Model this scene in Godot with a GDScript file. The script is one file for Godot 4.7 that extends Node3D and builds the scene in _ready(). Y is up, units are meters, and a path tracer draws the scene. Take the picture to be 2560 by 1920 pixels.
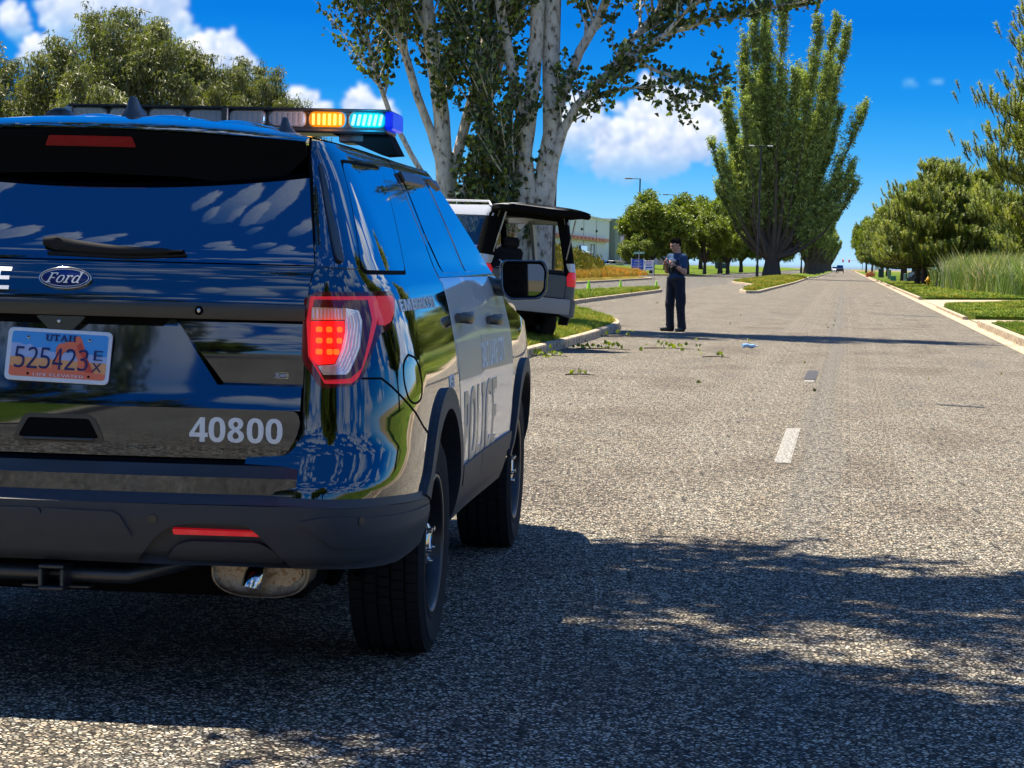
extends Node3D
# The photograph's place: a police car parked on an arterial road, a car that left the road on the median, an officer taking notes.
# World: the road runs along -z, x to the right, y up, metres. The camera stands at the origin, 1.32 m above the road.

var M := {}
var used := {}
var rng := RandomNumberGenerator.new()

class B:
	var v := PackedVector3Array()
	var n := PackedVector3Array()
	var u := PackedVector2Array()
	func tri(a: Vector3, b: Vector3, c: Vector3, na := Vector3.ZERO, nb := Vector3.ZERO, nc := Vector3.ZERO, ua := Vector2.ZERO, ub := Vector2.ZERO, uc := Vector2.ZERO) -> void:
		# a, b, c anticlockwise seen from outside
		if na == Vector3.ZERO:
			na = (b - a).cross(c - a).normalized()
			nb = na
			nc = na
		v.append(a); v.append(c); v.append(b)
		n.append(na); n.append(nc); n.append(nb)
		u.append(ua); u.append(uc); u.append(ub)
	func quad(a: Vector3, b: Vector3, c: Vector3, d: Vector3) -> void:
		tri(a, b, c)
		tri(a, c, d)
	func qn(a: Vector3, b: Vector3, c: Vector3, d: Vector3, na: Vector3, nb: Vector3, nc: Vector3, nd: Vector3) -> void:
		tri(a, b, c, na, nb, nc)
		tri(a, c, d, na, nc, nd)
	func mesh() -> ArrayMesh:
		var m := ArrayMesh.new()
		if v.is_empty():
			return m
		var a := []
		a.resize(Mesh.ARRAY_MAX)
		a[Mesh.ARRAY_VERTEX] = v
		a[Mesh.ARRAY_NORMAL] = n
		a[Mesh.ARRAY_TEX_UV] = u
		m.add_surface_from_arrays(Mesh.PRIMITIVE_TRIANGLES, a)
		return m
	# a box with chamfered edges
	func box(c: Vector3, s: Vector3, bev := 0.0, bs := Basis()) -> void:
		var h := s * 0.5
		var k := minf(bev, minf(h.x, minf(h.y, h.z)) * 0.95)
		if k <= 0.0:
			for ax in 3:
				for sg in [-1.0, 1.0]:
					var nn := Vector3.ZERO
					nn[ax] = sg
					var a1 := (ax + 1) % 3
					var a2 := (ax + 2) % 3
					var q := []
					for st in [[-1, -1], [1, -1], [1, 1], [-1, 1]]:
						var p := Vector3.ZERO
						p[ax] = sg * h[ax]
						p[a1] = st[0] * h[a1]
						p[a2] = st[1] * h[a2]
						q.append(c + bs * p)
					if sg > 0:
						quad(q[0], q[1], q[2], q[3])
					else:
						quad(q[3], q[2], q[1], q[0])
			return
		var pts := {}
		for ax in 3:
			for sg in [-1.0, 1.0]:
				var a1 := (ax + 1) % 3
				var a2 := (ax + 2) % 3
				var q := []
				for st in [[-1, -1], [1, -1], [1, 1], [-1, 1]]:
					var p := Vector3.ZERO
					p[ax] = sg * h[ax]
					p[a1] = st[0] * (h[a1] - k)
					p[a2] = st[1] * (h[a2] - k)
					q.append(c + bs * p)
					var key := Vector3i(int(signf(p.x)), int(signf(p.y)), int(signf(p.z)))
					pts[[ax, key]] = c + bs * p
				if sg > 0:
					quad(q[0], q[1], q[2], q[3])
				else:
					quad(q[3], q[2], q[1], q[0])
		for ax in 3:   # edges along ax
			var a1 := (ax + 1) % 3
			var a2 := (ax + 2) % 3
			for s1 in [-1, 1]:
				for s2 in [-1, 1]:
					var k0 := Vector3i.ZERO
					k0[a1] = s1
					k0[a2] = s2
					var k1 := k0
					k0[ax] = -1
					k1[ax] = 1
					var a: Vector3 = pts[[a1, k0]]
					var b: Vector3 = pts[[a1, k1]]
					var cc: Vector3 = pts[[a2, k1]]
					var d: Vector3 = pts[[a2, k0]]
					if s1 * s2 > 0:
						quad(a, d, cc, b)
					else:
						quad(a, b, cc, d)
		for sx in [-1, 1]:
			for sy in [-1, 1]:
				for sz in [-1, 1]:
					var key := Vector3i(sx, sy, sz)
					if sx * sy * sz > 0:
						tri(pts[[0, key]], pts[[1, key]], pts[[2, key]])
					else:
						tri(pts[[0, key]], pts[[2, key]], pts[[1, key]])
	# a sheet through rows of points with smooth normals
	func sheet(rows: Array, close_u := false, flip := false) -> void:
		var R := rows.size()
		var C: int = rows[0].size()
		var nr := []
		for i in R:
			var line := PackedVector3Array()
			for j in C:
				var pj: Vector3 = rows[i][(j + 1) % C] if close_u or j < C - 1 else rows[i][j]
				var mj: Vector3 = rows[i][(j - 1 + C) % C] if close_u or j > 0 else rows[i][j]
				var pi: Vector3 = rows[mini(i + 1, R - 1)][j]
				var mi: Vector3 = rows[maxi(i - 1, 0)][j]
				var x := (pj - mj).cross(pi - mi)
				if x.length() < 1e-12:
					x = Vector3.UP
				x = x.normalized()
				line.append(-x if flip else x)
			nr.append(line)
		for i in R - 1:
			for j in (C if close_u else C - 1):
				var k := (j + 1) % C
				var a: Vector3 = rows[i][j]
				var b: Vector3 = rows[i][k]
				var c: Vector3 = rows[i + 1][k]
				var d: Vector3 = rows[i + 1][j]
				if flip:
					qn(a, d, c, b, nr[i][j], nr[i + 1][j], nr[i + 1][k], nr[i][k])
				else:
					qn(a, b, c, d, nr[i][j], nr[i][k], nr[i + 1][k], nr[i + 1][j])
	func tube(p: Array, r: Array, sides := 8, caps := true) -> void:
		var rows := []
		var up := Vector3.UP
		var t0: Vector3 = (p[1] - p[0]).normalized()
		if absf(t0.dot(up)) > 0.9:
			up = Vector3.RIGHT
		var x := t0.cross(up).normalized()
		for i in p.size():
			var t: Vector3 = (p[mini(i + 1, p.size() - 1)] - p[maxi(i - 1, 0)]).normalized()
			x = (x - t * x.dot(t)).normalized()
			var y := t.cross(x)
			var row := []
			for k in sides:
				var a := TAU * k / sides
				row.append(p[i] + (x * cos(a) + y * sin(a)) * r[i])
			rows.append(row)
		sheet(rows, true)
		if caps:
			for e in [0, p.size() - 1]:
				for k in sides:
					var q: Array = rows[e]
					if e == 0:
						tri(p[e], q[(k + 1) % sides], q[k])
					else:
						tri(p[e], q[k], q[(k + 1) % sides])
	# profile [radius, height] turned round the y axis of xf; sharp where a point is given twice
	func lathe(prof: Array, sides: int, xf := Transform3D()) -> void:
		var run := []
		var runs := []
		for i in prof.size():
			if i > 0 and prof[i] == prof[i - 1]:
				runs.append(run)
				run = []
			run.append(prof[i])
		runs.append(run)
		for q in runs:
			if q.size() < 2:
				continue
			var rows := []
			for e in q:
				var row := []
				for k in sides:
					var a := TAU * k / sides
					row.append(xf * Vector3(e[0] * cos(a), e[1], -e[0] * sin(a)))
				rows.append(row)
			sheet(rows, true)
	# polygon (x, y) extruded from z = 0 to -depth of xf, front towards +z
	func prism(poly: PackedVector2Array, depth: float, xf := Transform3D(), bev := 0.0) -> void:
		var q := poly
		if Geometry2D.is_polygon_clockwise(q):
			q = q.duplicate()
			q.reverse()
		var front := q
		if bev > 0.0:
			var off := Geometry2D.offset_polygon(q, -bev, Geometry2D.JOIN_MITER)
			if off.size() == 1 and off[0].size() == q.size():
				front = off[0]
				# same start vertex
				var best := 0
				for k in front.size():
					if front[k].distance_to(q[0]) < front[best].distance_to(q[0]):
						best = k
				var f2 := PackedVector2Array()
				for k in front.size():
					f2.append(front[(best + k) % front.size()])
				front = f2
				if Geometry2D.is_polygon_clockwise(front):
					front = q
			else:
				bev = 0.0
		var t := Geometry2D.triangulate_polygon(front)
		for k in range(0, t.size(), 3):
			var a := front[t[k]]
			var b := front[t[k + 1]]
			var c := front[t[k + 2]]
			if (b - a).cross(c - a) < 0:
				var w := b
				b = c
				c = w
			tri(xf * Vector3(a.x, a.y, 0), xf * Vector3(b.x, b.y, 0), xf * Vector3(c.x, c.y, 0))
		t = Geometry2D.triangulate_polygon(q)
		for k in range(0, t.size(), 3):
			var a := q[t[k]]
			var b := q[t[k + 1]]
			var c := q[t[k + 2]]
			if (b - a).cross(c - a) < 0:
				var w := b
				b = c
				c = w
			tri(xf * Vector3(a.x, a.y, -depth), xf * Vector3(c.x, c.y, -depth), xf * Vector3(b.x, b.y, -depth))
		for k in q.size():
			var l := (k + 1) % q.size()
			if bev > 0.0:
				quad(xf * Vector3(q[k].x, q[k].y, -bev), xf * Vector3(q[l].x, q[l].y, -bev), xf * Vector3(front[l].x, front[l].y, 0), xf * Vector3(front[k].x, front[k].y, 0))
			quad(xf * Vector3(q[k].x, q[k].y, -depth), xf * Vector3(q[l].x, q[l].y, -depth), xf * Vector3(q[l].x, q[l].y, -bev), xf * Vector3(q[k].x, q[k].y, -bev))
	func ball(c: Vector3, r: Vector3, rings := 8, sides := 12, bs := Basis()) -> void:
		var rows := []
		for i in rings + 1:
			var a := -PI / 2 + PI * i / rings
			var row := []
			for k in sides:
				var b := TAU * k / sides
				row.append(c + bs * (Vector3(cos(a) * cos(b), sin(a), -cos(a) * sin(b)) * r))
			rows.append(row)
		sheet(rows, true)

# ---- nodes -------------------------------------------------------------------------------------------------
func numbered(called: String) -> String:
	var k: int = used.get(called, -1) + 1
	used[called] = k
	return called if k == 0 else "%s_%03d" % [called, k]

func tag(o: Node, label: String, category: String, group := "", kind := "") -> Node:
	if label:
		o.set_meta("label", label)
	if category:
		o.set_meta("category", category)
	if group:
		o.set_meta("group", group)
	if kind:
		o.set_meta("kind", kind)
	return o

func thing(called: String, label: String, category: String, at := Vector3.ZERO, turn := 0.0, group := "") -> Node3D:
	var o := Node3D.new()
	o.name = numbered(called)
	add_child(o)
	o.position = at
	o.rotation.y = deg_to_rad(turn)
	tag(o, label, category, group)
	return o

func part(called: String, b, m: Material, parent: Node) -> MeshInstance3D:
	var o := MeshInstance3D.new()
	o.name = called if parent != self else numbered(called)
	o.mesh = b.mesh() if b is B else b
	o.material_override = m
	parent.add_child(o, true)
	return o

func struct(called: String, b, m: Material) -> MeshInstance3D:
	var o := part(called, b, m, self)
	o.set_meta("kind", "structure")
	return o

func copy(o: Node3D, at: Vector3, turn: float, label: String, scale_by := Vector3.ONE) -> Node3D:
	var base := String(o.name)
	var c: Node3D = o.duplicate()
	c.name = numbered(base.left(base.length() - 4) if base.right(4).begins_with("_") and base.right(3).is_valid_int() else base)
	add_child(c)
	c.position = at
	c.rotation = Vector3(0, deg_to_rad(turn), 0)
	c.scale = scale_by
	c.set_meta("label", label)
	return c

func scatter(called: String, mesh: Mesh, m: Material, places: Array, parent: Node, tints := []) -> MultiMeshInstance3D:
	var mm := MultiMesh.new()
	mm.transform_format = MultiMesh.TRANSFORM_3D
	mm.use_colors = tints.size() > 0
	mm.mesh = mesh
	mm.instance_count = places.size()
	var stride := 16 if tints.size() else 12
	var buf := PackedFloat32Array()
	buf.resize(places.size() * stride)
	for i in places.size():
		var t: Transform3D = places[i]
		var k := i * stride
		for r in 3:
			buf[k + r * 4] = t.basis.x[r]
			buf[k + r * 4 + 1] = t.basis.y[r]
			buf[k + r * 4 + 2] = t.basis.z[r]
			buf[k + r * 4 + 3] = t.origin[r]
		if tints.size():
			var c: Color = tints[i % tints.size()]
			buf[k + 12] = c.r
			buf[k + 13] = c.g
			buf[k + 14] = c.b
			buf[k + 15] = 1.0
	mm.buffer = buf
	var o := MultiMeshInstance3D.new()
	o.name = called if parent != self else numbered(called)
	o.multimesh = mm
	o.material_override = m
	o.set_meta("kind", "stuff")
	parent.add_child(o, true)
	return o

# ---- materials -----------------------------------------------------------------------------------------------
func lin(r: float, g: float, b: float) -> Color:
	return Color(r, g, b).linear_to_srgb()

func mat(called: String, c: Color, rough := 0.6, metal := 0.0, spec := 0.5) -> StandardMaterial3D:
	var m := StandardMaterial3D.new()
	m.resource_name = called
	m.albedo_color = c
	m.roughness = rough
	m.metallic = metal
	m.metallic_specular = spec
	M[called] = m
	return m

func noise(sd: int, freq: float, octaves := 4, kind := FastNoiseLite.TYPE_SIMPLEX_SMOOTH) -> FastNoiseLite:
	var f := FastNoiseLite.new()
	f.seed = sd
	f.noise_type = kind
	f.frequency = freq
	f.fractal_octaves = octaves
	if kind == FastNoiseLite.TYPE_CELLULAR:
		f.cellular_return_type = FastNoiseLite.RETURN_DISTANCE2_SUB
		f.fractal_type = FastNoiseLite.FRACTAL_NONE if octaves < 2 else FastNoiseLite.FRACTAL_FBM
	return f

func tex(f: FastNoiseLite, size: int, stops: Array, cols: Array) -> NoiseTexture2D:
	var t := NoiseTexture2D.new()
	t.width = size
	t.height = size
	t.seamless = true
	t.seamless_blend_skirt = 0.15
	t.noise = f
	var g := Gradient.new()
	g.offsets = PackedFloat32Array(stops)
	g.colors = PackedColorArray(cols)
	t.color_ramp = g
	return t

func tri_map(m: StandardMaterial3D, t: Texture2D, scale: float, world := true) -> void:
	m.albedo_texture = t
	m.uv1_triplanar = true
	m.uv1_world_triplanar = world
	m.uv1_scale = Vector3.ONE * scale

func detail(m: StandardMaterial3D, t: Texture2D, scale: float, world := true) -> void:
	m.detail_enabled = true
	m.detail_albedo = t
	m.detail_blend_mode = BaseMaterial3D.BLEND_MODE_MUL
	m.detail_uv_layer = BaseMaterial3D.DETAIL_UV_2
	m.uv2_triplanar = true
	m.uv2_world_triplanar = world
	m.uv2_scale = Vector3.ONE * scale

func relief(m: StandardMaterial3D, t: Texture2D, cm: float) -> void:
	m.heightmap_enabled = true
	m.heightmap_texture = t
	m.heightmap_scale = cm

# smooth curve through [x, y] knots, no overshoot
func curve(K: Array, x: float) -> float:
	var n := K.size()
	if x <= K[0][0]:
		return K[0][1]
	if x >= K[n - 1][0]:
		return K[n - 1][1]
	var i := 0
	while i < n - 2 and x > K[i + 1][0]:
		i += 1
	var h: float = K[i + 1][0] - K[i][0]
	var d: float = (K[i + 1][1] - K[i][1]) / h
	var dl: float = d if i == 0 else (K[i][1] - K[i - 1][1]) / (K[i][0] - K[i - 1][0])
	var dr: float = d if i == n - 2 else (K[i + 2][1] - K[i + 1][1]) / (K[i + 2][0] - K[i + 1][0])
	var m0: float = 0.0 if dl * d <= 0 else 2.0 * dl * d / (dl + d)
	var m1: float = 0.0 if dr * d <= 0 else 2.0 * dr * d / (dr + d)
	var u: float = (x - K[i][0]) / h
	return (2 * u * u * u - 3 * u * u + 1) * K[i][1] + (u * u * u - 2 * u * u + u) * h * m0 + (-2 * u * u * u + 3 * u * u) * K[i + 1][1] + (u * u * u - u * u) * h * m1

# a surface piece: polygon in (u, v) laid on map(u, v), `off` proud of it, with its cut edge going back to `back`
func patch(b: B, poly: PackedVector2Array, map: Callable, off := 0.0, cell := 0.03, back := 0.0, mid := Vector3(0, 0.8, -1)) -> void:
	var lo := poly[0]
	var hi := poly[0]
	for p in poly:
		lo = lo.min(p)
		hi = hi.max(p)
	var nu := maxi(1, ceili((hi.x - lo.x) / cell))
	var nv := maxi(1, ceili((hi.y - lo.y) / cell))
	var du := (hi.x - lo.x) / nu
	var dv := (hi.y - lo.y) / nv
	for i in nu:
		for j in nv:
			var a := lo + Vector2(du * i, dv * j)
			var sq := PackedVector2Array([a, a + Vector2(du, 0), a + Vector2(du, dv), a + Vector2(0, dv)])
			for piece in Geometry2D.intersect_polygons(sq, poly):
				var p3 := PackedVector3Array()
				var pn := PackedVector3Array()
				for q in piece:
					var s: Array = on(map, q, off, mid)
					p3.append(s[0])
					pn.append(s[1])
				var idx := PackedInt32Array()
				if piece.size() == 4:
					idx = PackedInt32Array([0, 1, 2, 0, 2, 3])
				else:
					idx = Geometry2D.triangulate_polygon(piece)
				for k in range(0, idx.size(), 3):
					var A := p3[idx[k]]
					var Bp := p3[idx[k + 1]]
					var C := p3[idx[k + 2]]
					var g := (Bp - A).cross(C - A)
					if g.length_squared() < 1e-16:
						continue
					if g.dot(pn[idx[k]]) >= 0:
						b.tri(A, Bp, C, pn[idx[k]], pn[idx[k + 1]], pn[idx[k + 2]], piece[idx[k]], piece[idx[k + 1]], piece[idx[k + 2]])
					else:
						b.tri(A, C, Bp, pn[idx[k]], pn[idx[k + 2]], pn[idx[k + 1]], piece[idx[k]], piece[idx[k + 2]], piece[idx[k + 1]])
	if off != back:
		var c := Vector2.ZERO
		for k in poly.size():
			var p := poly[k]
			var q := poly[(k + 1) % poly.size()]
			var steps := maxi(1, ceili(p.distance_to(q) / cell))
			for s in steps:
				var a := p.lerp(q, float(s) / steps)
				var d := p.lerp(q, float(s + 1) / steps)
				var A: Array = on(map, a, off, mid)
				var D: Array = on(map, d, off, mid)
				var A0: Array = on(map, a, back, mid)
				var D0: Array = on(map, d, back, mid)
				var out: Vector3 = (D[0] - A[0]).cross(A[1])
				var w := (d - a).orthogonal()
				var inside := Geometry2D.is_point_in_polygon((a + d) / 2 + w.normalized() * 0.001, poly)
				var e2: Array = on(map, (a + d) / 2 + w.normalized() * 0.002, off, mid)
				var dirw: Vector3 = e2[0] - (A[0] + D[0]) / 2.0
				if inside:
					dirw = -dirw
				var g: Vector3 = (D[0] - A[0]).cross(A0[0] - A[0])
				if g.dot(dirw) > 0:
					b.quad(A[0], D[0], D0[0], A0[0])
				else:
					b.quad(A[0], A0[0], D0[0], D[0])

func on(map: Callable, q: Vector2, off: float, mid: Vector3) -> Array:
	var p: Vector3 = map.call(q.x, q.y)
	var e := 0.004
	var pu: Vector3 = map.call(q.x + e, q.y) - map.call(q.x - e, q.y)
	var pv: Vector3 = map.call(q.x, q.y + e) - map.call(q.x, q.y - e)
	var nn := pu.cross(pv).normalized()
	var c := mid
	c.z = clampf(p.z, -3.0, 0.4)
	if nn.dot(p - c) < 0:
		nn = -nn
	return [p + nn * off, nn]

func poly(a: Array) -> PackedVector2Array:
	var p := PackedVector2Array()
	for k in range(0, a.size(), 2):
		p.append(Vector2(a[k], a[k + 1]))
	return p

func mirror(p: PackedVector2Array) -> PackedVector2Array:
	var q := PackedVector2Array()
	for k in p.size():
		q.append(Vector2(-p[p.size() - 1 - k].x, p[p.size() - 1 - k].y))
	return q

# polygon with its corners rounded
func rounded(p: PackedVector2Array, r: float, n := 4) -> PackedVector2Array:
	var q := PackedVector2Array()
	for k in p.size():
		var a := p[(k - 1 + p.size()) % p.size()]
		var b := p[k]
		var c := p[(k + 1) % p.size()]
		var l := minf(r, minf(a.distance_to(b), b.distance_to(c)) * 0.45)
		var s := b + (a - b).normalized() * l
		var e := b + (c - b).normalized() * l
		for i in n + 1:
			var t := float(i) / n
			q.append(s.lerp(b, t).lerp(b.lerp(e, t), t))
	return q

func rect(x0: float, y0: float, x1: float, y1: float) -> PackedVector2Array:
	return PackedVector2Array([Vector2(x0, y0), Vector2(x1, y0), Vector2(x1, y1), Vector2(x0, y1)])

# lettering as a mesh: text laid out in (x, y) metres with the given cap height, centred, passed through f
func letters(text: String, font: String, height: float, width: float, depth: float, f: Callable, bold := false, italic := 0.0) -> ArrayMesh:
	var tm := TextMesh.new()
	var fn := SystemFont.new()
	fn.font_names = PackedStringArray([font])
	if bold:
		fn.font_weight = 700
	tm.font = fn
	tm.text = text
	tm.font_size = 64
	tm.pixel_size = 0.01
	tm.depth = 0.1
	tm.curve_step = 1.0
	var src := tm.get_mesh_arrays() if tm.get_surface_count() else []
	var out := ArrayMesh.new()
	if src.is_empty():
		return out
	var v: PackedVector3Array = src[Mesh.ARRAY_VERTEX]
	var lo := v[0]
	var hi := v[0]
	for p in v:
		lo = lo.min(p)
		hi = hi.max(p)
	var b := B.new()
	var idx: PackedInt32Array = src[Mesh.ARRAY_INDEX] if src[Mesh.ARRAY_INDEX] != null else PackedInt32Array(range(v.size()))
	var sy := height / (hi.y - lo.y)
	var sx := width / (hi.x - lo.x) if width > 0 else sy
	var mid := (lo + hi) / 2
	var w := PackedVector3Array()
	for p in v:
		var q := p - mid
		var y := q.y * sy
		w.append(f.call(q.x * sx + y * italic, y, depth if q.z > 0 else -0.001))
	for k in range(0, idx.size(), 3):
		var a := w[idx[k]]
		var c := w[idx[k + 2]]
		var d := w[idx[k + 1]]
		if (d - a).cross(c - a).length_squared() > 1e-18:
			b.tri(a, c, d)
	return b.mesh()

# ---- sky: air and clouds only -----------------------------------------------------------------------------------
func air(el: float) -> Color:
	# display colour of the clear sky by elevation in degrees, paled high up for fill
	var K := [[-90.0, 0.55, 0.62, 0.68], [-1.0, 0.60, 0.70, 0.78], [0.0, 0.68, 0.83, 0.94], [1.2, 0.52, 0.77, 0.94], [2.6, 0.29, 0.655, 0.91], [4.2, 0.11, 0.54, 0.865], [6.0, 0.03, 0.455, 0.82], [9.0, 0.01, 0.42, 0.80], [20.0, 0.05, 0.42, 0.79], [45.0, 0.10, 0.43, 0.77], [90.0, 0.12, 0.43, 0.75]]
	for i in K.size() - 1:
		if el <= K[i + 1][0]:
			var t: float = clampf((el - K[i][0]) / (K[i + 1][0] - K[i][0]), 0, 1)
			return Color(lerpf(K[i][1], K[i + 1][1], t), lerpf(K[i][2], K[i + 1][2], t), lerpf(K[i][3], K[i + 1][3], t))
	return Color(0.12, 0.43, 0.75)

# clouds are heaps of round puffs: [azimuth from the road, elevation, radius] in degrees
func make_sky() -> Image:
	var W := 4096
	var H := 2048
	var im := Image.create(W, H, false, Image.FORMAT_RGB8)
	for y in H:
		im.fill_rect(Rect2i(0, y, W, 1), air(90.0 - (y + 0.5) * 180.0 / H))
	var heaps := []
	var K := 85.87
	# the clouds seen beyond the trees: x, y, radius in the photograph's scale, turned into directions
	var seen := [
		[[175, 45, 62], [240, 20, 85], [320, 10, 80], [365, 55, 45], [150, 85, 40], [210, 100, 60], [290, 95, 75], [360, 110, 50], [400, 110, 45], [130, 20, 30]],
		[[445, 130, 42], [490, 135, 46], [525, 158, 34], [470, 165, 55], [420, 150, 45], [550, 175, 20]],
		[[655, 232, 34], [690, 250, 26], [625, 245, 30]],
		[[785, 232, 34], [765, 222, 22], [815, 245, 36], [775, 250, 30]],
		[[48, 58, 30], [60, 90, 24], [42, 35, 16]], [[100, 128, 40], [85, 140, 30], [120, 145, 36]],
		[[1400, 190, 26], [1418, 218, 40], [1448, 238, 46], [1395, 245, 38], [1500, 252, 44], [1532, 262, 34], [1555, 285, 30], [1470, 275, 60], [1430, 290, 55]],
		[[1335, 300, 40], [1378, 300, 50], [1420, 310, 55], [1325, 340, 42], [1345, 358, 36], [1390, 340, 60], [1450, 330, 55], [1500, 310, 50]],
		[[1330, 236, 13], [1338, 246, 11]], [[1250, 255, 46], [1262, 290, 50], [1275, 330, 40], [1240, 300, 50]],
	]
	for h in seen:
		var q := []
		for p in h:
			q.append(Vector3((p[0] - 1828.0) / K, (578.0 + (p[0] - 1828.0) * 0.026 - p[1]) / K, p[2] / K))
		heaps.append(q)
	for p in [[1947, 190, 10], [2003, 188, 8], [2083, 268, 7], [1978, 379, 9], [2110, 187, 6]]:
		var q := []
		for k in 4:
			q.append(Vector3((p[0] - 1828.0 + (k - 1.5) * p[2] * 0.8) / K, (578.0 + (p[0] - 1828.0) * 0.026 - p[1]) / K, p[2] * 0.5 / K))
		heaps.append(q)
	# fair-weather heaps round the unseen rest of the sky, more added for white fill
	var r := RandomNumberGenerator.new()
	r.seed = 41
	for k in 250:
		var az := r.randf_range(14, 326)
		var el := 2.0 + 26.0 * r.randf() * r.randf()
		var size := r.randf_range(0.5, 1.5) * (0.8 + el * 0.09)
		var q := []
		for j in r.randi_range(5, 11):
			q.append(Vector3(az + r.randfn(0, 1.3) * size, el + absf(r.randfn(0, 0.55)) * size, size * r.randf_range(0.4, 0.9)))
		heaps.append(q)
	for k in 110:  # overhead clouds out of view, added to lift the white fill light
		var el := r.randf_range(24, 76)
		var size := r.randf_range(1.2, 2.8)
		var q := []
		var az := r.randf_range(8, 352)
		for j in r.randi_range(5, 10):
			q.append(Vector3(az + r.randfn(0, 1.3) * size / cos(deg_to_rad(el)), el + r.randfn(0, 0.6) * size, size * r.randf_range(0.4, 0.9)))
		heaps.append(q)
	for q in heaps:
		var more := []
		if q[0].x > 6.0:
			continue
		for p in q:
			for j in 6:
				var a := r.randf_range(-0.5, PI + 0.5)
				var f := r.randf_range(0.55, 0.95)
				more.append(Vector3(p.x + cos(a) * p.z * f, p.y + sin(a) * p.z * f, p.z * r.randf_range(0.22, 0.46)))
		q.append_array(more)
	var nz := noise(7, 0.9, 5)
	var nf := noise(9, 3.2, 3)
	for q in heaps:
		var lo := Vector2(1e9, 1e9)
		var hi := -lo
		for p in q:
			lo = lo.min(Vector2(p.x - p.z * 1.5, p.y - p.z * 1.5))
			hi = hi.max(Vector2(p.x + p.z * 1.5, p.y + p.z * 1.5))
		var x0 := floori(lo.x / 360.0 * W)
		var x1 := ceili(hi.x / 360.0 * W)
		var y0 := int((90.0 - hi.y) / 180.0 * H)
		var y1 := mini(int((90.0 - lo.y) / 180.0 * H), H / 2 - 1)
		var base: float = lo.y
		var tall: float = maxf(hi.y - lo.y, 0.1)
		for y in range(y0, y1 + 1):
			for x in range(x0, x1 + 1):
				var az := (x + 0.5) / W * 360.0
				var el := 90.0 - (y + 0.5) / H * 180.0
				var wob := Vector2(nz.get_noise_2d(az * 1.1, el * 1.1), nz.get_noise_2d(az * 1.1 + 90, el * 1.1 + 40)) * 0.3 + Vector2(nf.get_noise_2d(az, el), nf.get_noise_2d(az + 70, el)) * 0.16
				var best := 0.0
				var top := -9.0
				var nrm := Vector3.ZERO
				for p in q:
					var d := Vector2(az - p.x, el - p.y) + wob * minf(1.0, p.z * 2.2)
					var f: float = 1.0 - d.length_squared() / (p.z * p.z)
					if f > 0.0:
						var s := sqrt(f)
						var hgt: float = s * p.z + 0.35 * (1.0 - p.z)
						if hgt > top:
							top = hgt
							nrm = Vector3(d.x / p.z, d.y / p.z, s)
						best = maxf(best, s * p.z)
				if best > 0.0:
					var lit := clampf(0.34 + 0.62 * nrm.y - 0.25 * nrm.x + 0.35 * nf.get_noise_2d(az * 1.5, el * 1.5) + 0.3 * nz.get_noise_2d(az * 2.0, el * 2.0), 0, 1)
					lit = lit * clampf(0.45 + 0.9 * (el - base) / tall, 0.4, 1.0)
					var c := Color(0.66, 0.74, 0.88).lerp(Color(0.985, 0.975, 0.965), lit)
					var deck := clampf((el - base) / (0.55 * tall), 0, 1)
					var a := clampf(best * 11.0, 0, 1) * lerpf(0.22, 0.97, deck * deck * (3 - 2 * deck))
					var px := posmod(x, W)
					im.set_pixel(px, y, im.get_pixel(px, y).lerp(c, a))
	return im

func setup() -> void:
	var cam := Camera3D.new()
	cam.name = "camera"
	add_child(cam)
	cam.position = Vector3(0, 1.32, 0)
	cam.rotation_degrees = Vector3(-3.1448, 8.2583, 1.5)
	cam.fov = 19.14
	cam.near = 0.1
	cam.far = 4000.0
	cam.current = true
	var we := WorldEnvironment.new()
	we.name = "world_environment"
	var e := Environment.new()
	e.background_mode = Environment.BG_SKY
	var sky := Sky.new()
	var sm := PanoramaSkyMaterial.new()
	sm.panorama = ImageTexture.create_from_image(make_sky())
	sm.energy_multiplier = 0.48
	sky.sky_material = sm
	e.sky = sky
	e.tonemap_mode = Environment.TONE_MAPPER_LINEAR
	e.tonemap_exposure = 2.6
	e.sdfgi_enabled = true
	e.ssao_enabled = true
	e.ssil_enabled = true
	we.environment = e
	add_child(we)
	var sun := DirectionalLight3D.new()
	sun.name = "sun"
	sun.light_energy = 1.5
	sun.light_color = Color(1.0, 0.955, 0.88)
	sun.light_angular_distance = 0.5
	sun.shadow_enabled = true
	sun.directional_shadow_max_distance = 300
	sun.basis = Basis.looking_at(Vector3(0.335, -0.92, 0.205))
	add_child(sun)

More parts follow.
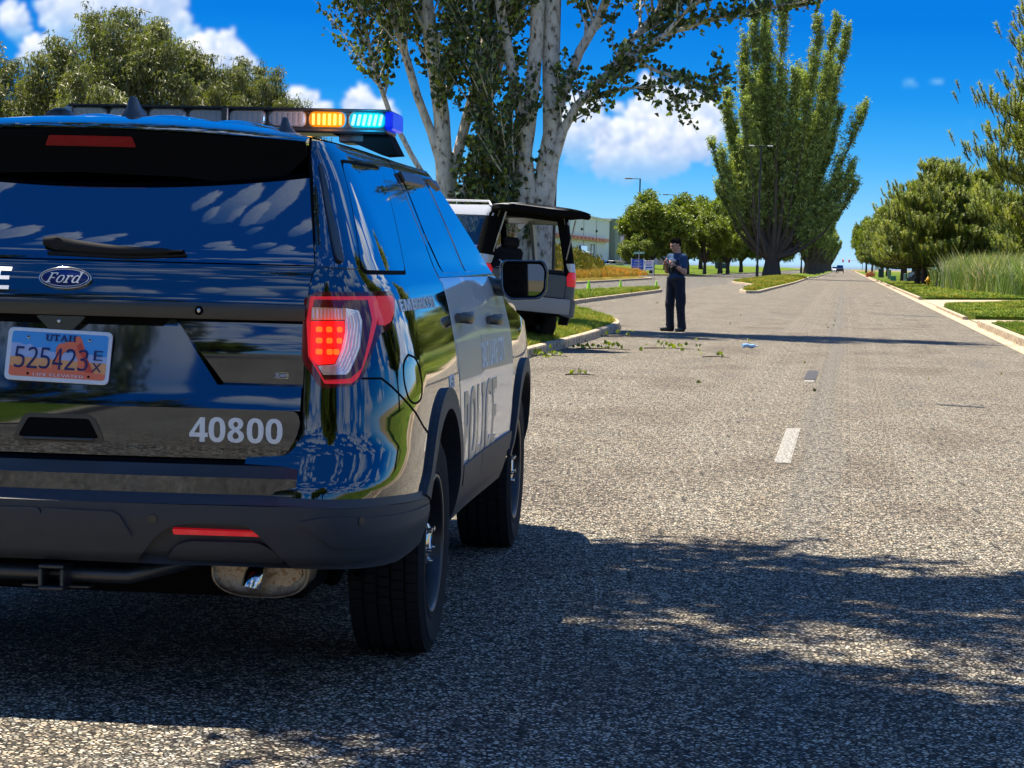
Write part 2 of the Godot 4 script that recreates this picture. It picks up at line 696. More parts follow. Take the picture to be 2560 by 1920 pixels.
func materials() -> void:
	var W := Color.WHITE
	# old chip-seal asphalt: pale stones in dark binder
	var m := mat("asphalt", lin(0.74, 0.675, 0.595), 0.85, 0, 0.35)
	var st := ImageTexture.create_from_image(stones(1024))
	tri_map(m, st, 0.62)
	detail(m, tex(noise(5, 0.012, 5), 1024, [0.25, 0.42, 0.55, 0.66, 0.8], [Color(0.88, 0.86, 0.85), Color(0.97, 0.96, 0.95), W, Color(0.96, 0.94, 0.92), Color(0.92, 0.92, 0.93)]), 0.021)
	m.uv2_scale = Vector3(0.045, 0.03, 0.02)
	relief(m, tex(noise(3, 0.11, 1, FastNoiseLite.TYPE_CELLULAR), 1024, [0.0, 0.6], [Color.BLACK, W]), 0.5)
	m = mat("old_asphalt", lin(0.62, 0.595, 0.57), 0.9, 0, 0.3)
	tri_map(m, st, 0.62)
	detail(m, tex(noise(6, 0.02, 5), 512, [0.25, 0.5, 0.8], [Color(0.8, 0.8, 0.8), W, Color(0.9, 0.88, 0.85)]), 0.05)
	m = mat("concrete", lin(0.50, 0.42, 0.31), 0.9, 0, 0.3)
	tri_map(m, tex(noise(11, 0.03, 5), 512, [0.2, 0.42, 0.58, 0.85], [Color(0.55, 0.51, 0.46), Color(0.9, 0.88, 0.85), W, Color(0.78, 0.74, 0.7)]), 0.35)
	relief(m, tex(noise(12, 0.15, 3), 256, [0.2, 0.8], [Color.BLACK, W]), 0.25)
	m = mat("tar", lin(0.03, 0.03, 0.032), 0.7)
	m = mat("lane_paint", lin(0.62, 0.60, 0.54), 0.8)
	m.albedo_texture = tex(noise(21, 0.09, 4), 256, [0.5, 0.52, 1.0], [Color(1, 1, 1, 0), Color(0.85, 0.85, 0.85, 1), Color(0.75, 0.75, 0.75, 1)])
	m.transparency = BaseMaterial3D.TRANSPARENCY_ALPHA_SCISSOR
	m.alpha_scissor_threshold = 0.5
	m.uv1_triplanar = true
	m.uv1_world_triplanar = true
	m.uv1_scale = Vector3.ONE * 1.6
	m = mat("turf", lin(0.14, 0.20, 0.03), 0.95, 0, 0.2)
	tri_map(m, tex(noise(31, 0.05, 5), 512, [0.2, 0.45, 0.65, 0.85], [Color(0.55, 0.62, 0.5), Color(0.95, 0.95, 0.9), W, Color(1.0, 0.92, 0.6)]), 0.9)
	detail(m, tex(noise(32, 0.02, 4), 512, [0.3, 0.55, 0.8], [Color(0.75, 0.85, 0.7), W, Color(1, 0.93, 0.62)]), 0.06)
	relief(m, tex(noise(33, 0.2, 3), 256, [0.2, 0.8], [Color.BLACK, W]), 2.0)
	m = mat("dry_turf", lin(0.26, 0.215, 0.055), 0.95, 0, 0.2)
	tri_map(m, tex(noise(34, 0.05, 5), 512, [0.2, 0.45, 0.65, 0.85], [Color(0.55, 0.62, 0.4), Color(0.95, 0.95, 0.9), W, Color(1.0, 0.95, 0.75)]), 0.5)
	m = mat("soil", lin(0.24, 0.19, 0.11), 0.95, 0, 0.2)
	tri_map(m, tex(noise(35, 0.03, 5), 512, [0.2, 0.5, 0.8], [Color(0.6, 0.7, 0.45), W, Color(0.9, 0.85, 0.7)]), 0.08)
	# blades: both sides lit through
	for g in [["grass", 0.19, 0.25, 0.032], ["dry_grass", 0.42, 0.29, 0.05], ["weeds", 0.165, 0.175, 0.035], ["reed", 0.24, 0.29, 0.085], ["reed_plume", 0.50, 0.49, 0.30]]:
		m = mat(g[0], lin(g[1], g[2], g[3]), 0.7, 0, 0.35)
		m.backlight_enabled = true
		m.backlight = Color(0.5, 0.55, 0.3)
		m.vertex_color_use_as_albedo = true
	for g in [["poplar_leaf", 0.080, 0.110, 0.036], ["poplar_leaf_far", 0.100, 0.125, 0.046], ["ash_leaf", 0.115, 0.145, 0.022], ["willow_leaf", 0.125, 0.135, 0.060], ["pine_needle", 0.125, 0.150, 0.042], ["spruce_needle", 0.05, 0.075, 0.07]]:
		m = mat(g[0], lin(g[1], g[2], g[3]), 0.45, 0, 0.5)
		m.backlight_enabled = true
		m.backlight = Color(0.8, 0.85, 0.4)
		m.vertex_color_use_as_albedo = true
	m = mat("pale_bark", lin(0.62, 0.585, 0.53), 0.85, 0, 0.3)
	tri_map(m, tex(noise(51, 0.016, 4), 512, [0.16, 0.24, 0.33, 0.7], [Color(0.22, 0.17, 0.14), Color(0.62, 0.57, 0.52), Color(0.9, 0.89, 0.87), W]), 1.0)
	m.uv1_scale = Vector3(0.9, 0.5, 0.9)
	relief(m, tex(noise(52, 0.06, 4), 256, [0.2, 0.8], [Color.BLACK, W]), 1.2)
	m = mat("rough_bark", lin(0.16, 0.135, 0.11), 0.95, 0, 0.2)
	tri_map(m, tex(noise(53, 0.05, 5), 512, [0.25, 0.5, 0.8], [Color(0.35, 0.33, 0.32), W, Color(0.85, 0.8, 0.78)]), 1.0)
	m.uv1_scale = Vector3(2.2, 0.6, 2.2)
	relief(m, tex(noise(54, 0.06, 4), 256, [0.2, 0.8], [Color.BLACK, W]), 3.0)
	m = mat("seam_asphalt", lin(0.56, 0.51, 0.455), 0.85, 0, 0.35)
	tri_map(m, st, 0.62)
	mat("black_steel", lin(0.012, 0.012, 0.014), 0.5)
	mat("galvanised", lin(0.35, 0.36, 0.37), 0.5, 0.6)

# chippings of many tones in a dark binder: each cell of the noise is a stone
func stones(size: int) -> Image:
	var gap := noise(3, 0.105, 1, FastNoiseLite.TYPE_CELLULAR)
	var tone := noise(3, 0.105, 1, FastNoiseLite.TYPE_CELLULAR)
	tone.cellular_return_type = FastNoiseLite.RETURN_CELL_VALUE
	var a := gap.get_seamless_image(size, size, false, false, 0.08).get_data()
	var c := tone.get_seamless_image(size, size, false, false, 0.08).get_data()
	var fine := noise(4, 0.2, 3).get_seamless_image(size, size, false, false, 0.08).get_data()
	var out := PackedByteArray()
	out.resize(size * size * 3)
	for i in size * size:
		var g := clampf((a[i] - 10.0) / 75.0, 0.0, 1.0)
		var t := c[i] / 255.0
		var v := lerpf(0.05, 0.30 + 0.80 * t, g) * (0.86 + 0.28 * fine[i] / 255.0)
		var warm := 0.94 + 0.1 * fposmod(t * 7.0, 1.0)
		out[i * 3] = int(clampf(v * warm, 0, 1) * 255)
		out[i * 3 + 1] = int(clampf(v * 0.985, 0, 1) * 255)
		out[i * 3 + 2] = int(clampf(v * (1.94 - warm) * 0.98, 0, 1) * 255)
	return Image.create_from_data(size, size, false, Image.FORMAT_RGB8, out)

# ---- ground -------------------------------------------------------------------------------------------------------
func flat(b: B, p: PackedVector2Array, y: float) -> void:
	var q := p
	if Geometry2D.is_polygon_clockwise(q):
		q = q.duplicate()
		q.reverse()
	var t := Geometry2D.triangulate_polygon(q)
	for k in range(0, t.size(), 3):
		var a := Vector3(q[t[k]].x, y, q[t[k]].y)
		var c := Vector3(q[t[k + 1]].x, y, q[t[k + 1]].y)
		var d := Vector3(q[t[k + 2]].x, y, q[t[k + 2]].y)
		if (c - a).cross(d - a).y < 0:
			b.tri(a, d, c)
		else:
			b.tri(a, c, d)

func edge_distance(p: Vector2, ring: PackedVector2Array) -> float:
	var best := 1e9
	for k in ring.size():
		var c := Geometry2D.get_closest_point_to_segment(p, ring[k], ring[(k + 1) % ring.size()])
		best = minf(best, c.distance_squared_to(p))
	return sqrt(best)

# a lawn: turf on a raised bed, a little mounded
func lawn_height(p: Vector2, ring: PackedVector2Array, mound: float) -> float:
	var d := edge_distance(p, ring)
	return 0.115 + mound * (1.0 - exp(-d / 1.6)) + 0.012 * sin(p.x * 2.3 + p.y * 1.1)

func lawn(called: String, ring: PackedVector2Array, mound: float, m: Material, cell := 0.8) -> void:
	var b := B.new()
	patch(b, ring, func(x, z): return Vector3(x, lawn_height(Vector2(x, z), ring, mound), z), 0.0, cell, 0.0, Vector3(0, -1000, 0))
	for k in ring.size():
		var p := ring[k]
		var q := ring[(k + 1) % ring.size()]
		b.quad(Vector3(p.x, 0.115, p.y), Vector3(q.x, 0.115, q.y), Vector3(q.x, -0.05, q.y), Vector3(p.x, -0.05, p.y))
	struct(called, b, m)

# kerb stones along a path, on the path's right-hand side from `off` outwards, a joint every three metres
func kerb(called: String, path: PackedVector2Array, width := 0.15, height := 0.13, closed := false) -> void:
	var pts := path.duplicate()
	if closed:
		pts.append(path[0])
	var fine := PackedVector2Array()
	for k in pts.size() - 1:
		var n := maxi(1, roundi(pts[k].distance_to(pts[k + 1]) / 3.0))
		for s in n:
			fine.append(pts[k].lerp(pts[k + 1], float(s) / n))
	fine.append(pts[pts.size() - 1])
	var b := B.new()
	for k in fine.size() - 1:
		var rows := []
		for e in 2:
			var i := k + e
			var dir := (fine[mini(i + 1, fine.size() - 1)] - fine[maxi(i - 1, 0)]).normalized()
			if closed and (i == 0 or i == fine.size() - 1):
				dir = (fine[1] - fine[fine.size() - 2]).normalized()
			var w := Vector2(-dir.y, dir.x)
			var c := fine[i] + (fine[k + 1] - fine[k]).normalized() * (0.006 if e == 0 else -0.006)
			var row := []
			for q in [[0.0, -0.06], [0.0, -0.0], [0.02, height - 0.03], [0.03, height - 0.008], [0.055, height], [width - 0.02, height], [width, height - 0.015], [width, -0.06]]:
				var f: Vector2 = c + w * q[0]
				row.append(Vector3(f.x, q[1], f.y))
			rows.append(row)
		for j in rows[0].size() - 1:
			b.quad(rows[0][j], rows[0][j + 1], rows[1][j + 1], rows[1][j])
		for j in range(1, rows[0].size() - 1):
			b.tri(rows[0][0], rows[0][j + 1], rows[0][j])
			b.tri(rows[1][0], rows[1][j], rows[1][j + 1])
	struct(called, b, M.concrete)

func ring_inset(p: PackedVector2Array, d: float) -> PackedVector2Array:
	var q := p
	if Geometry2D.is_polygon_clockwise(q):
		q = q.duplicate()
		q.reverse()
	var o := Geometry2D.offset_polygon(q, -d, Geometry2D.JOIN_ROUND)
	return o[0] if o.size() else q

func smooth_ring(a: Array, r := 3.0) -> PackedVector2Array:
	return rounded(poly(a), r, 5)

var ISLAND_A: PackedVector2Array
var ISLAND_C: PackedVector2Array
var ISLAND_D: PackedVector2Array
var LAWNS := []

func ground() -> void:
	var b := B.new()
	flat(b, rect(-600, -1800, 600, 120), -0.05)
	struct("ground", b, M.soil)
	b = B.new()
	flat(b, rect(-8.2, -1500, 2.87, 80), 0.0)
	struct("road", b, M.asphalt)
	b = B.new()
	flat(b, poly([-15.2, 80, -8.2, 80, -8.2, -1500, -15.2, -1500, -15.2, -241, -60, -241, -60, -188, -15.2, -188]), -0.002)
	struct("side_road", b, M.old_asphalt)
	# islands of the median
	ISLAND_A = rounded(poly([-4.15, 60, -4.15, -38, -4.3, -44.5, -4.8, -48.6, -5.6, -52.5, -7.4, -62, -8.05, -68, -8.1, -101, -8.35, -105.2, -8.9, -104, -9.9, -84, -10.2, -60, -10.2, 60]), 2.0, 4)
	ISLAND_C = rounded(poly([-4.0, -107.5, -4.6, -106, -5.15, -111, -5.5, -140, -6.6, -152, -8.15, -164, -8.4, -250, -6.5, -262, -4.0, -255, -3.75, -174]), 1.5, 4)
	ISLAND_D = rounded(poly([-3.5, -272, -4.2, -266, -6.5, -300, -8.2, -318, -8.4, -900, -3.6, -900]), 1.5, 3)
	for k in 3:
		var ring: PackedVector2Array = [ISLAND_A, ISLAND_C, ISLAND_D][k]
		var cw := ring.duplicate()
		if Geometry2D.is_polygon_clockwise(cw):
			cw.reverse()
		kerb("median_kerb", cw, 0.15, 0.13, true)
		lawn("median_turf", ring_inset(ring, 0.15), [0.10, 0.30, 0.25][k], M.turf, [0.8, 1.5, 4.0][k])
	# right side: gutter, kerb, lawns, walks
	b = B.new()
	flat(b, rect(2.87, -800, 3.31, 80), 0.004)
	flat(b, poly([3.3, -55.8, 3.3, -61.5, 30, -76, 30, -70]), 0.03)
	flat(b, poly([3.3, -82, 3.3, -100, 8.2, -108.5, 60, -150, 60, -130, 7.2, -95]), 0.02)
	flat(b, poly([3.3, -203, 3.3, -212, 40, -232, 40, -224]), 0.02)
	struct("concrete_walk", b, M.concrete)
	kerb("kerb", poly([3.3, -203, 3.3, -100.5]), 0.15, 0.13)
	kerb("kerb", poly([3.3, -81, 3.3, -62.3]), 0.15, 0.09)
	kerb("kerb", poly([3.3, -55.3, 3.3, 60]), 0.17, 0.16)
	kerb("kerb", poly([3.3, -800, 3.3, -212]), 0.15, 0.13)
	LAWNS = [poly([3.46, 60, 3.46, -55.2, 30, -69.5, 30, 60]), poly([3.46, -62, 3.46, -81.8, 7.2, -94.6, 40, -121, 40, -80]), poly([3.46, -101, 8.2, -109, 50, -142, 50, -230, 3.46, -202.5]), poly([3.46, -213, 50, -238, 50, -800, 3.46, -800])]
	for k in 4:
		lawn("lawn", LAWNS[k], 0.10, M.turf, [1.5, 1.5, 4.0, 8.0][k])
	# left side: dry verge
	var verge := rounded(poly([-15.35, 60, -15.35, -178, -16.5, -186, -60, -188, -60, 60]), 4.0, 4)
	lawn("verge", verge, 0.5, M.dry_turf, 3.0)
	kerb("side_kerb", poly([-15.2, 60, -15.2, -178, -15.6, -183, -17.0, -186.3, -60, -187.9]), 0.15, 0.13)
	kerb("side_kerb", poly([-60, -241, -17, -241.5, -15.4, -244, -15.2, -900]), 0.15, 0.13)
	lawn("verge", poly([-60, -241.2, -17, -241.7, -15.6, -244, -15.4, -900, -60, -900]), 0.6, M.turf, 8.0)
	# a darker seam where the two lanes were paved
	b = B.new()
	for k in 40:
		var z0 := 4.0 - 4.0 * k
		var q := []
		for e in 2:
			var z := z0 - 4.0 * e
			q.append([Vector2(-0.27 - 0.05 * sin(z * 0.9) - 0.04 * sin(z * 0.23), z), Vector2(-0.03 + 0.05 * sin(z * 0.7 + 1.0) + 0.05 * sin(z * 0.31), z)])
		flat(b, PackedVector2Array([q[0][0], q[0][1], q[1][1], q[1][0]]), 0.002)
	struct("road_seam", b, M.seam_asphalt)
	# lane dashes, worn, with tar patches
	for q in [[-15.3, 3.3], [-26.25, 0.4]]:
		b = B.new()
		b.box(Vector3(-0.38, 0.0045, q[0] - q[1] / 2), Vector3(0.11, 0.003, q[1]))
		tag(part("lane_dash", b, M.lane_paint, self), "", "", "", "structure")
	b = B.new()
	flat(b, rounded(poly([-0.45, -26.75, -0.31, -26.75, -0.30, -29.0, -0.44, -29.1]), 0.03), 0.0075)
	for k in [3, 6, 9]:
		var z: float = -9.0 - k * 9.7
		var pts := []
		for i in 5:
			pts.append(Vector2(-0.17 + 0.025 * sin(k * 2.1 + i * 1.3), z - i * 2.2))
		var w := 0.006 + 0.004 * sin(k * 1.7)
		for i in 4:
			flat(b, PackedVector2Array([pts[i] - Vector2(w, 0), pts[i] + Vector2(w, 0), pts[i + 1] + Vector2(w, 0), pts[i + 1] - Vector2(w, 0)]), 0.0062 + 0.0002 * i)
	flat(b, poly([0.9, -22.6, 1.35, -22.4, 1.4, -22.5, 0.95, -22.75]), 0.006)
	flat(b, poly([0.8, -66.0, 2.6, -65.0, 2.6, -65.3, 0.8, -66.5]), 0.006)
	struct("road_tar", b, M.tar)

# ---- the police car --------------------------------------------------------------------------------------------
# its own axes: x right, y up, z backwards; the origin is on the ground under the rear axle
const WY := [[0.36, 0.94], [0.45, 0.975], [0.56, 0.995], [0.70, 1.0], [0.85, 0.998], [0.98, 0.985], [1.08, 0.965], [1.16, 0.945], [1.22, 0.925], [1.27, 0.895], [1.36, 0.855], [1.5, 0.79], [1.62, 0.73], [1.66, 0.705], [1.69, 0.66]]
const ZQ := [[0.36, 1.10], [0.58, 1.175], [0.64, 1.172], [0.70, 1.14], [0.75, 1.102], [0.80, 1.087], [0.93, 1.072], [1.06, 1.062], [1.2, 1.05], [1.27, 1.03], [1.40, 0.93], [1.55, 0.80], [1.64, 0.75], [1.69, 0.70]]
const XR := [[0.36, 0.72], [1.2, 0.72], [1.28, 0.7355], [1.36, 0.7195], [1.45, 0.7], [1.55, 0.678], [1.65, 0.6565], [1.69, 0.65]]
const ZG := [[0.40, 1.12], [0.50, 1.19], [0.598, 1.235]]

# the skin: t runs along the right side from the front, round the rear corner and on to the middle of the back; y is height
func skin(t: float, y: float) -> Vector3:
	var w := curve(WY, y)
	var zr := curve(ZQ, y)
	var xr := curve(XR, y)
	var zc := minf(0.45, zr - 0.35)
	if t < 0.45:
		var front := clampf((-t - 2.6) / 1.25, 0, 1)
		return Vector3(w - 0.13 * front * front * front - 0.012 * exp(-pow((t + 1.3) / 0.8, 2.0)) * clampf((1.15 - y) * 3.0, 0, 1), y, t if t < 0 else t * zc / 0.45)
	if t <= 1.1:
		var ph := clampf((t - 0.45) / 0.65, 0, 1) * PI / 2
		var e := 2.0 / 2.6
		return Vector3(xr + (w - xr) * pow(maxf(cos(ph), 0.0), e), y, zc + (zr - zc) * pow(maxf(sin(ph), 0.0), e))
	return Vector3(xr - (t - 1.1), y, zr)

func skin_left(t: float, y: float) -> Vector3:
	return skin(t, y) * Vector3(-1, 1, 1)

# the back: x across, profile K of [y, z]
func back_map(K: Array, bow := 0.055) -> Callable:
	return func(x, y): return Vector3(x, y, curve(K, y) - bow * x * x)

func car_part(called: String, polys: Array, map: Callable, m: Material, parent: Node, off := 0.0, cell := 0.04, depth := 0.0) -> MeshInstance3D:
	var b := B.new()
	for p in polys:
		patch(b, p, map, off, cell, off - depth)
	return part(called, b, m, parent)

# a thin line along a path on the skin
func ribbon(path: Array, w: float) -> PackedVector2Array:
	var l := PackedVector2Array()
	var r := PackedVector2Array()
	for k in path.size():
		var d: Vector2 = (path[mini(k + 1, path.size() - 1)] - path[maxi(k - 1, 0)]).normalized()
		var s := Vector2(-d.y, d.x) * w / 2
		l.append(path[k] + s)
		r.append(path[k] - s)
	r.reverse()
	l.append_array(r)
	return l

func pts2(a: Array) -> Array:
	var q := []
	for k in range(0, a.size(), 2):
		q.append(Vector2(a[k], a[k + 1]))
	return q

func arc_pts(c: Vector2, r: float, a0: float, a1: float, n: int) -> PackedVector2Array:
	var q := PackedVector2Array()
	for k in n + 1:
		var a := deg_to_rad(lerpf(a0, a1, float(k) / n))
		q.append(c + Vector2(cos(a), sin(a)) * r)
	return q

func cut(p: PackedVector2Array, holes: Array) -> Array:
	var out := [p]
	for h in holes:
		var next := []
		for q in out:
			for piece in Geometry2D.clip_polygons(q, h):
				next.append(piece)
		out = next
	return out

func car_materials() -> void:
	var m := mat("car_black", lin(0.052, 0.068, 0.098), 0.045, 1.0, 0.5)
	m.clearcoat_enabled = true
	m.clearcoat = 1.0
	m.clearcoat_roughness = 0.03
	m = mat("car_white", lin(0.90, 0.90, 0.90), 0.3, 0, 0.5)
	m.clearcoat_enabled = true
	m.clearcoat = 1.0
	m.clearcoat_roughness = 0.03
	m = mat("decal_tan", lin(0.40, 0.32, 0.25), 0.35, 0, 0.5)
	m.clearcoat_enabled = true
	m.clearcoat = 0.6
	mat("decal_white", lin(0.70, 0.72, 0.75), 0.4)
	m = mat("cladding", lin(0.036, 0.043, 0.056), 0.55, 0, 0.45)
	tri_map(m, tex(noise(71, 0.3, 2), 256, [0.2, 0.8], [Color(0.85, 0.85, 0.85), Color.WHITE]), 6.0, false)
	mat("satin_black", lin(0.016, 0.02, 0.026), 0.33, 0, 0.6)
	mat("matt_black", lin(0.004, 0.004, 0.005), 0.9, 0, 0.2)
	mat("rubber", lin(0.018, 0.018, 0.02), 0.8, 0, 0.3)
	m = mat("dark_glass", lin(0.062, 0.085, 0.135), 0.012, 1.0, 0.5)
	m.clearcoat_enabled = true
	m.clearcoat_roughness = 0.02
	mat("chrome", lin(0.62, 0.62, 0.62), 0.12, 1.0)
	mat("mirror_glass", lin(0.14, 0.16, 0.22), 0.01, 1.0)
	mat("steel_rim", lin(0.015, 0.015, 0.017), 0.32, 0.2, 0.6)
	m = mat("muffler", lin(0.34, 0.29, 0.23), 0.42, 0.85)
	tri_map(m, tex(noise(73, 0.04, 4), 256, [0.25, 0.5, 0.8], [Color(0.8, 0.7, 0.6), Color.WHITE, Color(0.93, 0.9, 0.86)]), 4.0, false)
	m = mat("lamp_red", lin(0.5, 0.002, 0.008), 0.08, 0, 0.4)
	m.clearcoat_enabled = true
	m.emission_enabled = true
	m.emission = lin(0.5, 0.004, 0.02)
	m.emission_energy_multiplier = 0.2
	m = mat("lamp_maroon", lin(0.09, 0.004, 0.012), 0.06, 0, 0.6)
	m = mat("lamp_dim_red", lin(0.22, 0.003, 0.008), 0.15, 0, 0.3)
	m = mat("lamp_clear", lin(0.55, 0.56, 0.58), 0.15, 0.3, 0.6)
	m = mat("lamp_rib", lin(0.72, 0.73, 0.75), 0.1, 0.6)
	m = mat("lamp_amber", lin(0.55, 0.33, 0.16), 0.15, 0.2, 0.5)
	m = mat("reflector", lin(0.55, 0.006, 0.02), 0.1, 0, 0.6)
	m.emission_enabled = true  # no lamp: the red glow stands in for returned light
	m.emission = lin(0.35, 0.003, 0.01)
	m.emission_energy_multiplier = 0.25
	for g in [["brake_glow", 1.0, 0.008, 0.006, 0.42], ["led_glow", 1.0, 0.14, 0.01, 0.5], ["amber_glow", 1.0, 0.26, 0.0, 0.40], ["amber_led", 1.0, 0.70, 0.16, 0.55], ["cyan_glow", 0.0, 0.42, 0.56, 0.42], ["cyan_led", 0.45, 1.0, 1.0, 0.5], ["blue_glow", 0.0, 0.02, 0.75, 0.35]]:
		m = mat(g[0], lin(0.1 * g[1], 0.1 * g[2], 0.1 * g[3]), 0.2)
		m.emission_enabled = true
		m.emission = lin(g[1], g[2], g[3])
		m.emission_energy_multiplier = g[4]
	m = mat("clear_lens", Color(0.85, 0.9, 0.95, 0.12), 0.05, 0, 0.5)
	m.transparency = BaseMaterial3D.TRANSPARENCY_ALPHA
	m = mat("window_glass", Color(0.75, 0.85, 0.85, 0.1), 0.02, 0, 0.5)
	m.transparency = BaseMaterial3D.TRANSPARENCY_ALPHA
	mat("silver_plastic", lin(0.32, 0.34, 0.37), 0.35, 0.3)
	mat("bar_module", lin(0.36, 0.41, 0.48), 0.25, 0.2)
	mat("badge_blue", lin(0.004, 0.008, 0.10), 0.12, 0, 0.6)
	mat("plate_white", lin(0.62, 0.68, 0.78), 0.4)
	mat("plate_blue", lin(0.05, 0.30, 0.72), 0.45)
	mat("plate_haze", lin(0.33, 0.44, 0.72), 0.45)
	mat("plate_sand", lin(0.72, 0.34, 0.14), 0.45)
	mat("plate_orange", lin(0.72, 0.16, 0.08), 0.45)
	mat("plate_red", lin(0.55, 0.06, 0.035), 0.45)
	mat("plate_navy", lin(0.008, 0.01, 0.10), 0.4)

func make_wheel(parent: Node, c: Vector3, side: float) -> void:
	# side +1: the outer face looks to +x
	var w := Node3D.new()
	w.name = "wheel"
	parent.add_child(w, true)
	w.position = c
	var X := Transform3D(Basis(Vector3(0, 0, 1), -side * PI / 2), Vector3.ZERO)   # lathe axis y -> x
	var R := 0.363
	# tyre: side walls and a tread of ribs, cross-cut
	var b := B.new()
	b.lathe([[0.232, -0.10], [0.25, -0.112], [0.30, -0.122], [0.335, -0.12], [0.352, -0.112], [0.353, -0.108]], 72, X)
	b.lathe([[0.353, 0.108], [0.352, 0.112], [0.338, 0.119], [0.328, 0.122], [0.327, 0.125], [0.318, 0.1255], [0.3, 0.124], [0.262, 0.118], [0.25, 0.113], [0.247, 0.118], [0.238, 0.117], [0.232, 0.10]], 72, X)
	b.lathe([[0.3525, -0.11], [0.3525, 0.11]], 72, X)
	var nb := 66
	var ribs := [[-0.112, -0.072], [-0.064, -0.026], [-0.018, 0.018], [0.026, 0.064], [0.072, 0.112]]
	for k in nb:
		for q in ribs.size():
			var a0 := TAU * (k + 0.28 * q) / nb
			var a1 := a0 + TAU / nb * 0.86
			var p := []
			for e in [[a0, ribs[q][0]], [a0, ribs[q][1]], [a1, ribs[q][1]], [a1, ribs[q][0]]]:
				var rr := R - 0.0045 * pow(absf(e[1]) / 0.112, 4.0)
				p.append([X * Vector3(rr * cos(e[0]), e[1], -rr * sin(e[0])), X * Vector3(0.351 * cos(e[0]), e[1], -0.351 * sin(e[0]))])
			b.quad(p[0][0], p[3][0], p[2][0], p[1][0])
			for j in 4:
				var l := (j + 1) % 4
				b.quad(p[j][0], p[l][0], p[l][1], p[j][1])
	part("tyre", b, M.rubber, w)
	b = B.new()
	b.lathe([[0.236, 0.112], [0.232, 0.118], [0.222, 0.117], [0.215, 0.108], [0.208, 0.06], [0.206, -0.09]], 64, X)
	b.lathe([[0.206, 0.012], [0.10, 0.012], [0.0, 0.012]], 48, X)
	for k in 10:   # spokes in five pairs
		var a := TAU * (floorf(k / 2.0) * 2 + (0.32 if k % 2 == 0 else -0.32)) / 10.0
		var bs := X.basis * Basis(Vector3.UP, a)
		var rows := []
		for e in [[0.05, 0.060, 0.028], [0.09, 0.078, 0.026], [0.14, 0.082, 0.026], [0.19, 0.074, 0.03], [0.213, 0.066, 0.036]]:
			rows.append([bs * Vector3(e[0], 0.02, -e[2]), bs * Vector3(e[0], e[1] - 0.008, -e[2] * 0.9), bs * Vector3(e[0], e[1], -e[2] * 0.6), bs * Vector3(e[0], e[1], e[2] * 0.6), bs * Vector3(e[0], e[1] - 0.008, e[2] * 0.9), bs * Vector3(e[0], 0.02, e[2])])
		b.sheet(rows, false, true)
	part("rim", b, M.steel_rim, w)
	b = B.new()
	b.lathe([[0.075, 0.06], [0.074, 0.085], [0.066, 0.096], [0.04, 0.104], [0.0, 0.106]], 32, X)
	for k in 5:
		var a := TAU * k / 5
		var bs := X.basis * Basis(Vector3.UP, a)
		b.tube([bs * Vector3(0.058, 0.09, 0), bs * Vector3(0.058, 0.112, 0)], [0.011, 0.009], 6)
	part("hub_cap", b, M.chrome, w)

func emblem(parent: Node, c: Vector3, rx: float, ry: float, K: Basis) -> Node:
	# an oval maker's badge
	var b := B.new()
	var rows := []
	for e in [[1.0, 0.0], [1.0, 0.006], [0.97, 0.010], [0.93, 0.010], [0.91, 0.008]]:
		var row := []
		for k in 48:
			var a := TAU * k / 48
			row.append(c + K * Vector3(rx * (1 - (1 - e[0]) * 0.6) * cos(a), (ry - (1 - e[0]) * rx * 0.6) * sin(a), e[1]))
		rows.append(row)
	b.sheet(rows, true)
	var o := part("badge", b, M.chrome, parent)
	b = B.new()
	rows = []
	for e in [[0.95, 0.0075], [0.6, 0.0095], [0.3, 0.0105], [0.001, 0.011]]:
		var row := []
		for k in 48:
			var a := TAU * k / 48
			row.append(c + K * Vector3(rx * e[0] * cos(a), (ry - rx * 0.045) * e[0] / 0.95 * sin(a), e[1]))
		rows.append(row)
	b.sheet(rows, true)
	part("badge_field", b, M.badge_blue, o)
	b = B.new()
	rows = []
	for e in [0.875, 0.895]:
		var row := []
		for k in 48:
			var a := TAU * k / 48
			row.append(c + K * Vector3(rx * e * cos(a), (ry - rx * (0.99 - e)) * sin(a), 0.0098))
		rows.append(row)
	b.sheet(rows, true, true)
	part("badge_line", b, M.decal_white, o)
	part("badge_script", letters("Ford", "Droid Serif", 0.030, 0.098, 0.0125, func(x, y, z): return c + K * Vector3(x + 0.004 * sin(y * 60.0), y * 1.06, z if z > 0 else 0.009), false, 0.28), M.decal_white, o)
	return o

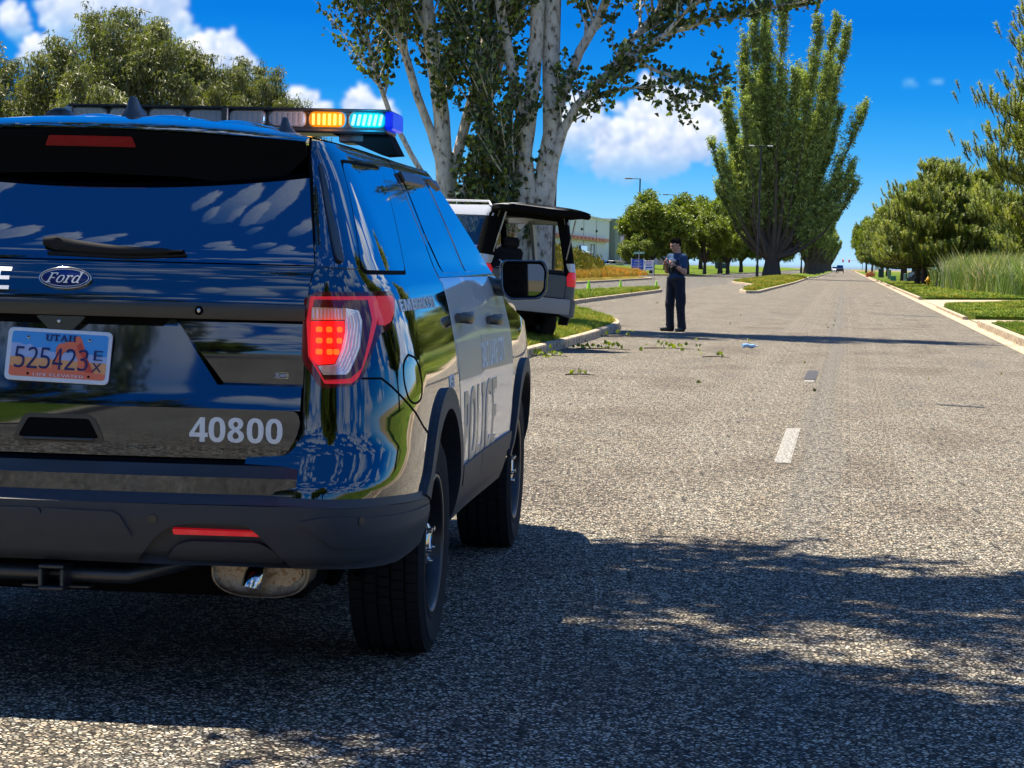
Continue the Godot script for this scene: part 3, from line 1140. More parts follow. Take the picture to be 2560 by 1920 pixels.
func police_car() -> void:
	car_materials()
	var car := thing("police_car", "black and white police SUV with lit roof light bar seen from behind", "police car", Vector3(-2.304, 0, -7.43), 2.8)
	var arch_r := arc_pts(Vector2(-0.0, 0.36), 0.46, -2, 182, 28)
	var arch_f := arc_pts(Vector2(-2.865, 0.36), 0.45, -2, 182, 28)
	arch_r.append(Vector2(-0.46, 0.2))
	arch_r.append(Vector2(0.46, 0.2))
	arch_f.append(Vector2(-2.865 - 0.45, 0.2))
	arch_f.append(Vector2(-2.865 + 0.45, 0.2))
	var seam := [-0.515, 1.66, -0.50, 1.55, -0.46, 1.36, -0.43, 1.24, -0.40, 1.08, -0.39, 0.96, -0.45, 0.80, -0.52, 0.66, -0.57, 0.50]
	var quarter := PackedVector2Array()
	quarter.append_array(poly([1.1, 1.66]))
	for k in range(0, seam.size(), 2):
		quarter.append(Vector2(seam[k], seam[k + 1]))
	quarter.append_array(poly([-0.57, 0.40, 0.40, 0.40, 0.43, 0.556, 0.75, 0.588, 1.1, 0.615]))
	var rdoor := PackedVector2Array()
	for k in range(0, seam.size(), 2):
		rdoor.append(Vector2(seam[k], seam[k + 1]))
	var rdoor_low := poly([-0.43, 1.245, -0.40, 1.08, -0.39, 0.96, -0.45, 0.80, -0.52, 0.66, -0.57, 0.50, -1.22, 0.50, -1.22, 1.245])
	var rdoor_up := poly([-0.515, 1.66, -0.50, 1.55, -0.46, 1.36, -0.43, 1.247, -1.22, 1.247, -1.22, 1.66])
	var fdoor_low := poly([-1.224, 1.245, -1.224, 0.50, -2.28, 0.50, -2.34, 0.80, -2.35, 1.0, -2.30, 1.16, -2.27, 1.245])
	var fdoor_up := poly([-1.224, 1.247, -2.27, 1.247, -1.52, 1.66, -1.224, 1.66])
	var fender := poly([-2.302, 1.16, -2.353, 1.0, -2.343, 0.80, -2.28, 0.40, -3.62, 0.40, -3.72, 0.7, -3.70, 0.98, -3.0, 1.05, -2.5, 1.12])
	var rocker := poly([-0.47, 0.36, -0.57, 0.50, -2.28, 0.50, -2.40, 0.36])
	var glass_q := rounded(poly([0.80, 1.275, 0.32, 1.272, 0.26, 1.31, -0.02, 1.50, -0.145, 1.61, 0.665, 1.598]), 0.05)
	var glass_r := rounded(poly([-0.60, 1.262, -0.54, 1.40, -0.62, 1.612, -1.14, 1.615, -1.14, 1.262]), 0.03)
	var glass_f := rounded(poly([-1.30, 1.262, -1.30, 1.615, -1.55, 1.61, -2.12, 1.275]), 0.03)
	for side in [1, -1]:
		var map: Callable = skin if side > 0 else skin_left
		var q := car_part("quarter_panel", cut(quarter, [arch_r]), map, M.car_black, car, 0.0, 0.035)
		# rear corner pieces
		car_part("corner_fill", [poly([1.09, 0.615, 1.09, 0.84, 1.13, 0.84, 1.26, 0.75, 1.26, 0.615])], map, M.car_black, q, -0.012, 0.03)
		car_part("pillar_trim", [poly([1.096, 1.603, 0.672, 1.60, 0.806, 1.277, 1.09, 1.282])], map, M.dark_glass, q, 0.003, 0.04, 0.004)
		car_part("pillar_fin", [rounded(poly([1.03, 1.585, 0.99, 1.585, 0.93, 1.29, 0.985, 1.30]), 0.02)], map, M.satin_black, q, 0.012, 0.04, 0.01)
		car_part("quarter_window", [glass_q], map, M.dark_glass, car, 0.003, 0.04, 0.004)
		car_part("window_rubber", cut(Geometry2D.offset_polygon(glass_q, 0.012)[0], [poly([0.80, 1.0, 0.80, 2.0, 2.0, 2.0, 2.0, 1.0])]), map, M.matt_black, q, 0.0015, 0.04, 0.002)
		car_part("fuel_door", [ribbon(Array(rounded(poly([0.582, 1.022, 0.513, 1.008, 0.482, 0.936, 0.50, 0.882, 0.558, 0.870, 0.613, 0.886, 0.642, 0.948, 0.63, 1.003, 0.582, 1.022]), 0.03)), 0.006)], map, M.matt_black, q, 0.0012, 0.03, 0.0012)
		car_part("panel_gap", [ribbon(pts2([0.885, 0.962, 0.782, 0.96, 0.729, 0.936, 0.56, 0.845, 0.42, 0.75]), 0.006)], map, M.matt_black, q, 0.0012, 0.03, 0.0012)
		# doors: white below the windows, black frames above
		var rd := Node3D.new()
		rd.name = "rear_door"
		car.add_child(rd, true)
		car_part("door_skin", cut(rdoor_low, [arch_r]), map, M.car_white, rd, 0.0015, 0.035, 0.012)
		car_part("door_frame", [rdoor_up], map, M.car_black, rd, 0.0015, 0.04, 0.012)
		car_part("window", [glass_r], map, M.dark_glass, rd, 0.004, 0.04, 0.004)
		var fd := Node3D.new()
		fd.name = "front_door"
		car.add_child(fd, true)
		car_part("door_skin", cut(fdoor_low, [arch_f]), map, M.car_white, fd, 0.0015, 0.04, 0.012)
		car_part("door_frame", [fdoor_up], map, M.car_black, fd, 0.0015, 0.04, 0.012)
		car_part("window", [glass_f], map, M.dark_glass, fd, 0.004, 0.04, 0.004)
		for d in [[rd, -0.62], [fd, -1.72]]:
			var ch := car_part("door_visor", [poly([d[1] - 0.02 + (0.08 if d[1] > -1 else 0.42), 1.617, d[1] - 0.50 + (0.0 if d[1] > -1 else 0.66), 1.617, d[1] - 0.50 + (0.0 if d[1] > -1 else 0.66), 1.583, d[1] + 0.0 + (0.05 if d[1] > -1 else 0.16), 1.583])], map, M.satin_black, d[0], 0.014, 0.05, 0.01)
		for d in [[rd, -0.57, 1.105], [fd, -1.56, 1.075]]:
			var b := B.new()
			var p: Array = on(map, Vector2(d[1], d[2]), 0.0, Vector3(0, 0.8, -1))
			var pz: Array = on(map, Vector2(d[1] - 0.1, d[2]), 0.0, Vector3(0, 0.8, -1))
			var rows := []
			for k in 13:
				var s := float(k) / 12
				var z: float = d[1] + 0.075 - 0.19 * s
				var out := 0.012 + 0.040 * sin(PI * clampf(s * 1.0, 0, 1)) ** 0.5
				var hh := 0.018 + 0.006 * sin(PI * s)
				var base: Vector3 = map.call(z, d[2])
				var row := []
				for j in 10:
					var a := TAU * j / 10
					row.append(base + Vector3(side * (out + 0.011 * cos(a)), hh * sin(a), 0))
				rows.append(row)
			b.sheet(rows, true, side < 0)
			for k in [0, 12]:
				for j in range(1, 9):
					b.tri(rows[k][0], rows[k][j], rows[k][j + 1])
			part("door_handle", b, M.satin_black, d[0])
		# decals on the doors
		for d in [[rd, -0.43, -1.216], [fd, -1.23, -2.335]]:
			var band := poly([d[1], 0.885, d[1], 1.022, d[2], 1.005, d[2], 0.868])
			if d[0] == rd:
				band = poly([-0.425, 0.885, -0.402, 1.022, -1.216, 1.012, -1.216, 0.876])
			car_part("decal_band", [band], map, M.decal_tan, d[0], 0.0028, 0.05, 0.001)
			car_part("lower_trim", [poly([d[1] - (0.17 if d[0] == rd else 0.0), 0.50, d[2] + (0.0 if d[0] == rd else 0.05), 0.50, d[2] + (0.0 if d[0] == rd else 0.05), 0.575, d[1] - (0.12 if d[0] == rd else 0.0), 0.575])], map, M.cladding, d[0], 0.012, 0.05, 0.012)
		var dirn := -1.0 if side > 0 else 1.0   # reads from the rear to the front on the right side
		part("door_lettering", letters("SALT LAKE CITY", "Droid Sans", 0.10, 0.84, 0.0046, func(x, y, z):
			var r: Array = on(map, Vector2(-1.60 + dirn * x, 0.944 + y), z, Vector3(0, 0.8, -1))
			return r[0], true), M.decal_white, car)
		part("door_lettering", letters("POLICE", "Droid Sans", 0.29, 1.14, 0.0046, func(x, y, z):
			var r: Array = on(map, Vector2(-1.13 + dirn * x, 0.70 + y), z, Vector3(0, 0.8, -1))
			return r[0], true), M.decal_tan, car)
		part("quarter_lettering", letters("EMERGENCY 911", "Droid Sans", 0.036, 0.62, 0.0026, func(x, y, z):
			var r: Array = on(map, Vector2(0.265 + dirn * x, 1.170 + y), z, Vector3(0, 0.8, -1))
			return r[0], true), M.decal_white, q)
		part("quarter_lettering", letters("P51", "Droid Sans", 0.045, 0.13, 0.0026, func(x, y, z):
			var r: Array = on(map, Vector2(-0.18 + dirn * x, 0.895 + y), z, Vector3(0, 0.8, -1))
			return r[0], true), M.decal_white, q)
		car_part("fender", cut(fender, [arch_f]), map, M.car_black, car, 0.0, 0.05)
		car_part("rocker", cut(rocker, [arch_r, arch_f]), map, M.cladding, car, 0.004, 0.05, 0.02)
		# wheel-arch lips
		for e in [[Vector2(0, 0.36), 0.455, 0.525, 0.47], [Vector2(-2.865, 0.36), 0.445, 0.51, 0.0]]:
			var band := arc_pts(e[0], e[2], 25 if e[3] > 0 else 12, 176, 30)
			var inner := arc_pts(e[0], e[1], 25 if e[3] > 0 else 12, 176, 30)
			inner.reverse()
			band.append_array(inner)
			var bb := B.new()
			patch(bb, band, map, 0.016, 0.04, -0.05)
			part("wheel_arch_trim", bb, M.cladding, car)
	# roof
	var b := B.new()
	var yc := [[-1.75, 1.655], [-1.4, 1.715], [-0.9, 1.75], [-0.3, 1.757], [0.2, 1.748], [0.6, 1.725], [0.9, 1.70]]
	var roof_map := func(x, z):
		var k: float = clampf(absf(x) / 0.712, 0, 1)
		var y0: float = curve(yc, z)
		return Vector3(x, 1.655 + maxf(y0 - 1.655, 0.0) * (1.0 - pow(k, 2.6)), z)
	patch(b, poly([-0.71, -1.48, -0.55, -1.62, 0, -1.66, 0.55, -1.62, 0.71, -1.48, 0.71, 0.30, 0.66, 0.60, -0.66, 0.60, -0.71, 0.30]), roof_map, 0.0, 0.05)
	var roof := part("roof", b, M.car_black, car)
	for s in [-1, 1]:
		b = B.new()
		patch(b, poly([s * 0.62, -1.45, s * 0.645, -1.45, s * 0.645, 0.6, s * 0.62, 0.6]), roof_map, 0.003, 0.1, 0.0)
		part("roof_gutter", b, M.matt_black, roof)
	for x in [-0.36, -0.12, 0.12, 0.36]:
		b = B.new()
		patch(b, rounded(poly([x - 0.075, -1.1, x + 0.075, -1.1, x + 0.075, 0.42, x - 0.075, 0.42]), 0.06), func(u, v): return roof_map.call(u, v) + Vector3(0, 0.010 * pow(maxf(0.0, cos((u - x) / 0.075 * PI / 2)), 0.6) * smoothstep(0.42, 0.3, v), 0), 0.0006, 0.02, 0.0)
		part("roof_rib", b, M.car_black, roof)
	# tailgate: bands of the back panel
	var gate := Node3D.new()
	gate.name = "tailgate"
	car.add_child(gate, true)
	var low := back_map([[0.722, 1.118], [0.79, 1.130], [0.865, 1.131]])
	var b1 := B.new()
	patch(b1, rounded(poly([-0.715, 0.868, -0.712, 0.80, -0.665, 0.724, 0.665, 0.724, 0.712, 0.80, 0.715, 0.868]), 0.05), low, 0, 0.03, -0.02)
	var mid := back_map([[0.86, 1.131], [0.88, 1.127], [0.935, 1.112], [1.12, 1.060]])
	patch(b1, poly([-0.715, 0.868, 0.715, 0.868, 0.715, 0.936, 0.472, 0.936, 0.335, 1.122, -0.335, 1.122, -0.472, 0.936, -0.715, 0.936]), mid, 0, 0.025, -0.06)
	var up := back_map([[1.172, 1.090], [1.20, 1.079], [1.24, 1.060], [1.282, 1.022]])
	patch(b1, poly([-0.718, 1.172, 0.718, 1.172, 0.733, 1.282, -0.733, 1.282]), up, 0, 0.025, -0.03)
	part("gate_panel", b1, M.car_black, gate)
	var pocket := back_map([[0.93, 1.058], [1.03, 1.059], [1.13, 1.046]])
	for s in [-1, 1]:
		b = B.new()
		patch(b, poly([s * 0.73, 0.93, s * 0.73, 1.13, s * 0.32, 1.13, s * 0.46, 0.93]), pocket, 0, 0.03)
		var mesh := part("gate_pocket", b, M.car_black, gate)
	b = B.new()
	patch(b, poly([-0.718, 1.124, 0.718, 1.124, 0.718, 1.171, -0.718, 1.171]), back_map([[1.124, 1.092], [1.132, 1.101], [1.16, 1.104], [1.171, 1.094]]), 0, 0.02, -0.03)
	var bar := part("gate_bar", b, M.satin_black, gate)
	b = B.new()
	patch(b, poly([-0.30, 1.098, 0.30, 1.098, 0.32, 1.123, -0.32, 1.123]), back_map([[1.09, 1.066], [1.13, 1.066]]), 0.0, 0.05, -0.02)
	part("handle_recess", b, M.matt_black, gate)
	b = B.new()
	b.prism(rounded(poly([-0.075, 0.028, 0.075, 0.028, 0.045, 0.0, 0.02, -0.03, -0.02, -0.03, -0.045, 0.0]), 0.01), 0.03, Transform3D(Basis(), Vector3(0.005, 1.093, 1.092)), 0.003)
	var cam_box := part("camera_housing", b, M.satin_black, gate)
	b = B.new()
	b.ball(Vector3(0.0, 1.106, 1.093), Vector3(0.006, 0.006, 0.004))
	part("camera_eye", b, M.chrome, cam_box)
	b = B.new()
	b.lathe([[0.0135, 0.0], [0.0135, 0.003], [0.010, 0.004], [0.0, 0.003]], 20, Transform3D(Basis(Vector3.RIGHT, PI / 2), Vector3(0.412, 1.148, 1.091)))
	var lk := part("lock", b, M.matt_black, gate)
	b = B.new()
	b.ball(Vector3(0.412, 1.148, 1.094), Vector3(0.0055, 0.007, 0.003))
	part("lock_barrel", b, M.chrome, lk)
	b = B.new()
	patch(b, poly([-0.736, 1.286, 0.736, 1.286, 0.667, 1.60, -0.667, 1.60]), back_map([[1.286, 1.020], [1.34, 0.985], [1.45, 0.905], [1.60, 0.79]]), 0, 0.04, -0.01)
	part("rear_window", b, M.dark_glass, gate)
	# spoiler
	b = B.new()
	var lip := PackedVector2Array()
	lip.append_array(poly([0.666, 1.610, 0.64, 1.585, 0.60, 1.547, 0.555, 1.522, 0.50, 1.516, 0.3, 1.538, 0.0, 1.545, -0.3, 1.538, -0.50, 1.516, -0.555, 1.522, -0.60, 1.547, -0.64, 1.585, -0.666, 1.610, -0.663, 1.652, 0, 1.675, 0.663, 1.652]))
	patch(b, lip, back_map([[1.50, 0.872], [1.53, 0.862], [1.58, 0.872], [1.64, 0.90], [1.68, 0.91]], 0.16), 0, 0.02, -0.05)
	var sp := part("spoiler", b, M.matt_black, gate)
	b = B.new()
	var rows := []
	for i in 9:
		var s := float(i) / 8
		var row := []
		for j in 33:
			var x := -0.665 + 1.33 * j / 32
			var e := back_map([[1.50, 0.872], [1.53, 0.862], [1.58, 0.872], [1.64, 0.90], [1.68, 0.91]], 0.16)
			var yl := 1.675 - 0.023 * pow(absf(x) / 0.663, 2.0)
			var a: Vector3 = e.call(x, yl)
			var c: Vector3 = roof_map.call(x, 0.585) + Vector3(0, 0.003, 0)
			var p := a.lerp(c, s)
			p.y += 0.012 * sin(PI * pow(s, 0.6))
			row.append(p)
		rows.append(row)
	b.sheet(rows)
	part("spoiler_top", b, M.car_black, sp)
	b = B.new()
	patch(b, rounded(poly([-0.11, 1.622, 0.165, 1.622, 0.155, 1.652, -0.095, 1.652]), 0.004), back_map([[1.50, 0.872], [1.53, 0.862], [1.58, 0.872], [1.64, 0.90], [1.68, 0.91]], 0.16), 0.002, 0.03, 0.0)
	part("high_brake_lamp", b, M.lamp_dim_red, sp)
	# wiper
	b = B.new()
	rows = []
	for k in 15:
		var s := float(k) / 14
		var x := -0.075 + 0.42 * s
		var y := 1.335 - 0.018 * s - 0.01 * sin(PI * s)
		var z := 0.985 - 0.004 * s - 0.0 
		var hh := lerpf(0.024, 0.008, pow(s, 0.8)) * (1.0 if s < 0.86 else 0.5)
		if k == 0:
			hh = 0.012
		var row := []
		for j in 10:
			var a := TAU * j / 10
			row.append(Vector3(x, y + hh * sin(a), z + 0.022 + 0.014 * cos(a)) + Vector3(0, 0, (1.33 - y) * 0.7))
		rows.append(row)
	b.sheet(rows, true, true)
	for j in range(1, 9):
		b.tri(rows[0][0], rows[0][j], rows[0][j + 1])
	b.tube([Vector3(-0.03, 1.33, 0.98), Vector3(-0.03, 1.33, 1.02)], [0.02, 0.018], 12)
	var wip := part("wiper", b, M.rubber, gate)
	b = B.new()
	b.tube([Vector3(-0.06, 1.302, 1.012), Vector3(0.18, 1.296, 1.014), Vector3(0.352, 1.306, 1.006)], [0.007, 0.007, 0.005], 6)
	part("wiper_blade", b, M.rubber, wip)
	emblem(gate, Vector3(0.012, 1.229, 1.069), 0.079, 0.034, Basis(Vector3.RIGHT, -0.30))
	# lettering on the tailgate
	part("gate_lettering", letters("POLICE", "Droid Sans", 0.066, 0.40, 0.0015, func(x, y, z):
		var r: Array = on(up, Vector2(-0.355 + x, 1.226 + y), z, Vector3(0, 0.8, -1))
		return r[0], true), M.decal_white, gate)
	part("gate_number", letters("40800", "Droid Sans", 0.072, 0.268, 0.0015, func(x, y, z):
		var r: Array = on(low, Vector2(0.532, 0.808) + Vector2(x, y), z, Vector3(0, 0.8, -1))
		return r[0], true), M.decal_white, gate)
	b = B.new()
	b.prism(rounded(rect(-0.042, -0.0095, 0.042, 0.0095), 0.004), 0.006, Transform3D(Basis(), Vector3(0.625, 0.965, 1.036)), 0.001)
	var tr := part("trim_badge", b, M.chrome, gate)
	b = B.new()
	b.prism(rect(-0.0385, -0.007, 0.014, 0.007), 0.001, Transform3D(Basis(), Vector3(0.625, 0.965, 1.0368)))
	part("trim_badge_field", b, M.silver_plastic, tr)
	b = B.new()
	b.prism(rect(0.0145, -0.007, 0.0385, 0.007), 0.001, Transform3D(Basis(), Vector3(0.625, 0.965, 1.0368)))
	part("trim_badge_field", b, M.badge_blue, tr)
	part("trim_badge_lettering", letters("FLEXFUEL", "Droid Sans", 0.0075, 0.044, 0.0006, func(x, y, z): return Vector3(0.6125 + x, 0.965 + y, 1.0368 + z)), M.badge_blue, tr)
	part("trim_badge_lettering", letters("AWD", "Droid Sans", 0.0085, 0.020, 0.0006, func(x, y, z): return Vector3(0.6515 + x, 0.965 + y, 1.0368 + z), true, 0.2), M.decal_white, tr)
	# gap round the tailgate
	for s in [-1, 1]:
		b = B.new()
		b.tube([Vector3(s * 0.717, 0.80, 1.078), Vector3(s * 0.7195, 0.93, 1.066), Vector3(s * 0.72, 1.2, 1.045), Vector3(s * 0.737, 1.283, 1.018), Vector3(s * 0.70, 1.45, 0.895), Vector3(s * 0.6655, 1.62, 0.775), Vector3(s * 0.66, 1.665, 0.735)], [0.0045, 0.0045, 0.0045, 0.0045, 0.0045, 0.0045, 0.0045], 6)
		part("gate_gap", b, M.matt_black, gate)
	# grab handle in the tailgate
	b = B.new()
	var hp := rounded(poly([-0.125, 0.757, 0.155, 0.757, 0.118, 0.840, -0.088, 0.840]), 0.022)
	var hp2 := rounded(poly([-0.105, 0.772, 0.135, 0.772, 0.105, 0.828, -0.075, 0.828]), 0.010)
	for piece in Geometry2D.clip_polygons(hp, poly([-0.2, 0.5, 0.015, 0.5, 0.015, 1.0, -0.2, 1.0])) + Geometry2D.intersect_polygons(hp, poly([-0.2, 0.5, 0.015, 0.5, 0.015, 1.0, -0.2, 1.0])):
		for p2 in Geometry2D.clip_polygons(piece, hp2):
			patch(b, p2, low, 0.003, 0.03, 0.0)
	var gh := part("grab_handle", b, M.satin_black, gate)
	car_part("grab_recess", [hp2], low, M.matt_black, gh, 0.0008, 0.05, 0.0)
	b = B.new()
	b.box(Vector3(0.015, 0.767, 1.133), Vector3(0.21, 0.010, 0.006), 0.003)
	part("grab_lip", b, M.satin_black, gh)
	# number plate with its printed desert scene
	var P := Transform3D(Basis(Vector3.BACK, deg_to_rad(-1.6)) * Basis(Vector3.RIGHT, -0.20), Vector3(0.004, 1.006, 1.108))
	var plate := Node3D.new()
	plate.name = "number_plate"
	car.add_child(plate, true)
	plate.transform = P
	b = B.new()
	b.prism(rounded(rect(-0.1545, -0.0775, 0.1545, 0.0775), 0.018, 6), 0.006, Transform3D(), 0.002)
	part("plate_blank", b, M.plate_white, plate)
	var field := rounded(rect(-0.141, -0.065, 0.144, 0.066), 0.010)
	var layer := func(called: String, p: PackedVector2Array, z: float, m: Material) -> void:
		var bb := B.new()
		for piece in Geometry2D.intersect_polygons(p, field):
			bb.prism(piece, 0.0012, Transform3D(Basis(), Vector3(0, 0, z)))
		part(called, bb, m, plate)
	layer.call("plate_sky", field, 0.0010, M.plate_blue)
	layer.call("plate_cloud", poly([-0.15, 0.030, -0.12, 0.032, -0.10, 0.026, -0.085, 0.030, -0.07, 0.020, -0.045, 0.022, -0.03, 0.012, 0.0, 0.008, 0.06, 0.012, 0.09, 0.010, 0.12, 0.002, 0.15, 0.004, 0.15, -0.03, -0.15, -0.03]), 0.0014, M.plate_haze)
	layer.call("plate_sand", poly([-0.15, -0.008, 0.15, -0.016, 0.15, -0.05, -0.15, -0.05]), 0.0018, M.plate_sand)
	layer.call("plate_ground", poly([-0.15, -0.034, -0.12, -0.038, -0.08, -0.034, -0.05, -0.042, -0.02, -0.036, 0.05, -0.044, 0.08, -0.036, 0.11, -0.046, 0.15, -0.048, 0.15, -0.08, -0.15, -0.08]), 0.0022, M.plate_orange)
	layer.call("plate_rock", rounded(poly([-0.012, -0.05, -0.018, -0.03, -0.006, -0.01, -0.008, 0.020, 0.0, 0.034, 0.022, 0.040, 0.044, 0.046, 0.048, 0.058, 0.060, 0.060, 0.066, 0.050, 0.074, 0.030, 0.082, 0.010, 0.088, -0.006, 0.098, -0.02, 0.11, -0.045, 0.06, -0.05, 0.06, -0.012, 0.052, 0.006, 0.034, 0.024, 0.016, 0.008, 0.010, -0.002, 0.0, -0.018, 0.004, -0.05]), 0.003, 2), 0.0026, M.plate_orange)
	layer.call("plate_rock_face", poly([0.052, 0.030, 0.064, 0.044, 0.078, 0.016, 0.090, -0.010, 0.108, -0.045, 0.084, -0.045, 0.076, -0.006, 0.062, 0.012]), 0.0030, M.plate_red)
	var digits := ["5", "2", "5", "4", "2", "3"]
	for k in 6:
		var cx := -0.112 + 0.0375 * k
		part("plate_digit", letters(digits[k], "Droid Sans", 0.062, 0.030, 0.0015, func(x, y, z): return Vector3(cx + x, -0.010 + y, 0.0028 + z)), M.plate_navy, plate)
	part("plate_letter", letters("E", "Droid Sans", 0.028, 0.026, 0.0015, func(x, y, z): return Vector3(0.119 + x, 0.006 + y, 0.0028 + z)), M.plate_navy, plate)
	part("plate_letter", letters("X", "Droid Sans", 0.026, 0.028, 0.0015, func(x, y, z): return Vector3(0.117 + x, -0.029 + y, 0.0028 + z)), M.plate_navy, plate)
	part("plate_state", letters("UTAH", "Droid Serif", 0.019, 0.092, 0.0015, func(x, y, z): return Vector3(0.004 + x, 0.051 + y + 0.2 * x * x, 0.0028 + z), true), M.plate_navy, plate)
	part("plate_motto", letters("LIFE ELEVATED", "Droid Sans", 0.0075, 0.148, 0.0012, func(x, y, z): return Vector3(0.006 + x, -0.058 + y, 0.0024 + z)), M.plate_white, plate)
	for q in [[-0.092, 0.050, 1], [0.090, 0.050, 1], [-0.084, -0.057, 0], [0.096, -0.057, 0]]:
		b = B.new()
		b.lathe([[0.0055 if q[2] else 0.0035, 0.0025], [0.005 if q[2] else 0.0035, 0.0045], [0.0, 0.0048]], 12, Transform3D(Basis(Vector3.RIGHT, PI / 2), Vector3(q[0], q[1], 0)))
		part("plate_bolt", b, M.chrome if q[2] else M.matt_black, plate)
	# bumper
	var bm := [[0.415, 1.15], [0.44, 1.19], [0.50, 1.215], [0.56, 1.232], [0.60, 1.235]]
	var bmap := back_map(bm, 0.085)
	var bumper := Node3D.new()
	bumper.name = "bumper"
	car.add_child(bumper, true)
	b = B.new()
	# the plastic part wraps onto the side
	var wrap := func(t: float, y: float) -> Vector3:
		var w := 1.005 - 0.04 * clampf((0.5 - y) * 8.0, 0, 1)
		var z0 := curve(bm, y)
		if t < 0.45:
			return Vector3(w, y, t)
		if t <= 1.1:
			var ph := (t - 0.45) / 0.65 * PI / 2
			var zz := z0 - 0.085 * 0.72 * 0.72
			return Vector3(0.72 + (w - 0.72) * pow(maxf(cos(ph), 0.0), 0.8), y, 0.45 + (zz - 0.45) * pow(maxf(sin(ph), 0.0), 0.8))
		var x := 0.72 - (t - 1.1)
		return Vector3(x, y, z0 - 0.085 * x * x)
	var wrap_left := func(t: float, y: float) -> Vector3: return wrap.call(t, y) * Vector3(-1, 1, 1)
	var bside := poly([0.42, 0.565, 0.40, 0.50, 0.40, 0.415, 0.62, 0.40, 0.95, 0.412, 1.10, 0.414, 1.82, 0.421, 1.82, 0.600, 1.1, 0.600, 0.75, 0.592])
	var arch_notch := rounded(poly([1.10, 0.36, 1.11, 0.41, 1.19, 0.505, 1.235, 0.545, 1.38, 0.548, 1.455, 0.535, 1.50, 0.50, 1.56, 0.42, 1.56, 0.36]), 0.03)
	for s in [1, -1]:
		var mp: Callable = wrap if s > 0 else wrap_left
		var bb := B.new()
		for piece in cut(bside, [arch_notch]):
			patch(bb, piece, mp, 0.0, 0.03, -0.04)
		part("bumper_cover", bb, M.cladding, bumper)
		bb = B.new()
		for piece in Geometry2D.intersect_polygons(arch_notch, bside):
			patch(bb, piece, mp, -0.028, 0.03)
		part("bumper_recess", bb, M.cladding, bumper)
		bb = B.new()
		var led0 := []
		var led1 := []
		for k in 27:
			var t := 0.43 + 0.72 * k / 26.0
			var yt := curve([[0.42, 0.565], [0.75, 0.592], [1.1, 0.600], [1.2, 0.601]], t)
			led0.append(mp.call(t, minf(yt, 0.5999)))
			led1.append((skin(t, yt + 0.024) if s > 0 else skin_left(t, yt + 0.024)))
		bb.sheet([led0, led1], false, s > 0)
		part("bumper_ledge", bb, M.cladding, bumper)
		# raised step panels
		bb = B.new()
		patch(bb, rounded(poly([0.44, 0.545, 0.47, 0.475, 0.62, 0.468, 0.98, 0.485, 1.03, 0.515, 1.10, 0.56, 1.0, 0.575]), 0.02), mp, 0.007, 0.03, 0.0)
		part("bumper_pad", bb, M.cladding, bumper)
		bb = B.new()
		patch(bb, rounded(poly([1.60, 0.575, 1.555, 0.50, 1.82, 0.492, 1.82, 0.578]), 0.02), mp, 0.008, 0.03, 0.0)
		part("bumper_pad", bb, M.cladding, bumper)
		bb = B.new()
		patch(bb, rounded(poly([1.168, 0.504, 1.19, 0.518, 1.448, 0.521, 1.446, 0.505]), 0.004), mp, -0.016, 0.03, -0.03)
		part("reflector", bb, M.reflector, bumper)
		bb = B.new()
		patch(bb, rounded(poly([1.135, 0.417, 1.16, 0.463, 1.20, 0.487, 1.40, 0.488, 1.44, 0.475, 1.475, 0.421]), 0.02), mp, -0.012, 0.03, -0.03)
		part("bumper_insert", bb, M.cladding, bumper)
		for q in [1.50, 0.865]:
			bb = B.new()
			patch(bb, rounded(rect(q - 0.012, 0.545, q + 0.012, 0.569), 0.012, 5), mp, 0.004 if q > 1 else 0.009, 0.03, 0.0)
			part("parking_sensor", bb, M.satin_black, bumper)
	# ledge on the bumper, gloss valance and the step under the tailgate
	var strip := func(called: String, a: Callable, c: Callable, m: Material) -> void:
		var bb := B.new()
		var rr := []
		for k in 2:
			var row := []
			for j in 41:
				var x := -0.78 + 1.56 * j / 40
				row.append(a.call(x) if k == 0 else c.call(x))
			rr.append(row)
		bb.sheet(rr)
		part(called, bb, m, bumper)
	strip.call("bumper_ledge", func(x): return Vector3(x, 0.600 + 0.004 * absf(x), 1.235 - 0.085 * x * x), func(x): return Vector3(x, 0.628, 1.190 - 0.07 * x * x), M.cladding)
	strip.call("valance", func(x): return Vector3(x, 0.628, 1.190 - 0.07 * x * x), func(x): return Vector3(x, 0.676, 1.192 - 0.07 * x * x), M.car_black)
	strip.call("step", func(x): return Vector3(x, 0.676, 1.192 - 0.07 * x * x), func(x): return Vector3(x, 0.708, 1.150 - 0.07 * x * x), M.satin_black)
	strip.call("gate_sill", func(x): return Vector3(x, 0.708, 1.150 - 0.07 * x * x), func(x): return Vector3(x, 0.727, 1.085 - 0.07 * x * x), M.matt_black)
	# underside, hitch, exhaust
	b = B.new()
	b.box(Vector3(0, 0.72, -1.3), Vector3(1.44, 0.84, 4.5), 0.02)  # dark filler added inside the hollow shell to keep light out
	b.box(Vector3(0, 1.38, -0.55), Vector3(1.15, 0.5, 1.9), 0.02)
	b.box(Vector3(0, 0.34, -1.0), Vector3(1.2, 0.12, 3.2), 0.02)
	b.box(Vector3(0, 0.46, -1.43), Vector3(1.82, 0.14, 1.9), 0.02)
	part("underbody", b, M.matt_black, car)
	b = B.new()
	b.tube([Vector3(-0.55, 0.40, 1.08), Vector3(-0.3, 0.375, 1.10), Vector3(0.02, 0.373, 1.10), Vector3(0.22, 0.373, 1.10), Vector3(0.33, 0.40, 1.06), Vector3(0.42, 0.42, 0.95)], [0.024, 0.024, 0.024, 0.024, 0.024, 0.024], 10)
	var hb := part("hitch_bar", b, M.satin_black, car)
	b = B.new()
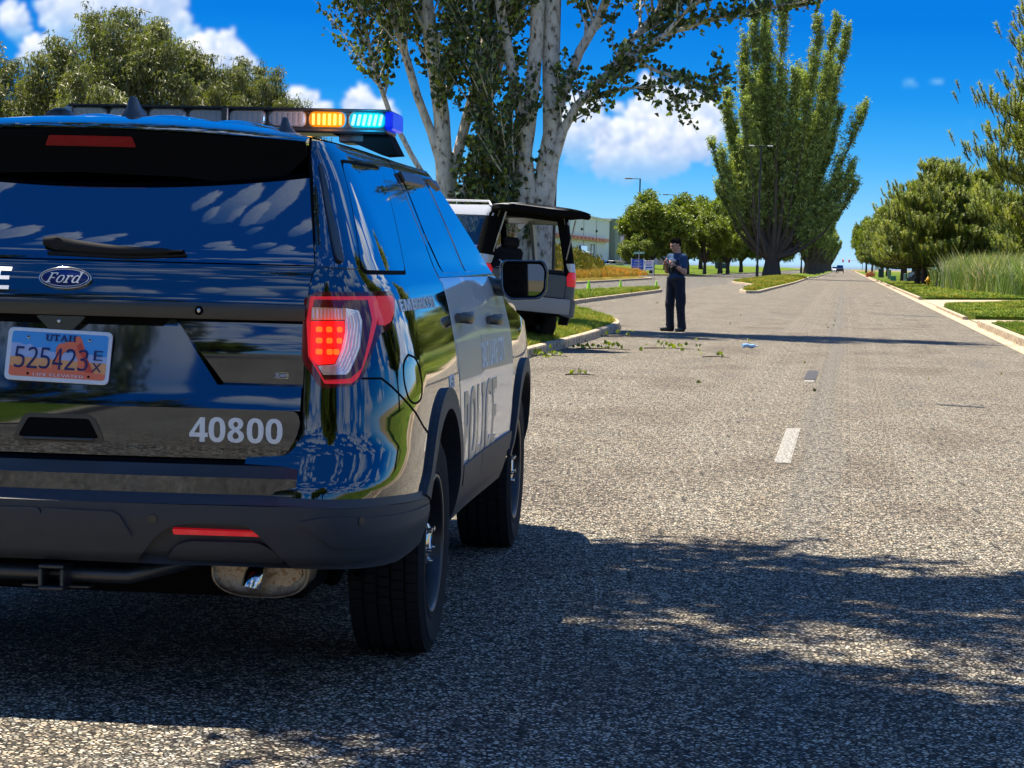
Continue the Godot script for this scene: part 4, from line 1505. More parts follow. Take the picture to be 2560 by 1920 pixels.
	for q in [[Vector3(0.019, 0.404, 1.14), Vector3(0.074, 0.011, 0.12)], [Vector3(0.019, 0.341, 1.14), Vector3(0.074, 0.011, 0.12)], [Vector3(-0.0125, 0.3725, 1.14), Vector3(0.011, 0.052, 0.12)], [Vector3(0.0505, 0.3725, 1.14), Vector3(0.011, 0.052, 0.12)]]:
		b.box(q[0], q[1], 0.003)
	part("hitch_socket", b, M.satin_black, hb)
	b = B.new()
	b.box(Vector3(0.01, 0.337, 1.09), Vector3(0.2, 0.008, 0.06), 0.002)
	part("hitch_plate", b, M.satin_black, hb)
	b = B.new()
	rows = []
	for e in [[0.0, 0.86, 1.0], [0.0, 0.98, 1.0], [0.006, 0.992, 1.03], [0.006, 1.0, 1.03], [0.0, 1.004, 0.97], [-0.004, 0.985, 0.9], [0.0, 0.982, 0.5], [0.0, 0.982, 0.02]]:
		var row := []
		for k in 36:
			var a := TAU * k / 36
			row.append(Vector3(0.588 + 0.143 * e[2] * signf(cos(a)) * pow(absf(cos(a)), 0.75), 0.388 + (0.078 * e[2]) * signf(sin(a)) * pow(absf(sin(a)), 0.8), e[1]))
		rows.append(row)
	b.sheet(rows, true)
	var ex := part("muffler", b, M.muffler, car)
	b = B.new()
	b.tube([Vector3(0.585, 0.405, 0.97), Vector3(0.585, 0.40, 1.015), Vector3(0.578, 0.378, 1.04), Vector3(0.572, 0.345, 1.045)], [0.03, 0.031, 0.031, 0.030], 14, false)
	part("tail_pipe", b, M.chrome, ex)
	b = B.new()
	patch(b, rounded(poly([0.645, 0.425, 0.70, 0.425, 0.712, 0.375, 0.67, 0.342, 0.632, 0.348, 0.648, 0.385]), 0.012), func(x, y): return Vector3(x, y, 0.984), 0.004, 0.03, 0.0)
	part("muffler_boss", b, M.muffler, ex)
	b = B.new()
	b.tube([Vector3(0.76, 0.39, 0.62), Vector3(0.72, 0.32, 0.55), Vector3(0.60, 0.30, 0.2), Vector3(-0.6, 0.30, 0.1)], [0.03, 0.035, 0.04, 0.04], 8)
	b.tube([Vector3(0.80, 0.5, 0.4), Vector3(0.79, 0.30, 0.42)], [0.02, 0.02], 8)
	part("rear_axle", b, M.matt_black, car)
	# wheels
	for q in [[0.855, 0.0, 1.0], [-0.855, 0.0, -1.0], [0.855, -2.865, 1.0], [-0.855, -2.865, -1.0]]:
		make_wheel(car, Vector3(q[0], 0.361, q[1]), q[2])
	# lamps at the corners
	var outer := rounded(poly([1.108, 1.188, 1.078, 1.209, 0.64, 1.211, 0.623, 1.191, 0.664, 1.137, 0.711, 1.103, 0.778, 1.088, 0.82, 1.051, 0.889, 0.964, 0.935, 0.941, 1.046, 0.933, 1.068, 0.944, 1.103, 1.002, 1.11, 1.034]), 0.008, 3)
	var red := rounded(poly([1.092, 1.196, 0.77, 1.197, 0.767, 1.154, 0.807, 1.105, 0.909, 0.967, 0.941, 0.948, 1.044, 0.946, 1.093, 1.022, 1.099, 1.125]), 0.006, 3)
	var maroon := rounded(poly([1.080, 1.186, 0.83, 1.186, 0.822, 1.13, 0.90, 0.99, 0.95, 0.962, 1.045, 0.957, 1.084, 1.025, 1.088, 1.125]), 0.006, 3)
	var red2 := rounded(poly([0.764, 1.197, 0.651, 1.197, 0.64, 1.186, 0.668, 1.145, 0.70, 1.122, 0.745, 1.112, 0.785, 1.115]), 0.006, 3)
	var turn := poly([1.086, 1.165, 0.953, 1.163, 0.960, 1.130, 1.088, 1.128])
	var clear := rounded(poly([0.953, 1.163, 0.89, 1.156, 0.878, 1.127, 0.90, 1.052, 0.952, 0.981, 0.964, 0.973, 1.049, 0.972, 1.066, 0.997, 1.007, 1.002, 0.982, 1.044, 0.961, 1.099, 0.959, 1.130]), 0.004, 2)
	var led := poly([1.088, 1.125, 0.963, 1.126, 0.964, 1.099, 0.984, 1.044, 1.009, 1.005, 1.067, 1.0, 1.087, 1.022])
	for s in [1, -1]:
		var mp: Callable = skin if s > 0 else skin_left
		var lamp := Node3D.new()
		lamp.name = "tail_lamp"
		car.add_child(lamp, true)
		car_part("housing", [outer], mp, M.lamp_maroon, lamp, 0.010, 0.025, 0.014)
		car_part("lens", [red], mp, M.lamp_red, lamp, 0.014, 0.025, 0.006)
		car_part("lens", [maroon], mp, M.lamp_maroon, lamp, 0.0155, 0.025, 0.002)
		car_part("side_lens", [red2], mp, M.lamp_red, lamp, 0.013, 0.025, 0.004)
		car_part("indicator", [turn], mp, M.lamp_amber, lamp, 0.017, 0.025, 0.002)
		car_part("reverse_lamp", [clear], mp, M.lamp_clear, lamp, 0.017, 0.02, 0.002)
		for k in 5:   # ribs in the clear lamp
			var f := 0.12 + 0.19 * k
			var a := pts2([0.953, 1.163, 0.89, 1.156, 0.878, 1.127, 0.90, 1.052, 0.952, 0.981, 0.964, 0.973, 1.049, 0.972])
			var c := pts2([0.955, 1.134, 0.9585, 1.132, 0.959, 1.099, 0.98, 1.044, 1.004, 1.003, 1.007, 1.002, 1.060, 0.997])
			var path := []
			for j in a.size():
				path.append(a[j].lerp(c[j], f))
			car_part("lamp_rib", [ribbon(path, 0.005)], mp, M.lamp_rib, lamp, 0.0185, 0.03, 0.002)
		for k in 9:
			var q := rect(1.082 - 0.0135 * k - 0.004, 1.133, 1.082 - 0.0135 * k + 0.003, 1.161)
			car_part("lamp_rib", [q], mp, M.lamp_clear, lamp, 0.0182, 0.03, 0.002)
		car_part("brake_lamp", [led], mp, M.brake_glow, lamp, 0.017, 0.025, 0.002)
		for i in 3:
			for j in 3:
				var c := Vector2([1.062, 1.026, 0.985][j] + 0.006 * i * (0.5 if j == 2 else 0.0) + (0.01 * maxf(0, i - 1) if j == 2 else 0.0), 1.102 - 0.032 * i)
				car_part("brake_led", [rounded(rect(c.x - 0.011, c.y - 0.008, c.x + 0.011, c.y + 0.008), 0.006, 3)], mp, M.led_glow, lamp, 0.0182, 0.02, 0.002)
	# door mirrors
	for s in [1, -1]:
		var mir := Node3D.new()
		mir.name = "door_mirror"
		car.add_child(mir, true)
		var T := Transform3D(Basis(Vector3.UP, s * 0.18), Vector3(s * 1.062, 1.235, -1.98))
		var shell := rounded(poly([-0.108, 0.080, 0.10, 0.082, 0.122, 0.05, 0.118, -0.052, 0.085, -0.083, -0.065, -0.088, -0.10, -0.05]), 0.035, 5)
		for k in shell.size():
			shell[k].x *= 0.89
		if s < 0:
			shell = mirror(shell)
		b = B.new()
		rows = []
		for e in [[0.90, 0.0], [0.97, 0.006], [1.0, -0.004], [1.0, -0.03], [0.93, -0.075], [0.75, -0.11], [0.4, -0.13], [0.02, -0.135]]:
			var row := []
			for p in shell:
				row.append(T * Vector3(p.x * e[0], p.y * e[0], e[1]))
			rows.append(row)
		var cw := Geometry2D.is_polygon_clockwise(shell)
		b.sheet(rows, true, not cw)
		part("mirror_shell", b, M.car_black, mir)
		b = B.new()
		var face := PackedVector2Array()
		for p in shell:
			face.append(p * 0.90)
		b.prism(face, 0.004, T.translated_local(Vector3(0, 0, -0.002)))
		part("mirror_bezel", b, M.matt_black, mir)
		b = B.new()
		face = PackedVector2Array()
		for p in shell:
			face.append(p * Vector2(0.84, 0.80))
		b.prism(face, 0.004, T.translated_local(Vector3(0, 0, 0.001)))
		part("mirror_glass", b, M.mirror_glass, mir)
		b = B.new()
		b.tube([Vector3(s * 0.88, 1.21, -2.02), Vector3(s * 0.97, 1.195, -2.03), Vector3(s * 1.0, 1.20, -2.03)], [0.045, 0.035, 0.045], 10)
		part("mirror_arm", b, M.satin_black, mir)
	# hood, windscreen, nose
	b = B.new()
	rows = []
	for i in 15:
		var s := float(i) / 14
		var row := []
		for j in 17:
			var x := -1.0 + 2.0 * j / 16
			var z := lerpf(-2.55, -1.56, s) + lerpf(-0.22, -0.10, s) * (1 - x * x)
			var w := lerpf(0.93, 0.70, s)
			row.append(Vector3(x * w, lerpf(1.115, 1.66, s), z))
		rows.append(row)
	b.sheet(rows, false, true)
	part("windscreen", b, M.dark_glass, car)
	b = B.new()
	rows = []
	for i in 13:
		var s := float(i) / 12
		var row := []
		for j in 21:
			var x := -1.0 + 2.0 * j / 20
			var w := lerpf(0.945, 0.87, s * s)
			row.append(Vector3(x * w, lerpf(1.125, 1.0, s * s) + 0.05 * (1 - x * x * x * x) * (1.0 - 0.5 * s), lerpf(-2.5, -3.74, s) - 0.09 * (1 - x * x) * s))
		rows.append(row)
	b.sheet(rows, false, true)
	part("hood", b, M.car_black, car)
	b = B.new()
	rows = []
	for e in [[1.0, -3.74, 0.86], [0.9, -3.82, 0.88], [0.7, -3.86, 0.9], [0.5, -3.88, 0.92], [0.3, -3.8, 0.9]]:
		var row := []
		for j in 21:
			var x := -1.0 + 2.0 * j / 20
			row.append(Vector3(x * e[2], e[0] + (0.025 if e[0] == 1.0 else 0.0) * (1 - x * x * x * x), e[1] - 0.09 * (1 - x * x) + 0.16 * pow(absf(x), 6.0)))
		rows.append(row)
	b.sheet(rows, false, true)
	var nose := part("nose", b, M.car_black, car)
	b = B.new()
	b.prism(rounded(rect(-0.45, 0.62, 0.45, 0.88), 0.05), 0.05, Transform3D(Basis(Vector3.UP, PI), Vector3(0, 0, -3.93)))
	part("grille", b, M.matt_black, nose)
	for s in [-1, 1]:
		b = B.new()
		b.prism(rounded(rect(-0.16, 0.76, 0.16, 0.9), 0.03), 0.08, Transform3D(Basis(Vector3.UP, PI - s * 0.3), Vector3(s * 0.66, 0, -3.90)))
		part("headlamp", b, M.lamp_clear, car)
	# aerials on the roof
	var fin := func(at: Vector3, w: float, h: float, l: float) -> void:
		var bb := B.new()
		var rr := []
		for e in [[0.0, 1.0, 0.0], [0.12, 0.9, 0.02], [0.45, 0.52, 0.18], [0.8, 0.34, 0.36], [0.95, 0.26, 0.44], [1.0, 0.1, 0.5]]:
			var row := []
			for k in 16:
				var a := TAU * k / 16
				row.append(at + Vector3(w * e[1] * cos(a), h * e[0], l * (0.5 * sin(a) * (1.0 - e[2] * 1.6) + e[2] * 0.4)))
			rr.append(row)
		bb.sheet(rr, true, true)
		part("aerial", bb, M.satin_black, car)
	fin.call(Vector3(-0.018, 1.742, 0.22), 0.045, 0.072, 0.17)
	fin.call(Vector3(0.398, 1.728, -0.2), 0.036, 0.055, 0.10)
	b = B.new()
	b.ball(Vector3(-0.425, 1.742, -0.3), Vector3(0.068, 0.066, 0.068), 10, 18)
	part("aerial", b, M.satin_black, car)
	light_bar(car)
	# light thrown by the lit lamps
	for q in [["lamp_light", Vector3(0.36, 1.84, -1.06), Color(1.0, 0.6, 0.1), 0.012], ["lamp_light", Vector3(0.52, 1.84, -1.05), Color(0.0, 0.75, 1.0), 0.03], ["lamp_light", Vector3(0.80, 1.08, 1.08), Color(1.0, 0.05, 0.02), 0.01]]:
		var l := OmniLight3D.new()
		l.name = q[0]
		car.add_child(l, true)
		l.position = q[1]
		l.light_color = q[2]
		l.light_energy = q[3]
		l.light_size = 0.04
		l.omni_range = 30
		l.omni_attenuation = 2.0
		l.shadow_enabled = true

func light_bar(car: Node3D) -> void:
	var bar := thing("light_bar", "roof light bar glowing amber and turquoise at its right end", "light bar", Vector3.ZERO, 0)
	bar.transform = car.transform * Transform3D(Basis(), Vector3(-0.02, 1.755, -1.28))
	var b := B.new()
	b.box(Vector3(0, 0.040, 0), Vector3(1.24, 0.022, 0.26), 0.008)
	b.box(Vector3(0.48, 0.015, 0), Vector3(0.10, 0.04, 0.2), 0.006)
	b.box(Vector3(-0.48, 0.015, 0), Vector3(0.10, 0.04, 0.2), 0.006)
	part("base", b, M.satin_black, bar)
	b = B.new()
	b.box(Vector3(0, 0.118, 0), Vector3(1.26, 0.010, 0.28), 0.004)
	part("cover", b, M.satin_black, bar)
	b = B.new()
	b.box(Vector3(0, 0.083, -0.01), Vector3(1.22, 0.066, 0.14), 0.004)
	part("core", b, M.silver_plastic, bar)
	b = B.new()
	b.box(Vector3(-0.01, 0.082, 0.075), Vector3(0.026, 0.078, 0.135), 0.004)
	part("divider", b, M.satin_black, bar)
	# eight lamps along the back, the two at the right end lit
	for k in 8:
		var x := -0.555 + 0.1567 * k
		var glow := k >= 6
		b = B.new()
		b.prism(rounded(rect(x - 0.070, 0.053, x + 0.070, 0.111), 0.027, 6), 0.05, Transform3D(Basis(), Vector3(0, 0, 0.12)), 0.004)
		var lamp := part("bar_lamp", b, M.amber_glow if k == 6 else M.cyan_glow if k == 7 else M.bar_module, bar)
		b = B.new()
		b.prism(rounded(rect(x - 0.074, 0.050, x + 0.074, 0.114), 0.029, 6), 0.04, Transform3D(Basis(), Vector3(0, 0, 0.112)), 0.004)
		part("lamp_bezel", b, M.lamp_rib if not glow else M.silver_plastic, lamp)
		for j in 6:
			var lx := x - 0.052 + 0.021 * j
			b = B.new()
			b.prism(rounded(rect(lx - 0.0055, 0.060, lx + 0.0055, 0.104), 0.005, 3), 0.01, Transform3D(Basis(Vector3.BACK, -0.2 if k == 7 else 0.0), Vector3(0, 0, 0.1225) + (Vector3(lx, 0.082, 0) - Basis(Vector3.BACK, -0.2 if k == 7 else 0.0) * Vector3(lx, 0.082, 0))))
			part("lamp_led", b, M.amber_led if k == 6 else M.cyan_led if k == 7 else M.silver_plastic, lamp)
	# end caps and the clear outer lens
	for s in [-1, 1]:
		b = B.new()
		b.prism(rounded(rect(-0.14, 0.046, 0.14, 0.116), 0.02), 0.03, Transform3D(Basis(Vector3.UP, s * PI / 2), Vector3(s * 0.645, 0, 0)), 0.006)
		part("end_cap", b, M.blue_glow if s > 0 else M.silver_plastic, bar)
	b = B.new()
	b.prism(poly([0.40, 0.03, 0.62, 0.03, 0.66, -0.045, 0.60, -0.05]), 0.2, Transform3D(Basis(), Vector3(0, 0, 0.1)))
	part("mounting_foot", b, M.matt_black, bar)
	b = B.new()
	b.prism(poly([-0.40, 0.03, -0.62, 0.03, -0.66, -0.045, -0.60, -0.05]), 0.2, Transform3D(Basis(), Vector3(0, 0, 0.1)))
	part("mounting_foot", b, M.matt_black, bar)

# ---- the crashed car: boxy, grey below and silver above, its upper tailgate standing open ---------------------------
const EW := [[0.30, 0.86], [0.45, 0.895], [0.75, 0.905], [1.05, 0.895], [1.12, 0.885], [1.4, 0.82], [1.66, 0.735], [1.74, 0.68]]

# the tall cabin above the waist
func lifted(y: float) -> float:
	return y if y < 1.12 else 1.12 + (y - 1.12) * 1.34

func boxy(t: float, y: float) -> Vector3:
	var w := curve(EW, y)
	y = lifted(y)
	var zr := 0.80 - 0.09 * clampf((y - 1.0) / 0.7, 0, 1)
	var x0 := w - 0.15
	var z0 := zr - 0.15
	if t < 0.62:
		var front := clampf((-t - 2.6) / 0.9, 0, 1)
		return Vector3(w - 0.16 * front * front * front, y, t if t < 0 else t * z0 / 0.62)
	if t < 0.86:
		var a := (t - 0.62) / 0.24 * PI / 2
		return Vector3(x0 + 0.15 * cos(a), y, z0 + 0.15 * sin(a))
	return Vector3(x0 - (t - 0.86), y, zr)

func boxy_left(t: float, y: float) -> Vector3:
	return boxy(t, y) * Vector3(-1, 1, 1)

func crashed_car() -> void:
	var m := mat("car_grey", lin(0.062, 0.08, 0.098), 0.4, 0.2, 0.5)
	m = mat("car_silver", lin(0.50, 0.51, 0.52), 0.3, 0.35, 0.5)
	m.clearcoat_enabled = true
	mat("lining", lin(0.07, 0.072, 0.075), 0.9)
	mat("seat_cloth", lin(0.012, 0.014, 0.02), 0.9)
	mat("tinted_glass", Color(0.1, 0.13, 0.17, 0.16), 0.02, 0, 0.5).transparency = BaseMaterial3D.TRANSPARENCY_ALPHA
	mat("bumper_silver", lin(0.26, 0.275, 0.29), 0.4, 0.15)
	mat("blue_plastic", lin(0.012, 0.05, 0.30), 0.4)
	var car := thing("crashed_car", "boxy grey and silver car with raised tailgate, crashed on the grass median", "car", Vector3(-5.2, 0.12, -33.75), 42.0)
	car.rotation_degrees = Vector3(1.2, 42.0, -4.2)
	var holes := []
	for z in [0.0, -2.575]:
		var a := arc_pts(Vector2(z, 0.33), 0.40, -4, 184, 20)
		a.append(Vector2(z - 0.40, 0.1))
		a.append(Vector2(z + 0.40, 0.1))
		holes.append(a)
	for s in [1, -1]:
		var mp: Callable = boxy if s > 0 else boxy_left
		car_part("body_side", cut(poly([0.95, 0.70, 0.95, 1.02, 0.86, 1.10, 0.6, 1.12, -2.0, 1.12, -2.6, 1.10, -3.3, 1.02, -3.42, 0.8, -3.40, 0.40, 0.62, 0.40, 0.86, 0.45]), holes), mp, M.car_grey, car, 0.0, 0.06, 0.03)
		car_part("pillar", [poly([0.95, 1.02, 0.97, 1.70, 0.70, 1.70, 0.62, 1.12, 0.86, 1.10])], mp, M.matt_black, car, 0.002, 0.06, 0.04)
		car_part("pillar", [poly([-0.30, 1.12, -0.36, 1.12, -0.40, 1.66, -0.30, 1.66])], mp, M.car_silver, car, 0.0, 0.06, 0.05)
		car_part("pillar", [poly([-1.15, 1.12, -1.25, 1.12, -1.2, 1.66, -1.10, 1.66])], mp, M.matt_black, car, 0.0, 0.06, 0.05)
		car_part("pillar", [poly([-2.25, 1.12, -2.4, 1.12, -1.72, 1.68, -1.6, 1.66])], mp, M.matt_black, car, 0.0, 0.06, 0.05)
		car_part("roof_rail_panel", [poly([0.86, 1.62, 0.86, 1.73, -1.7, 1.73, -1.7, 1.62])], mp, M.car_silver, car, 0.003, 0.08, 0.04)
		for w in [poly([0.64, 1.12, 0.72, 1.63, -0.30, 1.63, -0.30, 1.12]), poly([-0.36, 1.12, -0.40, 1.63, -1.12, 1.63, -1.16, 1.12]), poly([-1.25, 1.12, -1.20, 1.63, -1.66, 1.63, -2.26, 1.12])]:
			car_part("window", [w], mp, M.tinted_glass, car, -0.01, 0.12)
		car_part("tail_lamp", [rounded(poly([0.70, 0.88, 0.93, 0.88, 0.945, 1.02, 0.90, 1.09, 0.70, 1.09]), 0.02)], mp, M.lamp_red, car, 0.012, 0.03, 0.02)
		car_part("tail_lamp_top", [rounded(poly([0.70, 1.095, 0.90, 1.095, 0.94, 1.19, 0.71, 1.20]), 0.02)], mp, M.lamp_clear, car, 0.012, 0.03, 0.02)
		car_part("side_cladding", cut(poly([0.62, 0.30, 0.62, 0.44, -3.3, 0.44, -3.3, 0.30]), holes), mp, M.cladding, car, 0.012, 0.08, 0.02)
	var b := B.new()
	var back := func(x, y): return Vector3(x, y, 0.80 - 0.09 * clampf((y - 1.0) / 0.7, 0, 1) - 0.03 * x * x)
	patch(b, rounded(rect(-0.655, 0.70, 0.655, 1.03), 0.03), back, 0.012, 0.06, -0.05)
	b.box(Vector3(0, 1.02, 0.72), Vector3(1.3, 0.03, 0.14), 0.01)
	var tg := part("tailgate", b, M.car_grey, car)
	b = B.new()
	b.box(Vector3(0, 1.045, 0.74), Vector3(1.24, 0.018, 0.07), 0.006)
	part("tailgate_sill", b, M.matt_black, tg)
	b = B.new()
	patch(b, rounded(rect(-0.17, 0.80, 0.17, 0.95), 0.02), back, 0.016, 0.06, 0.0)
	part("plate_recess", b, M.matt_black, tg)
	b = B.new()
	patch(b, poly([-0.74, 0.46, 0.74, 0.46, 0.74, 0.685, -0.74, 0.685]), func(x, y): return Vector3(x, y, 0.875 - 0.05 * x * x - 0.5 * pow(y - 0.58, 2.0)), 0, 0.05, -0.08)
	part("bumper", b, M.bumper_silver, car)
	for s in [1, -1]:
		b = B.new()
		patch(b, poly([0.56, 0.44, 0.86, 0.42, 1.02, 0.45, 1.02, 0.695, 0.86, 0.70, 0.60, 0.66]), boxy if s > 0 else boxy_left, 0.035, 0.04, -0.03)
		part("bumper_corner", b, M.car_grey, car)
	# roof with rails
	b = B.new()
	var rows := []
	for i in 9:
		var s := float(i) / 8
		var row := []
		for j in 13:
			var x := -1.0 + 2.0 * j / 12
			row.append(Vector3(x * 0.69, 1.94 + 0.05 * (1 - x * x) - 0.05 * s * s, lerpf(0.66, -1.72, s)))
		rows.append(row)
	b.sheet(rows, false, true)
	for k in rows.size():
		for j in rows[k].size():
			rows[k][j] = rows[k][j] - Vector3(0, 0.05, 0)
	var roof := part("roof", b, M.car_silver, car)
	b = B.new()
	b.sheet(rows)
	part("headlining", b, M.lining, car)
	for x in [-0.56, 0.56]:
		b = B.new()
		b.tube([Vector3(x, 1.95, 0.45), Vector3(x, 2.01, 0.38), Vector3(x, 2.01, -1.0), Vector3(x, 1.95, -1.1)], [0.016, 0.016, 0.016, 0.016], 8)
		part("roof_bar", b, M.car_silver, roof)
	# the raised upper tailgate
	var hatch := Node3D.new()
	hatch.name = "upper_tailgate"
	car.add_child(hatch, true)
	hatch.position = Vector3(0, 1.95, 0.66)
	hatch.rotation_degrees = Vector3(-4, 0, 0)
	hatch.scale = Vector3(1, 1, 0.82)
	b = B.new()
	rows = []
	for i in 7:
		var s := float(i) / 6
		var row := []
		for j in 15:
			var x := -1.0 + 2.0 * j / 14
			row.append(Vector3(x * lerpf(0.70, 0.76, s), 0.055 * (1 - x * x * x * x) - 0.03 * s * s, s * 0.66 - 0.03 * x * x * s))
		rows.append(row)
	b.sheet(rows)
	part("hatch_skin", b, M.car_silver, hatch)
	b = B.new()
	b.box(Vector3(0, -0.03, 0.04), Vector3(1.38, 0.07, 0.10), 0.02)
	b.box(Vector3(0, -0.06, 0.60), Vector3(1.46, 0.09, 0.10), 0.03)
	for s in [-1, 1]:
		b.box(Vector3(s * 0.66, -0.045, 0.33), Vector3(0.12, 0.08, 0.58), 0.02)
	b.box(Vector3(0, -0.10, 0.62), Vector3(0.16, 0.04, 0.05), 0.01)
	b.box(Vector3(0.35, -0.065, 0.08), Vector3(0.3, 0.03, 0.05), 0.01)
	b.box(Vector3(-0.35, -0.065, 0.08), Vector3(0.3, 0.03, 0.05), 0.01)
	part("hatch_frame", b, M.matt_black, hatch)
	b = B.new()
	b.box(Vector3(0, -0.01, 0.33), Vector3(1.22, 0.008, 0.46), 0.002)
	part("hatch_glass", b, M.dark_glass, hatch)
	for s in [-1, 1]:
		b = B.new()
		b.tube([Vector3(s * 0.66, 1.08, 0.70), Vector3(s * 0.62, 1.86, 0.95)], [0.008, 0.012], 6)
		part("gas_strut", b, M.galvanised, car)
	# frame of the opening
	b = B.new()
	b.box(Vector3(0, 1.87, 0.66), Vector3(1.36, 0.10, 0.09), 0.02)
	part("header", b, M.matt_black, car)
	# cabin
	b = B.new()
	b.box(Vector3(0, 0.50, -1.2), Vector3(1.6, 0.16, 4.0), 0.02)
	b.box(Vector3(0, 0.33, -1.3), Vector3(0.9, 0.16, 3.4), 0.02)
	part("underbody", b, M.matt_black, car)
	b = B.new()
	for s in [-1, 1]:
		b.box(Vector3(s * 0.80, 0.82, 0.1), Vector3(0.05, 0.58, 1.1), 0.01)
		b.box(Vector3(s * 0.80, 0.82, -1.4), Vector3(0.05, 0.58, 1.8), 0.01)
	b.box(Vector3(0, 0.6, -0.6), Vector3(1.5, 0.04, 2.6), 0.01)
	part("inner_trim", b, M.lining, car)
	for q in [[-0.36, -0.42], [0.36, -0.42], [-0.38, -1.35], [0.38, -1.35]]:
		var seat := Node3D.new()
		seat.name = "seat"
		car.add_child(seat, true)
		b = B.new()
		b.box(Vector3(q[0], 0.78, q[1] - 0.28), Vector3(0.50, 0.18, 0.52), 0.06)
		part("cushion", b, M.seat_cloth, seat)
		b = B.new()
		b.box(Vector3(q[0], 1.10, q[1] + 0.04), Vector3(0.50, 0.60, 0.14), 0.06, Basis(Vector3.RIGHT, 0.18))
		part("backrest", b, M.seat_cloth, seat)
		b = B.new()
		b.box(Vector3(q[0], 1.47, q[1] + 0.12), Vector3(0.28, 0.17, 0.10), 0.045)
		for s in [-0.06, 0.06]:
			b.tube([Vector3(q[0] + s, 1.33, q[1] + 0.10), Vector3(q[0] + s, 1.42, q[1] + 0.115)], [0.008, 0.008], 6)
		part("headrest", b, M.seat_cloth, seat)
	b = B.new()
	b.box(Vector3(0, 1.0, -2.15), Vector3(1.5, 0.3, 0.35), 0.08)
	part("dashboard", b, M.matt_black, car)
	b = B.new()
	rows = []
	for k in 13:
		var row := []
		for j in 6:
			var a := TAU * k / 12
			var c := TAU * j / 6
			row.append(Vector3(-0.38, 1.08, -1.88) + Basis(Vector3.RIGHT, -0.4) * Vector3((0.18 + 0.014 * cos(c)) * cos(a), (0.18 + 0.014 * cos(c)) * sin(a), 0.014 * sin(c)))
		rows.append(row)
	b.sheet(rows, true)
	part("steering_wheel", b, M.matt_black, car)
	b = B.new()
	b.box(Vector3(0, 1.66, -1.78), Vector3(0.22, 0.06, 0.03), 0.015)
	part("mirror", b, M.matt_black, car)
	b = B.new()
	rows = [[], []]
	for j in 9:
		var x := -1.0 + j / 4.0
		rows[0].append(Vector3(x * 0.84, 1.12, -2.42 - 0.12 * (1 - x * x)))
		rows[1].append(Vector3(x * 0.68, 1.92, -1.72 - 0.06 * (1 - x * x)))
	b.sheet(rows, false, true)
	part("windscreen", b, M.window_glass, car)
	b = B.new()
	rows = []
	for e in [[1.12, -2.42, 0.84], [1.08, -2.9, 0.82], [1.0, -3.25, 0.80], [0.85, -3.42, 0.78], [0.6, -3.46, 0.78], [0.32, -3.40, 0.78]]:
		var row := []
		for j in 9:
			var x := -1.0 + j / 4.0
			row.append(Vector3(x * e[2], e[0] + 0.03 * (1 - x * x), e[1] - 0.06 * (1 - x * x)))
		rows.append(row)
	b.sheet(rows, false, true)
	part("bonnet", b, M.car_silver, car)
	for q in [[0.79, 0.0, 1.0], [-0.79, 0.0, -1.0], [0.79, -2.575, 1.0], [-0.79, -2.575, -1.0]]:
		make_wheel(car, Vector3(q[0], 0.335, q[1]), q[2])
	for o in car.get_children():
		if String(o.name).begins_with("wheel"):
			o.scale = Vector3(0.9, 0.925, 0.925)
	# a striped white-edged child seat and a blue box lie inside
	b = B.new()
	b.box(Vector3(0.02, 1.06, 0.18), Vector3(0.42, 0.16, 0.30), 0.05, Basis(Vector3.BACK, -0.35))
	var cs := part("load", b, M.seat_cloth, car)
	for k in 2:
		b = B.new()
		b.box(Vector3(-0.16 + 0.26 * k, 1.13 - 0.10 * k, 0.325), Vector3(0.20, 0.022, 0.02), 0.004, Basis(Vector3.BACK, -0.5))
		part("load_edge", b, M.decal_white, cs)
	b = B.new()
	b.box(Vector3(-0.66, 1.22, 0.45), Vector3(0.2, 0.26, 0.3), 0.02)
	part("crate", b, M.blue_plastic, car)
	b = B.new()
	b.box(Vector3(-0.44, 1.065, 0.66), Vector3(0.3, 0.01, 0.12), 0.002, Basis(Vector3.BACK, 0.2))
	part("papers", b, M.decal_white, car)

# ---- the officer: tapered bones joined with a smooth minimum, meshed as surface nets ----------------------------------
func field(p: Vector3, bones: Array, k: float) -> float:
	var d := 1e9
	for q in bones:
		var a: Vector3 = q[0]
		var ba: Vector3 = q[1] - a
		var pa := p - a
		var t := clampf(pa.dot(ba) / maxf(ba.length_squared(), 1e-8), 0, 1)
		var e: float = (pa - ba * t).length() - lerpf(q[2], q[3], t)
		var h := clampf(0.5 + 0.5 * (d - e) / k, 0, 1)
		d = lerpf(d, e, h) - k * h * (1.0 - h)
	return d

